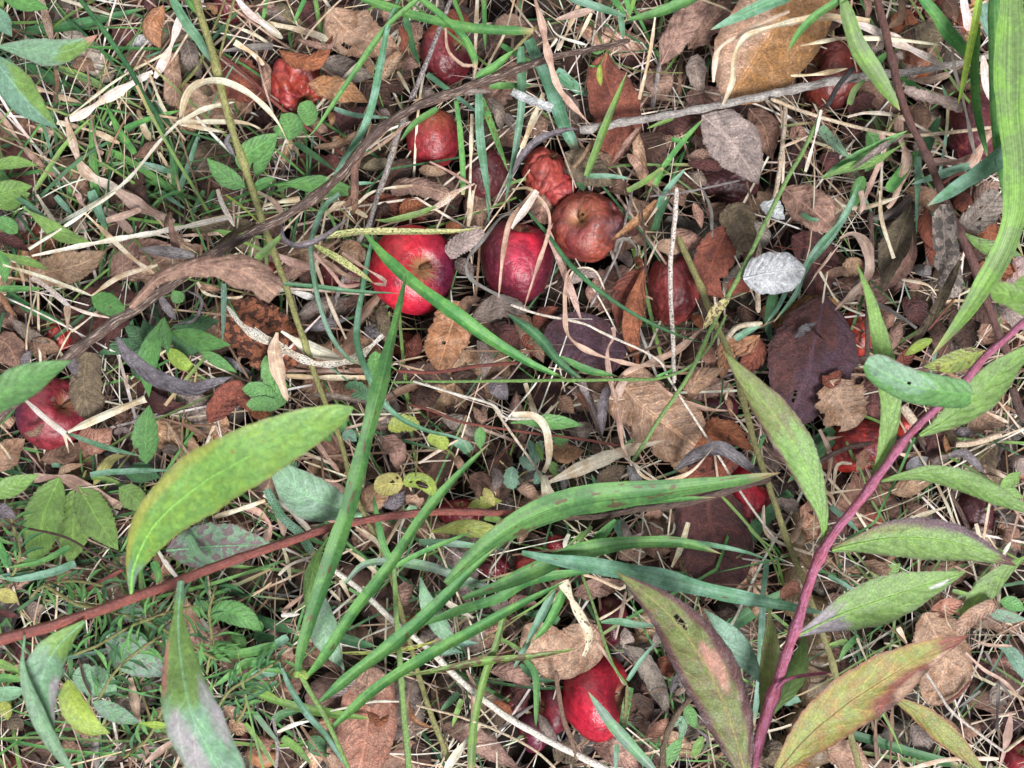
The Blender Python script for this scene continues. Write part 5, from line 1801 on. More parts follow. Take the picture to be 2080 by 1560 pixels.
B('200,760 160,980 150,1120', 'dg', 32, 2.8)
B('200,920 240,1040 210,1160', 'gs', 10, 3)
B('1160,660 1350,700 1420,780', 's', 12, 3.6)
B('1480,830 1600,820 1700,830', 's', 14, 4.2)
B('1900,1000 2000,1060 2100,1120', 's', 16, 4)
B('850,-10 870,80 840,170', 'p', 34, 5)
B('900,200 1100,160 1240,30', 'gs', 34, 3.4)
B('1420,1180 1390,1300 1370,1420', 'mint', 14, 4)
B('530,1310 700,1320 870,1310', 'dg', 14, 3.4)
S('920,150 935,500 900,700 900,1260', 'bark', 18, 3.4)
S('1560,800 1450,930 1355,1045', 'orange' and 'red', 10, 5.8)
S('280,130 420,210 560,320', 's', 8, 4)
S('200,405 330,430 450,410', 'red', 6, 4.4)
S('1900,560 1890,720', 'greyst', 14, 3.4)
# ---- left, lower middle
T(0, 2)
Lf('-20,700 60,560 190,450', 'tan', 115, 3.2, label='tan leaf at the left edge below the dull red apple')
Lf('590,420 720,460 850,370', 'salmon', 120, 3.0, arc=.3)
Lf('310,610 470,570 650,490', 'brown', 100, 2.4, und=.3)
Lf('1040,10 1140,160 1290,210 1430,190', 'maroon', 85, 2.6)
Lf('1340,80 1470,220 1540,410', 'grey', 140, 2.2)
Lf('-30,330 60,310 130,290', 'peach', 75, 2.4)
Lf('180,410 270,410 340,330', 'brown', 36, 5.2, und=.6, rag=.7, label='frayed brown scrap stuck to the dull red apple')
Lf('350,1200 600,1140 880,1130', 'brown', 60, 2.2, rag=.5, und=.3)
Lf('-30,970 40,1010 120,1060', 'bgrey', 70, 7, arc=.6)
Lf('440,720 510,670 640,640', 'peach', 38, 3.8, arc=.8)
Lf('800,940 860,1000 900,1000', 'lgrey', 50, 3.0)
Lf('850,200 930,280 1010,270', 'pinkb', 70, 2.0)
Lf('860,410 930,380 1010,420', 'lgrey', 36, 3.0, rag=.6)
Lf('1220,540 1300,530 1360,600', 'grey', 45, 2.2)
Lf('50,1170 110,1200 130,1300', 'lgrey', 60, 2.0)
Lf('700,60 730,150 760,200', 'pinkb', 50, 2.4)
Lf('1880,230 1950,260 2080,240', 'orange', 50, 2.4)
Lf('1150,1390 1180,1480 1220,1560', 'tan', 60, 2.2)
Lf('230,560 380,680 450,640', 'dbrown', 60, 1.8)
Lf('1960,950 2000,1040 2050,1100', 'peach', 45, 2.8, arc=1)
B('150,120 320,280 490,415', 'w', 24, 6.4, shape='u', label='cream straw lying across the dull red apple')
B('510,400 800,270 1095,148', 's', 30, 6.2, shape='u', label='double straw-coloured stalk meeting the cream straw on the dull red apple')
B('480,405 500,480 520,560', 's', 15, 6.2)
B('480,405 520,450 560,505', 's', 11, 6.2)
B('490,400 700,480 900,540 1060,580', 't', 24, 5.6, dash=.6, shape='p')
B('680,720 850,700 1100,690 1300,690', 't', 24, 4.4)
B('260,745 480,750 700,850 920,965', 'p', 46, 3.4, shape='c', dash=.1)
B('690,740 800,750 940,800', 'lg', 20, 3.6)
B('390,650 440,650 520,670', 't', 18, 3.6)
B('2000,915 1850,970 1610,1045', 's', 20, 4.0)
B('1830,965 1950,1000 2040,1100 2010,1230', 'p', 28, 3.4)
B('1420,1180 1500,1320 1650,1400', 'mint', 34, 5.6)
B('530,1265 300,1380 70,1420', 'g', 30, 5.4)
B('570,1390 300,1470 -10,1480', 't', 30, 5.0)
B('70,1420 20,1300 -20,1180', 'g', 32, 5.0)
B('80,600 40,540 -10,480', 's', 14, 3.8)
B('140,140 70,260 -20,360', 'g', 24, 4.6)
B('180,520 250,540 320,555', 'g', 12, 3)
B('0,670 100,700 190,720', 'dg', 20, 3)
B('1190,1300 1270,1420 1360,1530', 'w', 22, 4)
B('1180,290 1400,350 1560,440', 'b', 18, 2.8)
B('1300,350 1500,350 1650,340', 'b', 12, 2.8)
S('75,1100 480,1190 700,1310 950,1450', 'bark', 10, 6, label='thin purple-brown twig crossing the pair of serrated green leaves')
S('830,20 800,140 760,240', 'bark', 8, 2.6)
FULL()
Lf('297,942 296,885 303,822', 'g', 30, 5, shape='o', spots=.15, serr=.12, nser=12, rag=.1, vein=.5, label='upright pointed green leaf with tiny holes, left of the blurred leaf', holes=((.22, -.75, .07, .2),))
Lf('255,965 290,960 325,970', 'dg', 22, 4)
Lf('242,990 270,1010 300,1040', 'lg', 26, 4)
Lf('190,985 225,935 256,925', 'yel', 12, 3.4)
wt = plant('serrated_weed', 'weed with three serrated pale-veined green leaves at the left', 'weed', '140,985', 2.0)
PL(wt, '121,970 92,1040 80,1100 64,1158', 'lg', 44, [3.4, 4.2], shape='o', serr=.14, nser=18, vein=.5, arc=.2)
PL(wt, '160,988 190,1040 215,1080 240,1118', 'lg', 40, [3.4, 4.0], shape='o', serr=.14, nser=16, vein=.4, arc=.2)
PL(wt, '158,990 150,1060 148,1100 140,1148', 'lg', 42, [3.3, 3.8], shape='o', serr=.14, nser=16, vein=.4, arc=.2)
PS(wt, '175,955 160,988 140,985 121,970', 'yst', 2.5, 3.2)
Lf('338,1118 400,1112 460,1108 556,1106', 'mint', 52, [4.8, 4.4], shape='o', spots=.75, serr=.08, nser=26, vein=.4, rag=.1, label='pale green leaf with purple-rimmed spots under the reddish stem', arc=.2)

# ---- centre, lower middle
T(1, 2)
Lf('1000,380 1110,330 1240,360', 'yg', 75, 3.8, shape='r', serr=.3, nser=8, spots=.3, label='ragged yellow-green leaf beside the broad grass blade')
Lf('960,430 1060,540 1070,700', 'pinkb', 90, 3.0, arc=.6)
Lf('1290,440 1380,460 1440,530', 'lime', 60, 4.2, shape='r', edge=.5, st='1440,530 1480,560 1500,590', stc='yst')
Lf('1110,790 1010,790 890,830', 'yel', 88, 4.2, shape='r', holes=((.35, .1, .07, .16), (.2, .55, .05, .12)), spots=.2, label='eaten yellow leaf with holes above the reddish stem')
Lf('1110,790 1200,760 1290,790 1345,880', 'lime', 62, 4.4, shape='r', holes=((.55, .35, .2, .45), (.2, .15, .06, .12)), label='lime leaf with a big round bite beside the eaten yellow one')
Lf('810,1010 880,890 1000,720', 'tan', 120, 3.0)
Lf('960,960 1060,920 1130,840', 'bgrey', 60, 3.0)
Lf('1130,880 1200,920 1290,940', 'peach', 60, 3.4, rag=.5)
Lf('1400,290 1560,350 1740,440', 'grey', 95, 2.6)
Lf('1690,360 1690,440 1690,530', 'g', 46, 4.2, shape='o')
Lf('1610,730 1720,800 1820,950', 'brown', 110, 2.8, und=.3)
Lf('1790,670 1820,750 1800,850', 'lgrey', 48, 3.6)
Lf('1720,820 1760,890 1800,960', 'yel', 42, 3.8)
Lf('1590,990 1720,930 1860,920', 'yg', 55, 3.4)
Lf('1320,1150 1560,1120 1800,1150 1960,1140', 'yg', 72, 5.2, shape='l', spots=.4, edge=.6, label='yellow-green and brown leaf beneath the wide spotted grass blade')
Lf('480,790 600,840 700,870', 'pinkb', 90, 2.2)
Lf('1430,230 1520,260 1680,290', 'dbrown', 70, 2.0)
Lf('1160,120 1250,140 1400,110', 'dbrown', 90, 2.4)
Lf('1560,20 1640,100 1700,260', 'dbrown', 90, 2.2)
Lf('1500,580 1540,640 1560,700', 'p' and 'peach', 40, 3)
Lf('380,120 600,130 880,190', 'grey', 30, 4, shape='p', arc=1.1)
Lf('1640,210 1700,300 1720,180', 'pinkb', 50, 3.0)
Lf('660,250 620,360 580,430', 'g', 60, 3.4)
Lf('460,430 520,400 560,480', 'g', 55, 3.2)
Lf('680,470 700,420 760,470', 't', 50, 2.8)
Lf('160,740 240,690 310,620', 'dg', 60, 2.6)
Lf('1140,1050 1180,980 1220,1080', 'mint', 38, 4)
Lf('1720,1060 1780,1040 1860,1080', 'lg', 40, 3.2)
B('1870,330 2090,60 2140,-30', 'w', 11, 5)
B('1230,635 1380,540 1530,455', 's', 12, 4)
B('1110,645 1300,620 1470,615', 's', 10, 3.6)
B('450,470 560,620 630,700', 'p', 40, 3.6, shape='p')
B('1230,1225 1500,1240 1900,1290', 'mint', 26, 4.6)
B('570,640 400,570 330,560', 's', 14, 3.2)
B('200,985 420,1010 620,1090', 'p', 22, 3.8)
B('80,830 200,1040 330,1160 440,1330', 't', 40, 4.6, dash=1.0, shape='c', label='blue-green black-flecked stalk blade left of the reddish stem')
B('60,870 260,1000 420,1160', 'w', 22, 4.0)
B('150,960 200,1060 210,1180', 'p', 34, 3.2)
B('-20,1290 60,1260 140,1240', 'w', 16, 4)
B('700,1080 860,1180 970,1290', 's', 16, 4.6)
B('750,1130 900,1220 1000,1300', 'p', 18, 4.0)
B('680,1280 780,1350 920,1470', 's', 16, 4)
B('220,1280 330,1330 460,1420', 'w', 11, 4)
B('170,1480 260,1400 420,1340', 's', 14, 3.4)
B('200,1260 240,1380 260,1520', 's', 14, 3.2)
B('880,1560 900,1400 1100,1040', 's', 14, 3)
B('1120,1040 1080,1150 1070,1250', 'w', 14, 3.6)
B('1610,550 1570,500 1480,480', 't', 44, 3.4)
B('1650,850 1500,600 1380,520', 'b', 10, 2.8)
B('360,620 560,690 700,740', 's', 9, 3)
B('470,750 600,770 700,740', 's', 9, 3)
S('1185,15 1500,110 1780,190 1880,290 2100,300', 'w', 10, [6.4, 6], label='thin cream stalk from the level green stem to the tan folded blade', nodes=(.65,))
S('1780,190 1900,370 2090,640 2350,1060', 's', 10, [6, 5])
S('1220,500 1205,745', 'yst', 5, 4.6)
S('1140,190 1330,240 1500,310 1690,350 2100,410 2500,460 2900,540', 'red', 10, [4.6, 5.2], label='thin pinkish vine running level below the level green stem')
S('1800,640 1880,540 1950,450', 'red', 6, 3.6)
S('820,1090 900,1250 980,1400', 'b', 0.5, 1) if False else None
sp = plant('seedling', 'tiny blue-green seedling with scalloped leaves beside the tan folded blade', 'weed', '2080,650', 1.5)
PL(sp, '1930,830 1925,740 1935,660', 't', 70, 3.2, shape='r', serr=.3, nser=4)
PL(sp, '2090,640 2090,540 2060,460', 't', 34, 3.4, shape='r')
PL(sp, '2100,640 2130,560 2150,460', 't', 34, 3.4, shape='r')
PL(sp, '2120,670 2050,640 1990,590', 't', 50, 3.3, shape='r', serr=.3, nser=4)
PL(sp, '2120,690 2130,740 2100,790', 't', 40, 3.2, shape='r', serr=.3, nser=4)
PS(sp, '1930,830 2000,720 2120,670', 'yst', 5, 3.0)

# ---- centre right, lower middle
T(2, 2)
Lf('820,310 960,390 1150,510', 'tan', 55, 3.2, arc=.5)
Lf('1050,540 1220,580 1330,740', 'tan', 75, 3.6, arc=.4, rag=.4)
Lf('1290,560 1430,450 1600,400 1830,540', 'orange', 125, [3.6, 4.2], arc=-.3, spots=.4, rag=.4, label='frilled orange-red leaf above the half-hidden red apple', serr=.15)
Lf('1280,720 1440,720 1600,660 1750,620', 'rust', 130, [3.8, 3.4], arc=-.3, spots=.4, label='dark rust leaf under the grey curled strip', vein=.4)
Lf('1240,680 1400,560 1560,520 1700,590 1890,745', 'bgrey', 62, [4.6, 6, 5.2], shape='p', arc=.8, label='grey-purple withered leaf humped over the rust leaves', serr=0)
Lf('290,500 400,560 550,540', 'otan', 85, 4.4, arc=.3, label='bright orange-tan leaf beside the folded tan blade')
Lf('430,390 530,400 620,360', 'grey', 85, 3.0)
Lf('-10,330 200,320 400,330 540,350', 'g', 62, 5.0, shape='w', edge=.1, label='green leaf passing under the folded tan blade')
Lf('310,430 380,470 420,520', 'g', 50, 4.4)
FULL()
Lf('1445,975 1440,1040 1455,1110 1475,1205', 'maroon', 76, 3.4, shape='r', arc=.2, und=.06, vein=.7, spots=.05, edge=.1, colvar=.02, label='large brown-maroon leaf with pale veins under the spotted blades', serr=.0, rag=.06)
T(2, 2)
Lf('660,850 720,750 860,650', 'olive', 85, 5.4, edge=.5, spots=.2, vein=.8, label='olive and grey leaf with a yellow vein above the wide spotted blade')
Lf('870,650 930,740 950,850', 'bgrey', 55, 5.5, arc=.5)
Lf('840,770 900,810 980,850', 'lime', 30, 5.3)
Lf('830,1050 870,1180 930,1200 1010,1140', 'lgrey', 48, 6.0, und=.6, arc=1.3, rag=.5, label='white crumpled curl hanging under the wide spotted blade')
Lf('1000,1040 1070,1020 1150,1010', 'brown', 58, 5.8, und=.6, arc=1.2, rag=.5)
Lf('40,830 120,840 200,900', 'tan', 60, 3)
Lf('350,130 410,200 470,260', 'brown', 75, 2.6)
Lf('500,110 560,160 600,260', 'salmon', 60, 2.6)
Lf('1160,1080 1240,1050 1300,980', 'pinkb', 60, 2.8)
Lf('1720,1140 1760,1220 1760,1300', 'tan', 50, 2.8)
Lf('740,30 690,180 680,440', 'bgrey', 52, 4.0, arc=1.0)
Lf('1000,1230 1060,1280 1200,1300', 'brown', 70, 2.6)
Lf('450,880 500,960 620,970', 'grey', 70, 2.0)
Lf('1600,120 1640,180 1660,300', 'salmon', 28, 4.6, arc=1)
Lf('1250,200 1330,290 1370,320', 'dbrown', 60, 2.6, arc=1)
Lf('340,680 390,720 390,860', 'bgrey', 40, 3.4)
Lf('180,480 220,580 230,620', 'lg', 26, 3.6)
Lf('280,620 320,680 350,740', 'lg', 40, 3.2)
FULL()
B('1040,843 1085,845 1110,875 1115,930 1104,960', 's', 9.5, [6, 6.4], shape='c', und=.15, label='folded tan dry blade bent at a right angle, right of the eaten leaves')
B('1104,965 1112,1000 1128,1025', 's', 13, 6.0, shape='b', und=.2)
T(2, 2)
B('275,780 500,680 800,560 1140,465', 's', 58, [6, 5.4, 5.2], shape='p', und=.12, label='wide tan dry blade with fine ribs, below the veined tan leaf')
B('735,-20 790,200 820,400 840,520 905,640', 'p', 24, [6, 6.8, 6], shape='p', label='pinkish twisted blade crossing the wide tan one')
B('915,640 1000,740 1150,770 1350,700 1515,520', 's', 18, 6.2, shape='p')
B('860,-10 820,60 790,170', 'p', 34, 5)
B('1330,1080 1280,1250 1205,1420', 's', 22, 4.6, dash=.1)
B('1200,980 1175,1190', 's', 15, 4.6)
B('540,1150 400,1280 200,1480', 'lg', 12, 5.2)
B('600,1110 500,1230 460,1340', 'lg', 18, 5.0)
B('780,1060 640,1210 510,1330', 'g', 44, [7.4, 7], fleck=.5, shape='p', arc=.7, label='short green spotted blade dropping from the wide spotted blade')
FULL()
B('1605,1000 1560,1045 1520,1090 1490,1130', 'dg', 16, 3.4, shape='c', label='wide dark green blade behind the half-hidden red apple')
B('1690,890 1650,930 1600,980', 'dg', 14, 2.8)
T(2, 2)
B('800,1060 850,1230', 't', 50, 3.6)
B('700,950 680,900 600,720', 't', 24, 3.4)
B('2090,1330 1900,1380 1450,1480', 'g', 6, 6.5)
B('1300,1220 1500,1250 1750,1300 1950,1370', 't', 18, 6.8)
B('1900,1560 1930,1370', 't', 22, 5)
B('1640,70 1620,180 1780,400', 's', 10, 5)
B('1080,20 1200,120 1450,220 1640,240', 'p', 16, 4.4)
B('1450,310 1600,170', 's', 7, 3)
B('100,30 180,290', 's', 22, 3)
B('300,200 230,300 350,170', 's', 8, 3)
B('1000,1200 1200,1170 1230,1060', 'w', 10, 3.4)
B('1560,860 1700,1010 1850,1180 2000,1330 2010,1560', 'lg', 10, 6)
B('1900,960 1900,1100 2080,1230', 's', 11, 4.4)
B('430,1170 400,1260 470,1380', 'w', 20, 3.4)
B('480,1330 470,1180', 'w', 14, 3.4)
S('520,0 600,200 670,420', 'greyst', [34, 22], 3.4, fleck=.5, label='short bluish-grey rotting twig left of the veined tan leaf')
S('570,180 680,450 710,560', 'bark', 8, 4.2)

# ---- right, lower middle
T(3, 2)
FULL()
Lf('1688,772 1700,800 1715,830 1740,866', 'tan', 55, 4.8, shape='r', arc=.25, rag=.7, und=.12, vein=.7, label='jagged tan leaf below the big dark purple leaf')
T(3, 2)
Lf('900,540 850,610 820,710', 'salmon', 60, 3.4)
Lf('1080,860 1230,820 1400,780', 'tan', 95, 3.2, arc=-.6)
Lf('1190,680 1270,630 1360,590', 'bgrey', 60, 3.0, arc=.7)
Lf('1390,650 1440,610 1520,590', 'grey', 42, 3.2, arc=.7)
Lf('1490,580 1620,560 1700,620 1790,720', 'bgrey', 42, 3.6, arc=.8)
Lf('1660,400 1790,320 1950,350', 'brown', 75, 2.8)
Lf('870,1020 950,1050 1070,1110', 'rust', 70, 2.4)
Lf('1300,440 1400,470 1480,600', 'maroon', 90, 2.4)
Lf('1480,420 1500,520 1530,600', 'otan', 28, 3.4)
Lf('1540,400 1620,400 1720,390', 'bgrey', 45, 2.6)
Lf('2000,570 2060,620 2100,740', 'lgrey', 70, 4.0, rag=.4)
Lf('1960,800 2040,740 2100,750', 'salmon', 40, 3.6)
Lf('1650,1160 1750,1180 1850,1290', 'grey', 90, 2.4)
Lf('760,1230 640,1060 440,1000', 'dbrown', 60, 2)
Lf('1200,960 1290,1000 1350,1100', 'brown', 70, 2.6)
Lf('1880,1140 1960,1160 2060,1300', 'brown', 80, 2.4)
Lf('200,960 280,930 380,1000', 'grey', 70, 3.6, rag=.6)
Lf('270,1260 360,1180 420,1020', 'tan', 45, 3.2)
Lf('520,660 620,620 700,640', 'rust', 70, 2.2)
Lf('950,1470 1080,1440 1150,1390', 'lg', 60, 3.2)
Lf('2050,700 1950,820 2080,900', 'lg', 60, 5.0)
B('540,380 610,540 620,680 570,800', 'p', 24, 4.4)
B('640,870 670,650 780,640', 's', 12, 4.6)
B('1260,440 1200,560 1120,740 1000,980 950,1080 760,1200 670,1260', 'g', 10, 7.8, shape='u', label='very thin green stem-like blade behind the magenta stem')
B('640,370 500,480 450,560', 'dg', 44, 2.6)
B('1170,1080 1300,1030 1490,965', 's', 18, 4.6)
B('840,1020 1000,1090 1280,1110', 's', 12, 4)
B('930,920 1000,1030 1050,1110', 'yg' and 'lg', 10, 4)
B('620,960 740,1060 840,1160', 't', 24, 4)
B('2040,1020 2010,1120 1980,1230', 'p', 12, 5.2)
B('1980,1230 1950,1280 1920,1330', 'w', 22, 5.4, shape='p')
B('600,860 860,830', 's', 10, 4)
B('580,840 640,900 650,960', 's', 14, 4.2)
B('1780,650 1900,720 2030,780', 's', 14, 3.6)
B('1700,200 1860,280 1960,330', 's', 14, 4)
B('0,1120 150,1300 250,1560', 'lg', 10, 6)
B('120,950 130,1150 250,1240 500,1330', 's', 12, 5)
B('1080,530 1200,580 1300,560', 'yst' and 's', 18, 3.4)
B('560,460 720,430', 'p', 16, 4)
B('740,470 780,570 860,720 900,860', 'lg', 12, 4)
B('1720,1090 1760,1240', 's', 20, 3.4)
B('1600,690 1900,1000 1960,1120', 'gs', 8, 3.4)
B('1830,880 1760,1300', 's', 12, 3.2)
B('1500,1100 1480,1230', 'lg', 18, 3.2)
S('1560,495 1700,480 1910,415', 's', 24, 3.8, label='short pale stick below the pointed green leaf near the right edge')
S('1290,420 1340,520 1420,640', 'bark', 28, 2.8)
S('1480,800 1600,1000 1690,1190', 'bark', 18, 2.6)
S('1160,200 1240,310 1290,380', 's', 34, 3.4)
S('500,650 600,585 750,520 945,480', 'bark', 20, 4.8)
S('1990,60 2030,180 2090,330', 'bark', 34, 5)

# ---- bottom left
T(0, 3)
Lf('800,560 980,680 1260,870', 'mint', 165, [4.0, 3.6], shape='o', spots=.6, serr=.12, nser=20, vein=.4, label='mint-green leaf with purple-brown blotches inside the fine-leaved weed')
Lf('550,860 720,900 880,980', 'mint', 125, 3.8, shape='r', serr=.15, nser=14, vein=.4)
Lf('700,1060 880,1150 1060,1220', 'mint', 78, 4.2, shape='o', serr=.2, nser=16, spots=.4)
Lf('1050,1220 1180,1235 1320,1245', 'lime', 34, 4.2, shape='l', serr=.2, nser=10)
Lf('900,390 1000,380 1110,420', 'mint', 80, 3.6, spots=.5)
Lf('1570,420 1700,380 1850,430 1980,530', 'g', 105, 4.2, shape='o', serr=.12, nser=18, label='green oval toothed leaf right of the fine-leaved weed', arc=-.3)
Lf('1450,360 1520,340 1600,360', 'g', 52, 3.8)
Lf('1330,200 1430,420 1580,620', 'peach', 62, 3.0, arc=.4)
Lf('1640,690 1800,760 1970,800', 'peach', 68, 3.0, arc=.4)
Lf('1730,1200 1800,1260 1880,1270', 'peach', 60, 2.6)
Lf('340,150 560,90 860,60', 'brown', 60, 2.6, rag=.6, und=.3)
Lf('-30,250 60,260 140,310', 'yel', 62, 3.4)
Lf('1280,100 1200,30 1150,-10', 'salmon', 70, 2.4)
Lf('1000,560 1130,620 1270,700', 'grey', 60, 2.2)
Lf('860,1530 1000,1400 1130,1270', 'dbrown', 55, 2.8, arc=1.1)
Lf('480,1340 560,1420 620,1420', 'brown', 80, 2.0)
Lf('160,1470 280,1420 360,1560', 'dbrown', 120, 1.8)
Lf('-20,1060 40,1120 60,1200', 'yg', 60, 3.0)
Lf('60,1150 110,1230 170,1280', 'olive', 70, 2.6)
Lf('1690,1100 1760,1140 1850,1170', 'tan', 60, 2.6)
Lf('200,330 280,380 340,370', 'grey', 80, 2.0)
Lf('1620,600 1680,650 1820,660', 'g', 60, 4.0)
Lf('1740,560 1800,600 1830,700', 'g', 60, 3.8)
Lf('-10,380 80,400 160,430', 'maroon', 40, 2.4)
B('-10,880 80,880 180,900', 'g', 34, 4.6)
B('-10,1000 90,990 190,970', 'mint', 60, 4.8, arc=.4)
B('-10,760 60,790 150,850', 'lg', 34, 4.4)
B('1800,880 1950,960 2100,1040', 'lime', 44, 3.6)
B('1240,-10 1290,60 1370,170', 'w', 24, 4.2)
B('930,60 800,150 640,225', 'maroon' if False else 'b', 18, 3.6)
B('2080,630 1850,690 1440,730', 'g', 36, 5.0)
B('2090,780 1880,760 1760,840 1590,960', 'g', 36, 4.8)
B('2090,830 1900,860 1700,940', 't', 36, 4.6)
B('2090,910 1900,1020 1680,1100', 'dg', 20, 4.6)
B('160,1430 400,1340 620,1340', 'b', 12, 3)
B('560,1250 600,1300 740,1330', 'b', 14, 3.4)
B('980,880 1020,1100 1060,1280', 'p', 36, 2.8)
B('1390,1310 1250,1400 1100,1520', 'p', 30, 3.4)
B('720,1330 700,1450 730,1570', 'grey' if False else 'gs', 44, 2.8)
B('1060,1360 1100,1440 1100,1540', 'p', 30, 3.2)
B('980,1330 980,1560', 'b', 34, 2.6)
B('150,100 80,110 -10,110', 't', 30, 4.6)
B('570,15 400,80 160,130 -10,130', 't', 34, 5.2)
B('650,660 750,720 880,780', 'bgrey' if False else 'gs', 30, 3.0)
B('1160,0 1200,110 1180,170', 'g', 34, 4.4)
B('1570,110 1590,330', 'yst' if False else 's', 12, 3.6)
B('1780,150 1700,230 1640,330', 's', 12, 3.4)
B('2050,160 1960,230 1890,270', 's', 9, 3.4)
B('1520,440 1560,500 1600,560', 'w', 20, 3.6)
B('1850,1220 1960,1370 2080,1560', 'lg', 20, 4)
S('340,180 500,280 600,330 770,360', 'yst', 15, 5, name='weed_stem', label='arched yellow-green weed stem above the reddish stem at lower left')
S('930,60 780,140 640,225', 'red', 16, 3.8)
S('600,740 630,880 690,1010', 'bark', 10, 4.2)
S('1990,1260 1990,1370 1870,1440', 'b', 8, 3)

# ---- bottom, left of centre
T(1, 3)
FULL()
Lf('752,1362 750,1420 745,1480 728,1585', 'salmon', 62, [3.6, 4.2], shape='r', arc=.2, und=.08, vein=.6, edge=.1, colvar=.02, label='pink-brown broad leaf with a pale midrib at the bottom, left of centre', serr=.03, rag=.08)
Lf('792,1415 765,1400 735,1385 712,1360', 'pinkb', 42, 3.8, arc=.2, label='pink-brown leaf half above the broad one, under the grass', shape='b')
T(1, 3)
Lf('550,1030 680,940 770,880', 'lgrey', 48, 4.4, und=.6, rag=.6, arc=.8, label='grey-white crumpled leaf by the joint of the broad grass')
Lf('830,720 860,790 870,860', 'salmon', 40, 3.4, arc=.7)
Lf('560,1580 600,1500 650,1430', 'tan', 80, 3.2)
Lf('1150,530 1200,470 1280,410', 'gold', 85, 3.2, rag=.4, und=.3)
Lf('1070,340 1120,240 1170,130', 'pinkb', 85, 3.0)
Lf('1390,1240 1600,1310 1990,1570', 'pinkb', 100, 3.0, und=.2, label='pink-grey rumpled leaf under the pale straw stalk at the bottom')
Lf('1760,830 1920,850 2090,950', 'pinkb', 95, 3.0)
Lf('1160,1080 1200,1200 1340,1265', 'otan', 28, 3.6, arc=1)
Lf('830,1130 930,1220 1010,1150', 'orange', 40, 4.8, rag=.7, und=.6)
Lf('-20,1400 40,1400 100,1450', 'salmon', 85, 2.6)
Lf('1780,1090 1850,1100 1930,1180', 'orange', 60, 2.6)
Lf('1750,300 1850,330 1960,300', 'grey', 60, 2.6)
Lf('1400,960 1420,1040 1420,1140', 'dbrown', 60, 2.2)
Lf('200,620 230,700 280,750', 'peach', 55, 2.6)
Lf('60,700 100,660 160,640', 'maroon', 80, 2.2)
Lf('1060,30 1000,60 960,80', 'pinkb', 60, 2.2)
Lf('170,920 230,950 280,990', 'salmon', 60, 2.4)
Lf('640,10 700,60 780,90', 'dbrown', 50, 2)
Lf('1180,1340 1250,1480 1330,1560', 'dbrown', 80, 2.0)
Lf('410,1320 470,1400 520,1480', 'dg', 75, 2.8, label='small dark green rounded leaf at the bottom, left of the pink-brown leaf')
Lf('-20,460 20,500 40,540', 'g', 50, 4.0)
Lf('1240,120 1290,300 1400,500 1560,690', 'mint', 80, [6.2, 5.2], shape='l', spots=.45, label='pale mint leaf with lilac blotches under crossing grass blades', arc=.5)
Lf('1560,690 1430,670 1280,700', 't', 42, 5.4, shape='l', spots=.5)
Lf('1400,640 1520,610 1680,620', 't', 38, 5.6, shape='l', arc=1.0, rag=.4)
B('-10,430 140,480 290,540', 'dg', 42, 2.8)
B('-10,550 140,600 290,640', 'dg', 42, 2.8)
B('600,560 800,620 900,640', 'dg', 40, 2.8)
B('640,690 800,692 1000,680 1200,645 1390,590', 'yg', 20, 5.6, fleck=.7, shape='p')
FULL()
B('822,1372 890,1360 980,1342 1080,1332 1180,1316', 'lg', 9, [6, 5.6], fleck=.85, shape='p', arc=.8, label='green blade turning brown along its length, pointing at the peach leaf')
B('1025,1240 1010,1300 985,1370 968,1440 960,1490 956,1575', 'lg', 10.5, [5.8, 5], shape='c', arc=.9, label='upright green blade left of the glossy red apple')
B('568,1345 590,1395 625,1450 665,1495 710,1570', 't', 8, 6, shape='p', arc=.9)
T(1, 3)
B('-20,1000 200,1060 400,1110 880,1190', 'lg', 42, [4.6, 4.2], shape='p', arc=.8, label='yellow-green blade passing over the pink-brown broad leaf')
B('130,1210 200,1150 330,1130', 'dg', 34, 3.6)
B('200,1330 300,1400 420,1530', 'lg', 34, 3.8, fleck=.4)
B('240,570 140,630 -10,690', 't', 34, 4.8)
B('180,770 90,780 -10,750', 'mint', 36, 4.4)
B('60,770 170,700 280,650', 'p', 22, 4.4, dash=.2)
B('1690,1225 1560,1390 1430,1570', 'w', 32, 4.6, shape='b')
B('1600,650 1620,850', 'w', 10, 4.6)
B('1640,480 1690,620 1720,740', 's', 10, 4.6)
B('780,670 780,600 900,540 1030,490', 'w', 9, 4.2)
B('560,1130 760,1090 900,1060 1080,1060', 'w', 10, 5.2, shape='u')
B('340,1240 440,1390 550,1540', 'orange' if False else 'b', 12, 3.6)
B('160,1290 300,1230 430,1200', 'w', 16, 4)
B('1170,930 1140,1150 1220,1350', 'b', 12, 4.2)
B('1550,1040 1480,1250', 'lg', 22, 4.4)
B('2090,1090 1750,1330', 'lgrey' if False else 'gs', 14, 4.6)
B('1590,820 1640,960 1640,1230', 'p', 24, 4.2)
B('1530,990 1390,1130', 'dg', 26, 3.2)
B('-10,1140 60,1230 180,1380', 'mint', 24, 4)
B('700,60 1160,460', 's', 0.4, 1) if False else None
B('190,410 330,400', 'w', 22, 4)
B('200,390 260,330 360,250', 'p', 26, 3.6)
B('640,140 720,300', 's', 22, 3.4)
B('560,220 640,300', 's', 18, 3.2)
B('1080,640 1100,520 1140,460', 'w', 28, 3.4)
B('860,690 1000,640 1080,600', 's', 12, 4)
B('1810,570 1950,640 2080,740', 'lg', 16, 3.4)
B('1440,310 1540,370 1640,430', 'w', 24, 3.8, shape='u')
S('2090,340 1900,480 1690,610', 'yst', 8, 5.6, name='grass_stalk')
S('130,1180 160,1400 150,1570', 'greyst', 14, 3.6)
FULL()
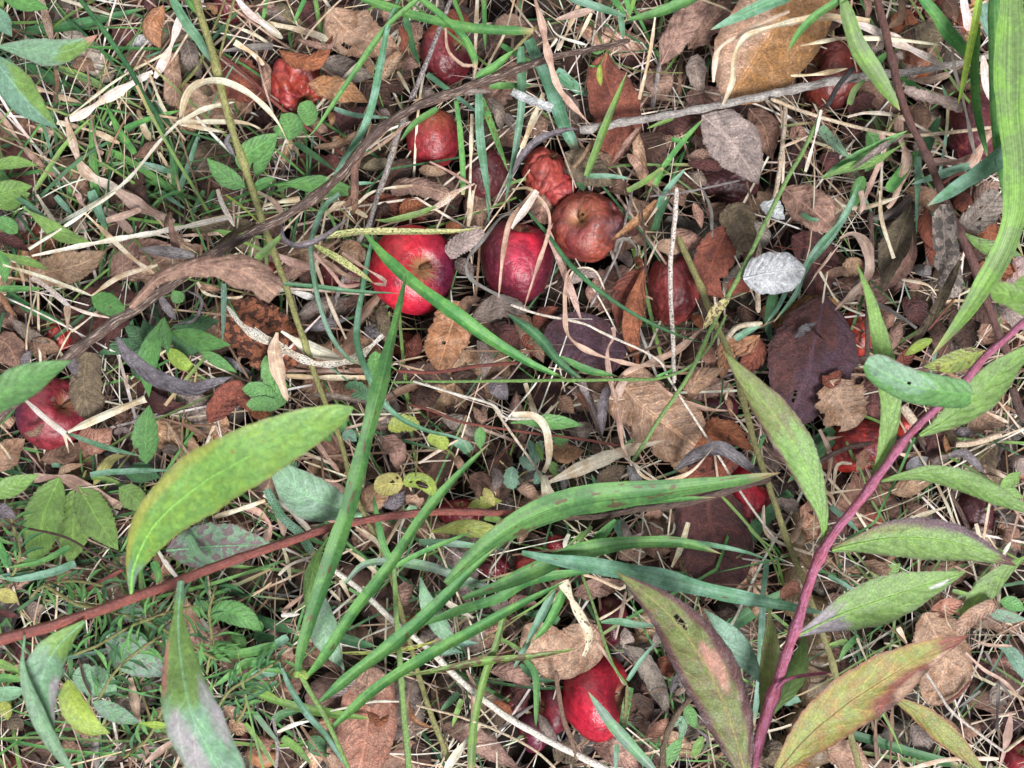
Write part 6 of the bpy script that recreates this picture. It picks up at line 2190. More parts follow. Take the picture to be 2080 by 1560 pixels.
S('668,1150 740,1205 800,1262 870,1318 950,1395 1040,1462 1130,1512 1250,1572', 'w', [5.5, 8], [4.0, 5.0], fleck=.4, label='thick pale straw stalk slanting down to the bottom edge below the apples', scab=.1)
S('845,1432 930,1455 1000,1480 1080,1520 1130,1562', 's', 2.6, 5.2)
gs2 = plant('grass_shoot', 'pale green upright grass stem standing left of centre at the bottom', 'grass', '832,1575', 4)
PS(gs2, '832,1575 819,1436 813,1355 805,1250 800,1150', 'lg', [7, 5], [5, 6.4], name='stalk', scab=0, nodes=(.45,))
PB(gs2, '800,1150 780,1110 768,1060 757,1000', 'g', 8, [6.4, 7], name='blade')
PB(gs2, '803,1150 860,1120 960,1080', 'g', 6, [6.4, 6.8], name='blade')

# ---- bottom, centre right
T(2, 3)
FULL()
Lf('1215,1272 1170,1318 1120,1322 1066,1270', 'peach', 52, [3.6, 4.2], shape='r', arc=.25, und=.1, vein=.5, edge=.1, colvar=.02, label='pale peach leaf lying above the glossy red apple', serr=.0, rag=.1)
T(2, 3)
Lf('470,260 640,200 870,160', 'pinkb', 85, 3.4, arc=.2)
Lf('-20,350 60,300 200,330', 'pinkb', 60, 2.8)
Lf('840,640 980,740 1080,920 1180,1150', 'grey', 95, 3.2, shape='p', arc=.8, und=.25, label='long grey-brown rolled leaf right of the glossy red apple')
Lf('850,500 870,600 900,690', 'lgrey', 60, 3.0)
Lf('860,1200 950,1090 1050,1210', 'dbrown', 125, 2.6)
Lf('1100,740 1160,780 1200,880', 'rust', 70, 2.4)
Lf('1025,1320 1090,1280 1185,1180', 'salmon', 62, 3.6, label='small salmon pointed leaf beside the mossy twig')
Lf('610,1390 760,1430 960,1560', 'pinkb', 110, 3.0)
Lf('1070,660 1100,560 1130,470', 'lgrey', 38, 3.6)
Lf('1550,690 1620,640 1700,650', 'rust', 65, 2.6)
Lf('1560,560 1600,600 1640,780', 'rust', 60, 2.6)
Lf('200,1150 270,1280 340,1420', 'grey', 60, 2.8)
Lf('-20,800 60,850 150,960', 'grey', 100, 2.6)
Lf('1200,1000 1240,880 1290,960', 'bgrey', 45, 3.2, arc=.9)
Lf('1000,900 1020,1040 1080,1070', 'dbrown', 60, 2.6)
Lf('1380,380 1470,420 1560,500', 'brown', 70, 2.4)
Lf('1250,1210 1330,1290 1430,1300', 'grey', 70, 2.4)
Lf('320,1500 400,1450 490,1530', 'olive', 100, 2.8)
Lf('-10,960 50,1000 90,1100', 'maroon', 80, 2.2)
Lf('880,140 930,220 960,320', 'grey', 70, 2.4)
Lf('1180,1260 1290,1200 1260,1400', 'mint', 34, 4)
Lf('1310,1060 1340,1150 1390,1270', 'g', 55, 4.0, shape='l')
Lf('1150,1570 1210,1440 1290,1320', 'g', 55, 4.4, shape='l')
Lf('1440,1320 1380,1450 1400,1500', 'lg', 40, 3.4)
Lf('1360,1480 1200,1330 1100,1350', 'tan', 90, 2.2)
Lf('780,240 700,180 610,170', 'brown', 40, 3.6, arc=1.2)
B('385,150 470,330 560,500 575,620 540,715', 's', 50, [6.6, 6.4, 5.6], fleck=.6, shape='c', arc=.7, label='golden-brown blade with a grey rotting tip over the peach leaf')
B('330,200 250,350 110,620', 't', 46, 5.6, arc=.9, shape='p')
B('390,220 280,450 160,600', 'g', 42, 5.4, arc=.9)
B('350,455 250,400 90,400', 'dg', 38, 5.0)
B('130,590 60,720 10,810', 't', 24, 5.0)
B('340,190 200,320 -10,440', 'lg', 10, 6)
B('670,460 780,450 900,470 1090,490', 't', 30, [6.4, 6], shape='p')
B('870,900 970,750 1095,600', 't', 18, 6.0)
B('890,950 860,1100 830,1280', 'g', 34, 6.0, fleck=.8, shape='c')
B('640,620 740,740 850,940', 'p', 12, 6.0)
B('1090,1590 850,1340 700,1160 575,985', 'mint', 62, [6.8, 8], shape='p', arc=.6, label='pointed pale green blade reaching up over the glossy red apple')
B('2090,230 1800,380 1520,570', 'dg', 56, 2.8, shape='c')
B('1920,-10 1890,300 1870,800 1820,1240', 't', 26, [5.4, 4.6], shape='c')
B('2000,-10 2080,300', 'lg', 12, 5.2)
B('530,100 640,130 820,210 860,160', 's', 18, 5.6)
B('660,440 780,370 940,240', 's', 12, 4.8)
B('860,230 820,420 780,590', 'p', 16, 4.8)
B('100,740 180,880 180,1280', 'g', 26, 4.4)
B('60,780 200,890 330,900', 'dg', 24, 3.2)
B('-10,640 130,740 260,800', 'gs', 12, 3)
B('790,1380 780,1590', 't', 20, 4.4)
B('1720,880 1800,920 1900,990', 'lg', 10, 4)
B('1840,700 1720,840 1730,900', 'lg', 9, 4)
B('1720,1080 1790,1130 1900,1170', 'dg', 22, 3)
B('1400,1270 1480,1350 1420,1480', 'gs', 12, 3.4)
B('0,1180 70,1130 150,1090', 'gs', 14, 4.4)
B('990,1000 1170,960', 'b', 10, 3.4)
FULL()
Lf('1556,1395 1530,1360 1490,1300 1429,1236', 't', 24, [8, 8.6], shape='l', spots=0, arc=.25, vein=.5, edge=.3, label='pale-speckled teal pointed leaf left of the magenta stem', colvar=.02)
S('1128,1362 1142,1450 1160,1500 1172,1545', 'b', 5, 5, label='brown dry stalk in front of the half-hidden red apple')
S('1410,1410 1370,1460 1350,1510 1344,1572', 'moss', [6, 8], 5, label='mossy fuzzy twig at the bottom, right of the glossy red apple', bumpy=.25, fleck=.5)
gs3 = plant('branched_grass', 'branching green grass stem touching the glossy red apple at its node', 'grass', '1276,1395', 5)
PS(gs3, '1182,1168 1202,1220 1222,1285 1245,1350 1274,1392', 'lg', 3, [6, 6.6], name='stalk', scab=0, nodes=(.45,))
PS(gs3, '1274,1392 1270,1450 1262,1500', 'yst', 3, [6.4, 5.6], name='stalk')
PS(gs3, '1214,1308 1240,1345 1270,1392', 's', 2.4, [5.6, 6.4], name='stalk')

# ---- bottom right
T(3, 3)
FULL()
Lf('1878,1245 1905,1300 1920,1360 1885,1430', 'tan', 58, 3.4, shape='r', arc=.2, und=.08, label='tan velvety leaf behind the tip of the red-flushed leaf', colvar=.02)
T(3, 3)
Lf('1380,400 1480,340 1620,310', 'salmon', 90, 3.2)
Lf('290,1570 400,1490 520,1440', 'gold', 85, 3.6, und=.4, rag=.3, label='crinkled golden leaf under the red-flushed leaf at the bottom')
Lf('520,1430 700,1440 920,1580', 'peach', 130, 3.2, spots=.1)
Lf('100,1400 180,1450 220,1560', 'olive', 110, 2.8)
Lf('1230,1230 1300,1330 1320,1450', 'grey', 90, 2.4)
Lf('1600,1180 1680,1280 1760,1300', 'brown', 110, 2.2)
Lf('1640,820 1760,830 1880,900', 'maroon', 80, 2.2)
Lf('1930,920 1880,1020 1960,1080', 'grey', 80, 2.4)
Lf('1880,640 1990,700 2090,900', 't', 60, 4.6, spots=.3, shape='l')
Lf('590,260 700,310 740,380', 'brown', 60, 2.4)
Lf('780,1200 800,1290 900,1330', 'dbrown', 80, 2)
Lf('1850,380 1960,430 2020,560', 'brown', 80, 2.2)
Lf('870,0 1000,60 1100,120', 'brown', 60, 3)
Lf('560,120 600,200 600,280', 'dbrown', 80, 1.8)
Lf('0,300 60,350 90,420', 'tan', 50, 2.4)
Lf('480,540 560,580 640,620', 'lgrey', 45, 2.8)
Lf('260,1080 330,1040 400,1060', 't', 50, 5, serr=.2, nser=8)
Lf('240,280 320,200 400,220', 'salmon', 60, 5.2, arc=.8)
Lf('1900,300 1990,320 2090,370', 'g', 60, 5, spots=.3)
Lf('1800,380 1960,420 2100,440', 'mint', 50, 4.8, spots=.5)
B('750,1290 1100,1400 1330,1470 1580,1540', 'dg', 42, 3.0, shape='c')
B('600,640 740,600 700,700', 'lg', 18, 3.4)
B('830,560 740,650 680,760', 'g', 26, 3.4)
B('600,110 720,170 850,260', 't', 18, 5.4)
B('1130,500 1200,620', 's', 20, 4.6)
B('1140,1550 1200,1570 1500,1500 1890,1490', 's', 20, 5.0, shape='c')
B('1980,1140 1950,1350 1890,1570', 'p', 32, 4.6, shape='p')
B('820,580 880,720 900,760', 's', 14, 4)
B('970,1080 960,1300 970,1500', 'b', 16, 3.4)
B('1090,1080 1080,1300 1070,1570', 'b', 18, 3.4)
B('990,1110 1090,1290 1160,1450', 'lg', 10, 4.4)
B('1890,920 1880,1100 1870,1280', 'gs', 16, 3.6)
B('1750,980 1620,1080 1480,1170', 'gs', 12, 4)
B('2020,1150 1860,1180 1680,1230', 's', 12, 3.4)
B('1450,1280 1450,1430', 'p', 14, 3.4)
B('1540,220 1650,250 1760,270', 'lg', 18, 4)
B('1480,330 1500,450 1540,520', 's', 10, 4)
B('1680,580 1800,630 1990,640', 'p', 12, 4.8)
B('1640,690 1780,820 1920,900 2060,1040', 'p', 14, 4.6)
B('1790,680 1900,900 2000,1050', 'gs', 12, 4)
B('1900,60 1900,400 1990,480', 's', 16, 4)
B('1380,1270 1500,1200 1700,1380', 'b', 14, 2.8)
B('1560,40 1760,130', 'p', 10, 4)
S('600,25 750,115 905,222', 's', 8, 5.6)
S('1330,830 1430,980 1530,1130 1730,1290 1930,1440', 'w', 11, 6.2, nodes=(.45,), label='thin cream stalk bent downwards below the red-flushed leaf')
S('1930,1440 2100,1310', 's', 13, 6.2)
S('1450,1090 1580,1010 1680,900', 'red', 9, 3.8)
FULL()
S('1612,1040 1622,1150 1640,1250 1652,1350 1640,1460 1590,1590', 'moss', [14, 30, 34, 36, 34], [2, 2.6], label='thick mossy rotten stick behind the magenta stem', bumpy=.3, fleck=.5, scab=.3, M=14)
# ================================================================== the larger plants that rise over the litter
FULL()
# woody brown stem with dead leaves, from the left edge to the top centre
ws = plant('dead_plant_stem', 'long brown woody stem with shrivelled leaves slanting from the left edge to the top', 'stem', '-20,865', 12)
PS(ws, '-30,868 60,790 150,715 240,650 330,590 400,540 470,495 560,450 640,400 700,345 745,290 790,250 850,215 930,185 1000,160 1080,130 1150,110 1215,98 1280,82',
   'bark', [12, 11.5, 11, 10, 9.5, 9.5, 9.5, 9, 9, 7, 5.5], [13, 12, 10.5, 9, 7.5, 6.8, 6.2, 5.4, 5], scab=.45, fleck=.3, M=12, n=170, bumpy=.12, nodes=(.34, .5, .63, .72, .8))
PL(ws, '264,624 295,590 330,560 400,540 460,545 510,560 562,598', 'pinkb', 42, [12.5, 14.5, 13], shape='k', name='dead_leaf', arc=-1.1, und=.2, rag=.4, spots=.3)
PL(ws, '238,685 262,722 320,768 390,790 420,782 472,765', 'bgrey', 19, [10.5, 9.5], shape='p', name='dead_leaf', arc=.6, und=.25, spots=.2, edge=.4)
PL(ws, '572,455 578,486 610,500 660,480 712,440', 'gs' if False else 'bgrey', 8, [7.2, 8.2], shape='p', name='dead_leaf', arc=1.2, und=.3)
PL(ws, '325,600 340,625 358,650', 'bgrey', 11, [9.5, 8.5], shape='p', name='dead_leaf', arc=.8)
PL(ws, '380,590 410,610 395,650 350,660', 'bgrey', 5, [9.5, 8.5], shape='p', name='dead_leaf', arc=1.2, rib=False)
PL(ws, '395,520 340,512 282,506', 'bgrey', 14, [10, 11], shape='p', name='dead_leaf', arc=.8)
PL(ws, '370,530 355,490 345,440', 'pinkb', 10, [9.5, 10.5], shape='p', name='dead_leaf', arc=1.0)
PL(ws, '430,510 470,480 520,450', 'olive', 9, [8.4, 9], shape='p', name='dead_leaf', arc=1.0, und=.5)
PL(ws, '135,715 150,745 155,770', 'bgrey', 12, [12, 12.5], shape='o', name='dead_leaf')
PL(ws, '740,300 722,340 720,400 700,420', 'brown', 10, [6.4, 5.6], shape='b', name='dead_leaf', arc=1.0, und=.3)
PS(ws, '745,300 765,285 772,305', 's', 2.5, 6.6, name='bark_peel')
PL(ws, '830,248 780,290 735,320', 'w' if False else 'peach', 4, [6.0, 5.4], shape='p', name='bark_peel', rib=False)
PL(ws, '935,190 960,186 1000,186', 'lgrey', 6, 6.4, shape='p', name='bark_peel', rib=False)

# olive-yellow stem with green leaves, upper left
ys = plant('olive_stem', 'long olive-yellow stem running from the top edge down the left of centre', 'stem', '393,-10', 6)
PS(ys, '393,-20 410,40 430,100 455,200 480,290 500,345 530,440 570,550 610,670 650,790 690,890 720,1000 780,1130 820,1260 850,1370 873,1444 918,1560',
   'yst', [8, 7.5, 7, 5.5, 5, 5, 6], [6.2, 6, 5.2, 4.6, 4.2, 4.2], scab=.15, fleck=.35, M=10, n=150, nodes=(.1, .21, .45))
PL(ys, '500,352 498,320 530,295 566,270', 'g', 24, [5.4, 6.2], shape='o', spots=.15)
PL(ys, '498,380 460,360 420,322', 'g', 22, [5.2, 5.8], shape='o', serr=.1, nser=8)
PL(ys, '515,378 540,368 560,362', 'g', 9, 5.2, shape='o', rib=False)
PL(ys, '470,270 462,290 478,320', 'bgrey', 7, 6.0, shape='p', name='dead_leaf', arc=1.0)
PS(ys, '430,170 442,130 460,60 478,-10', 'yst', 2.6, [5.2, 5.6], name='side_shoot')

# brownish-red stem at the top right
rs = plant('red_brown_stem', 'brownish-red stem with withered grey leaves down the right side', 'stem', '1780,-10', 7)
PS(rs, '1778,-20 1798,60 1812,120 1825,180 1850,250 1875,300 1895,345 1925,420 1948,470 1975,530 2000,600 2030,680 2065,760',
   'rbr', [8, 8, 8, 7, 9, 9, 8, 10], [7.4, 7, 6.4, 6], scab=.15, fleck=.3, M=10, n=110, nodes=(.17, .42, .62))
PL(rs, '1838,180 1865,195 1905,205 1955,225', 'lgrey', 17, [7, 7.6], shape='b', name='dead_leaf', arc=1.0, und=.6, rag=.6, serr=.3, nser=9)
PL(rs, '1915,415 1918,480 1922,540 1935,605', 'lgrey', 26, [6.8, 6.2], shape='b', name='dead_leaf', arc=.3, und=.15, rag=.6, spots=.75)
PL(rs, '1950,470 1985,510 2005,512', 'dbrown', 22, 6.2, shape='r', name='dead_leaf', spots=.3)
PL(rs, '1948,465 2000,500 2080,520', 'lg', 17, [6.4, 6.8], shape='w', spots=.5, edge=.4)
PL(rs, '1950,528 1915,600 1880,660 1838,722', 'olive', 13, [7, 7.4], shape='p', name='withered_leaf', arc=1.0, spots=.5, und=.2)
PL(rs, '1893,690 1870,700 1838,722', 'lime', 11, 7.6, shape='p', name='withered_leaf', rib=False)
PL(rs, '1838,290 1780,325 1725,340 1670,362', 'lg', 11, [6.8, 7.2], shape='w', spots=.3)
PL(rs, '1835,275 1790,300 1730,345', 'lgrey', 8, [6.9, 7.3], shape='p', name='dead_leaf', arc=1.0, und=.4, rag=.4)
PL(rs, '2000,712 1960,728 1920,740 1875,745', 'yg', 24, [6.2, 6], shape='o', spots=.55, serr=.1, nser=12, name='withered_leaf')

# thick grey stick
S('1177,265 1240,254 1300,243 1380,230 1450,215 1540,197 1640,175 1730,160 1800,150 1900,138 2020,112', 'greyst', [9, 8, 8, 9, 8, 6], [4.8, 5.0, 4.8], scab=.4, fleck=.35, M=12,
  n=120, label='thick grey weathered stick lying level below the big tan leaf', name='stick', cat='stick', bumpy=.12)
# thin stems
S('1668,228 1640,290 1600,362 1560,440 1520,525 1480,600 1450,655 1400,760 1340,850 1285,938', 'lg', [4.2, 4.8, 4], [7.2, 7.2, 6], scab=0, fleck=.15, name='grass_stalk', label='long thin yellow-green stalk slanting down from the black twig', nodes=(.45, .53))
S('1378,480 1395,520 1420,575 1450,650 1490,740 1530,890 1560,980 1600,1100 1640,1200 1690,1345 1730,1500 1748,1570', 'yst', [6.5, 6.5, 6, 6, 7], [5.6, 6, 6, 5], scab=.2, fleck=.3, n=120,
  name='green_stalk', label='long yellowish-green stalk right of the wrinkled apple, down to the bottom', nodes=(.1, .3, .55, .8))
hs_ = plant('creeping_grass', 'level pale green grass stem crossing the middle below the maroon leaf', 'grass', '800,775', 5)
PS(hs_, '795,776 900,775 1000,774 1160,772 1260,771 1340,768 1400,745 1440,705 1475,640', 'lg', [2.6, 3.4, 3.4, 3], [6.2, 6.2, 6.4, 6.8], name='stalk', scab=0, fleck=.1, nodes=(.5, .66))
PB(hs_, '1340,769 1335,765 1370,750', 'g', 3, 6.4, name='blade')

# the broad grass plant in the lower middle: joint, stalk and long blades
gr = plant('broad_grass', 'broad-leaved green grass plant fanning long blades from a pale joint, lower left of centre', 'grass', '608,1368', 7)
PS(gr, '608,1366 630,1405 660,1455 690,1520 715,1580', 'lg', [6, 5, 5], [8, 6.5], name='stalk', scab=0)
PS(gr, '598,1372 612,1366 626,1378', 'lime', [9, 8], 8.2, name='joint', scab=0)
PB(gr, '604,1374 612,1320 640,1230 682,1110 715,1010 742,900 768,800 795,690 812,620 826,552', 'sg', 21, [8.2, 10.5, 11, 8], shape='p', fleck=.5, arc=.5, tip=.05, n=60)
PB(gr, '622,1376 660,1330 720,1240 790,1150 850,1060 920,975 995,900', 'sg', 16, [8.2, 10.5, 9.5], shape='p', fleck=.4, arc=.8, tip=.1, n=50)
PB(gr, '650,1425 720,1365 800,1305 880,1235 950,1165 1010,1110', 'g', 17, [7.4, 9], shape='p', fleck=.35, arc=.8, n=40)
PB(gr, '672,1480 760,1400 860,1335 960,1280 1060,1225 1150,1180', 'g', 15, [6.6, 8.6], shape='p', fleck=.35, arc=.8, n=40, tip=.05)
# wide blades fanning right from the same tussock
g2 = plant('spotted_grass', 'grass tussock with wide brown-spotted blades pointing right across the lower middle', 'grass', '900,1180', 7)
PB(g2, '905,1185 960,1130 1030,1075 1110,1035 1200,1010 1300,1000 1400,988 1500,975 1585,960', 'sg', 28, [7.2, 8.6, 8.2], shape='p', fleck=.55, arc=.4, n=56, tip=.14)
PB(g2, '1060,1122 1120,1135 1220,1150 1330,1170 1450,1200 1560,1222 1690,1248', 't', 21, [7.4, 8.2, 7.6], shape='p', fleck=.35, arc=.4, n=50, tip=.08)
PB(g2, '940,1215 1010,1190 1080,1160 1160,1125 1250,1105 1340,1100 1400,1105 1465,1125', 'sg', 20, [6.6, 7.6, 7.4], shape='p', fleck=.35, arc=.7, n=46, tip=.1)
PB(g2, '700,1185 740,1146 800,1140 880,1152 960,1182 1040,1205', 'mint', 13, [5.6, 6.4, 5.8], shape='p', fleck=.1, arc=.8, n=36, tip=.05)
PB(g2, '860,1268 930,1240 1010,1215 1070,1180 1150,1165 1230,1158', 'g', 13, [6.2, 6.8], shape='p', fleck=.3, n=30)
PB(g2, '1040,1060 1120,1045 1280,1020 1455,1010', 'g', 11, [7, 7.4], shape='p', fleck=.3, n=30, tip=.15)

# goldenrod on the right: magenta stem, lance-shaped leaves
gd = plant('goldenrod_plant', 'magenta-stemmed plant with long lance-shaped leaves at the lower right', 'plant', '1525,1575', 9)
PS(gd, '1520,1590 1548,1480 1575,1400 1600,1320 1622,1258 1642,1190 1665,1130 1700,1075 1740,1025 1785,965 1840,890 1895,835 1950,785 2000,725 2040,690 2095,640',
   'mag', [13, 12, 10, 10, 9, 8, 8, 7], [10.5, 11, 11.5, 12.5, 13.5, 15], scab=.1, fleck=.05, M=14, n=130, bumpy=.05, nodes=(.17, .3, .44, .6, .68, .8))
PL(gd, '1668,1130 1672,1060 1640,960 1590,870 1530,790 1468,712', 'lg', 42, [11, 13, 16], patches=((.9, 0, .35, 3, 'ogr'), (.4, -1.1, .5, .3, 'maroon')), serr=.06, nser=30, edge=.5, vein=.5, shape='w', arc=.35, spots=.05)
PL(gd, '1745,1018 1785,950 1806,860 1806,790 1785,680 1765,600 1738,530', 'lg', 25, [12, 13.5], serr=.08, nser=34, edge=.35, vein=.5, shape='l', arc=.4, spots=.08)
PL(gd, '1868,885 1920,855 1990,800 2040,750 2110,690', 'lg', 38, [13, 13.5], edge=.4, vein=.6, shape='l', arc=.35)
PL(gd, '1972,802 1910,795 1840,780 1758,736', 'g', 35, [14.5, 15.5], patches=((.75, .3, .35, .9, 'mint'),), edge=.5, vein=.5, shape='b', arc=.3, holes=((.58, .1, .022, .07),), spots=.03)
PL(gd, '1790,978 1830,968 1890,962 1960,978 2030,1010 2130,1055', 'lg', 25, [12, 13], serr=.08, nser=26, edge=.6, vein=.4, shape='l', arc=.4, spots=.12)
PL(gd, '1690,1118 1740,1105 1830,1092 1930,1100 2000,1122 2066,1150', 'lg', 48, [11.5, 12], patches=((.2, -.8, .5, .5, 'ogr'), (.7, -1, .4, .5, 'plum'), (1, 0, .12, 2, 'maroon')), serr=.1, nser=30, edge=.9, vein=.5, shape='l', arc=.35, spots=.06)
PL(gd, '1622,1290 1700,1252 1790,1218 1880,1188 1965,1160', 'lg', 50, [11, 11], patches=((.0, 0, .26, 3, 'bgrey'), (.83, .35, .06, .16, 'white')), serr=.05, nser=26, edge=.6, vein=.5, shape='l', arc=.3, spots=.12)
PL(gd, '1562,1595 1630,1510 1710,1440 1800,1380 1880,1330 1970,1290', 'redl', 62, [12, 13, 12.5], patches=((.66, .7, .16, .5, 'rust'), (.95, 0, .08, 1.5, 'rust'), (.68, .95, .1, .5, 'dbrown'), (.68, .95, .08, .38, 'peach'), (.86, .85, .05, .4, 'peach')), serr=.07, nser=40, edge=.6, vein=.6, shape='l', arc=.3, spots=.14, asym=-.06)
PS(gd, '1577,1400 1590,1385 1620,1374 1682,1366', 'mag', 3.5, [11.5, 11], name='leaf_stalk', scab=0)
PL(gd, '1545,1480 1562,1380 1565,1300 1562,1232', 'ogr', 24, [9.8, 9.4], serr=.06, nser=18, edge=.4, vein=.4, shape='l', arc=.35)
PL(gd, '1570,1450 1610,1380 1630,1320 1632,1285', 'lg', 24, [9.6, 9.2], serr=.06, nser=18, edge=.4, vein=.4, shape='l', arc=.35)
PL(gd, '1800,1410 1870,1450 1940,1510 2010,1580', 'redl', 26, [9.5, 9], serr=.07, nser=20, edge=.8, vein=.4, shape='l', arc=.4)
PL(gd, '1520,1620 1505,1540 1470,1430 1420,1330 1350,1240 1250,1160', 'ogr', 64, [12, 12, 11], patches=((.45, .9, .7, .3, 'maroon'), (.5, -.95, .7, .25, 'maroon'), (.5, .3, .1, .2, 'salmon')), serr=.05, nser=40, edge=.8, vein=.5, shape='l', arc=.3, spots=.22, holes=((.7, .18, .035, .14),))
PL(gd, '2110,640 2050,600 2012,594', 'lg', 24, [18, 19], shape='b', edge=.3)
PL(gd, '2110,560 2085,580 2060,610', 'lg', 22, [18, 18.5], shape='b')
PL(gd, '2100,1120 2040,1160 1990,1210 1938,1280', 'lg', 24, [10, 9.6], shape='w', spots=.3)
PL(gd, '2020,1225 1970,1255 1945,1285', 'peach', 17, 10.2, shape='b', name='withered_tip', spots=.2, rib=False)

# reddish stem on the left, close to the lens, with big soft leaves
rd = plant('tall_weed', 'reddish stem with big soft blurred leaves rising at the lower left', 'plant', '1080,1045', 6)
PS(rd, '-30,1308 80,1278 170,1250 260,1218 340,1190 420,1158 500,1128 580,1102 660,1075 750,1055 850,1042 960,1040 1080,1046',
   'red', [11.5, 11, 10, 9, 8, 7.5, 7], [17, 15.5, 13.5, 11.5, 9.5, 8.2, 7.4], scab=.05, fleck=.1, M=14, n=150, bumpy=.06)
PS(rd, '1075,1046 1140,1050 1220,1048 1300,1034 1400,1020 1490,992 1565,972', 'bark', [7, 6, 8, 8], [7.4, 6.6, 6.2], scab=.2, fleck=.2, M=12, n=80, bumpy=.1, nodes=(.55, .8))
PL(rd, '266,1205 272,1150 315,1065 405,985 500,930 610,875 718,828', 'big', 68, [15.5, 19, 21, 20], serr=.05, nser=40, edge=.1, vein=.2, shape='q', arc=.25, spots=.3, und=.06, patches=((.02, 0, .14, 3, 'mint'), (.35, -.9, .3, .35, 'yg')))
PL(rd, '172,1262 120,1310 88,1370 90,1430 112,1500', 'mint', 42, [16, 16], patches=((.7, -.8, .2, .4, 'lil'), (.15, 0, .2, 2, 'lg')), edge=.2, vein=.4, shape='l', arc=.6, spots=.15)
PL(rd, '138,1380 150,1430 180,1470 224,1490', 'lime', 30, [13, 12], edge=.2, vein=.3, shape='o', arc=.4, spots=.1)
PL(rd, '50,1290 48,1360 75,1440 110,1510 165,1590', 'mint', 20, [17, 16], vein=.4, shape='w', arc=.8)
PL(rd, '368,1180 362,1260 368,1340 385,1430 425,1520 480,1620 530,1730', 'mint', 62, [15, 18, 18], patches=((.25, 0, .2, 2, 'lg'), (.6, .6, .16, .35, 'lil'), (.5, -.75, .14, .3, 'lil'), (.3, .9, .1, .2, 'salmon')), edge=.3, vein=.5, shape='w', arc=.35, spots=.22)
PL(rd, '735,1050 680,1028 615,1000 540,925', 'mint', 48, [8, 9.5], edge=.2, vein=.6, shape='l', arc=.35, spots=.15)
PL(rd, '-60,860 10,800 80,760 146,732', 'g', 38, [20, 19], vein=.2, shape='l', arc=.3)
PL(rd, '-40,1010 20,990 80,963', 'lg', 22, [15, 14], vein=.3, shape='l')
PL(rd, '666,1092 645,1130 632,1180 625,1250', 'lg', 17, [8.4, 7.6], vein=.3, shape='w', arc=.7)
PL(rd, '640,1170 650,1250 670,1310 700,1362', 'mint', 32, [7.4, 6.6], vein=.4, shape='l', arc=.4, spots=.2)
PL(rd, '75,1278 100,1300 130,1300', 'bark' if False else 'brown', 10, 14, shape='p', name='dead_leaf')

# corner leaves, upper left
cn = plant('corner_weed', 'plant with blue-green toothed leaves reaching in at the upper left corner', 'plant', '-15,95', 8)
PS(cn, '-30,200 -15,95 0,20 5,-30', 'lg', 7, 8)
PL(cn, '-25,92 50,100 110,108 160,95 200,70', 'mint', 30, [8.6, 9.2], patches=((.8, .3, .2, .9, 'lg'), (1, 0, .12, 2, 'salmon')), shape='w', serr=.07, nser=28, vein=.5, arc=.3, spots=.06)
PL(cn, '-30,100 20,160 55,205 85,235 118,262', 't', 38, [8.8, 9.4], patches=((.6, -.6, .4, .6, 'lg'),), shape='l', serr=.07, nser=30, vein=.5, arc=.3)
PL(cn, '-10,-30 30,-5 60,8 100,18', 'g', 22, [9.4, 9.8], shape='l', vein=.4, serr=.06, nser=14)
PL(cn, '-20,10 5,45 25,75', 't', 20, [8.4, 8.8], shape='l', vein=.3)
PL(cn, '-30,340 30,330 78,336', 'lg', 14, [5, 5.4], shape='l')
PL(cn, '-30,405 20,388 66,378', 'lg', 24, [4.8, 5.2], shape='o', spots=.1)

# small weeds
T(0, 1)
w1 = plant('palmate_weed', 'low weed with deeply cut dark green leaves under the brown woody stem', 'weed', '1150,1150', 2)
for q in ('1150,1150 1040,1080 930,1000', '1150,1150 950,1160 725,1225', '1150,1160 1000,1040 1000,960', '1150,1160 1120,1060 1080,960', '1150,1170 1060,1240 1000,1340', '1160,1180 1040,1330 1060,1430'):
    PL(w1, q, 'dg', 62, [3.0, 3.4], shape='l', vein=.3)
T(0, 1)
w2 = plant('leafy_weed', 'leafy green weed with pointed leaves under the brown woody stem, left of centre', 'weed', '1280,1000', 4)
PS(w2, '1240,940 1270,1000 1360,830', 'yst', 7, 4.6)
PL(w2, '690,790 820,850 970,930', 'g', 92, [4.4, 5], shape='o', serr=.08, nser=12, holes=((.55, .1, .03, .1),), vein=.3)
PL(w2, '1240,945 1160,1130 1110,1320 1125,1555', 'g', 88, [5.2, 5.6], shape='l', serr=.08, nser=20, spots=.12, vein=.4)
PL(w2, '1280,1050 1400,1080 1550,1130 1745,1155', 'g', 82, [5, 5.4], shape='l', serr=.06, nser=20, vein=.4)
PL(w2, '1240,950 1250,1080 1270,1220', 'g', 52, [5.4, 5.2], shape='l', vein=.3)
PL(w2, '1480,1180 1620,1260 1790,1365', 'g', 46, [4.4, 4], shape='l', spots=.2)
PL(w2, '1380,830 1340,790 1300,740', 'g', 55, [5, 5.4], shape='o', vein=.3)
PL(w2, '1260,1180 1380,1290 1490,1350', 'lime', 62, [4, 3.6], shape='o', spots=.1)
PL(w2, '1300,1020 1480,1000 1660,970', 'dg', 72, [3.2, 3.4], shape='l')
PL(w2, '1290,1080 1400,1170 1500,1220', 'dg', 72, [3.2, 3.2], shape='l')
FULL()
w3 = plant('lobed_weed', 'lobed bright green leaf left of the blurred leaf, beside a salmon blade', 'weed', '570,828', 3)
for q, h in (('568,828 552,780 540,722', 20), ('566,826 530,795 492,790', 20), ('566,828 540,820 500,822', 17), ('570,826 572,790 566,760', 15)):
    PL(w3, q, 'g', h, [4, 4.4], shape='r', serr=.2, nser=5, vein=.3)
T(3, 2)


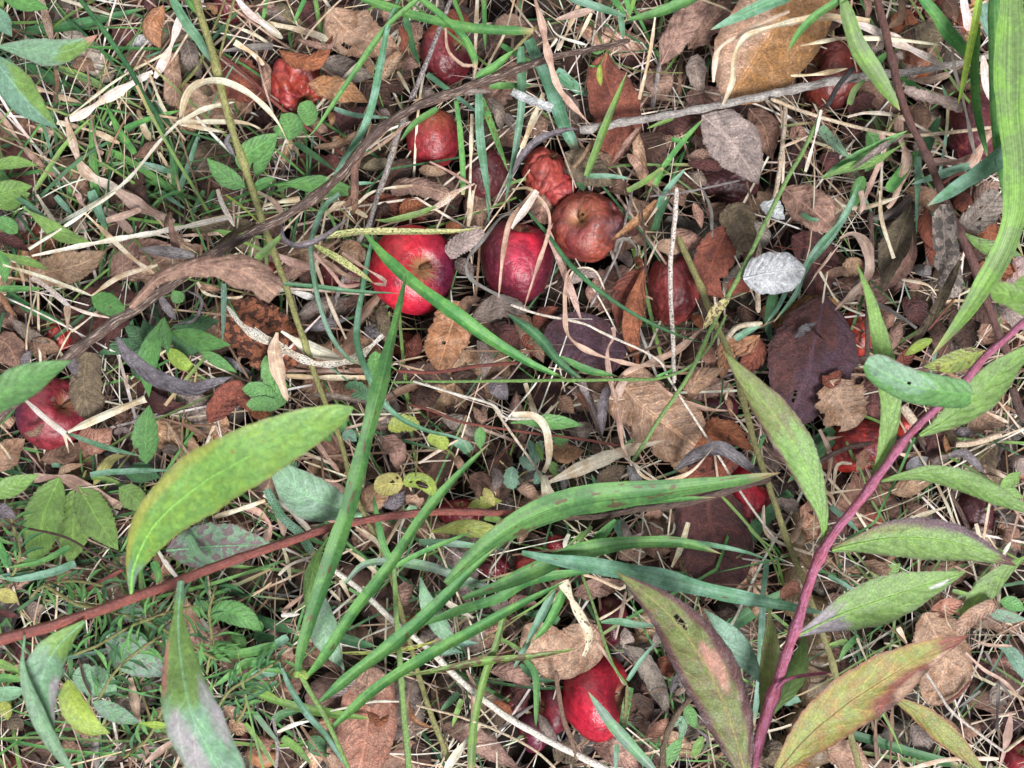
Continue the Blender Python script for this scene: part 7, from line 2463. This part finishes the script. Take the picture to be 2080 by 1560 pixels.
# fine-leaved weeds at the lower left: thin stems crowded with narrow leaves
def fine_weed(stem, z, n, seed, label, lw=4.6, ll=58, cols=('g', 'dg', 'g', 'dg')):
    r = random.Random(seed)
    pl = plant('fine_leaved_weed', label, 'weed', stem.split()[0], z[0], 'fine-leaved weeds at the lower left')
    ob = PS(pl, stem, 'yst', 3.0, z, scab=0)
    n = int(n * 1.35)
    C, _ = path3(stem, z, n)
    pp = catmull(np.array(pts(stem)), n)
    for i in range(n):
        a = math.atan2(*(pp[min(n - 1, i + 1)] - pp[max(0, i - 1)])[::-1]) + (1 if i % 2 else -1) * r.uniform(.5, 1.3)
        L = ll * r.uniform(.5, 1.25)
        x, y = pp[i]
        h = C[i][2] * 100
        q = f'{x:.0f},{y:.0f} {x + L * .5 * math.cos(a):.0f},{y + L * .5 * math.sin(a):.0f} {x + L * math.cos(a + .25):.0f},{y + L * math.sin(a + .25):.0f}'
        PL(pl, q, r.choice(cols), lw * r.uniform(.6, 1.2), [h, h + r.uniform(-.6, 1.2)], shape='l', rib=False, n=10, arc=.6)


FULL()
fine_weed('150,1330 200,1310 260,1275 330,1248 400,1230', [5, 6], 16, 1, 'fine-leaved weed with its stem level under the reddish stem')
fine_weed('170,1225 230,1245 300,1262 370,1300 440,1340', [4.6, 5.6], 16, 2, 'fine-leaved weed slanting down behind the reddish stem')
fine_weed('200,1420 230,1370 270,1330 330,1290', [4.6, 6.2], 14, 3, 'fine-leaved weed rising beside the lime leaf')
fine_weed('420,1370 430,1300 425,1240 440,1190', [5, 6], 14, 4, 'upright fine-leaved weed right of the big mint-coloured leaf')
fine_weed('440,1440 470,1400 520,1370 570,1340', [4.4, 5.4], 12, 5, 'fine-leaved weed pointing at the joint of the broad grass')
fine_weed('20,1180 40,1130 30,1080 20,1040', [5, 6], 12, 6, 'fine-leaved weed at the left edge below the serrated leaves')
fine_weed('60,1215 90,1190 150,1180 210,1190', [4, 5], 12, 7, 'fine-leaved weed above the reddish stem near the left edge')
fine_weed('480,1470 500,1430 490,1380', [4, 5], 10, 8, 'small fine-leaved weed low at the bottom left of centre', ll=34)
fine_weed('250,1540 300,1500 330,1440 340,1400', [3.4, 4.4], 12, 9, 'fine-leaved weed in the gap at the bottom left', ll=38)
build_mass()
build_loose_leaves()
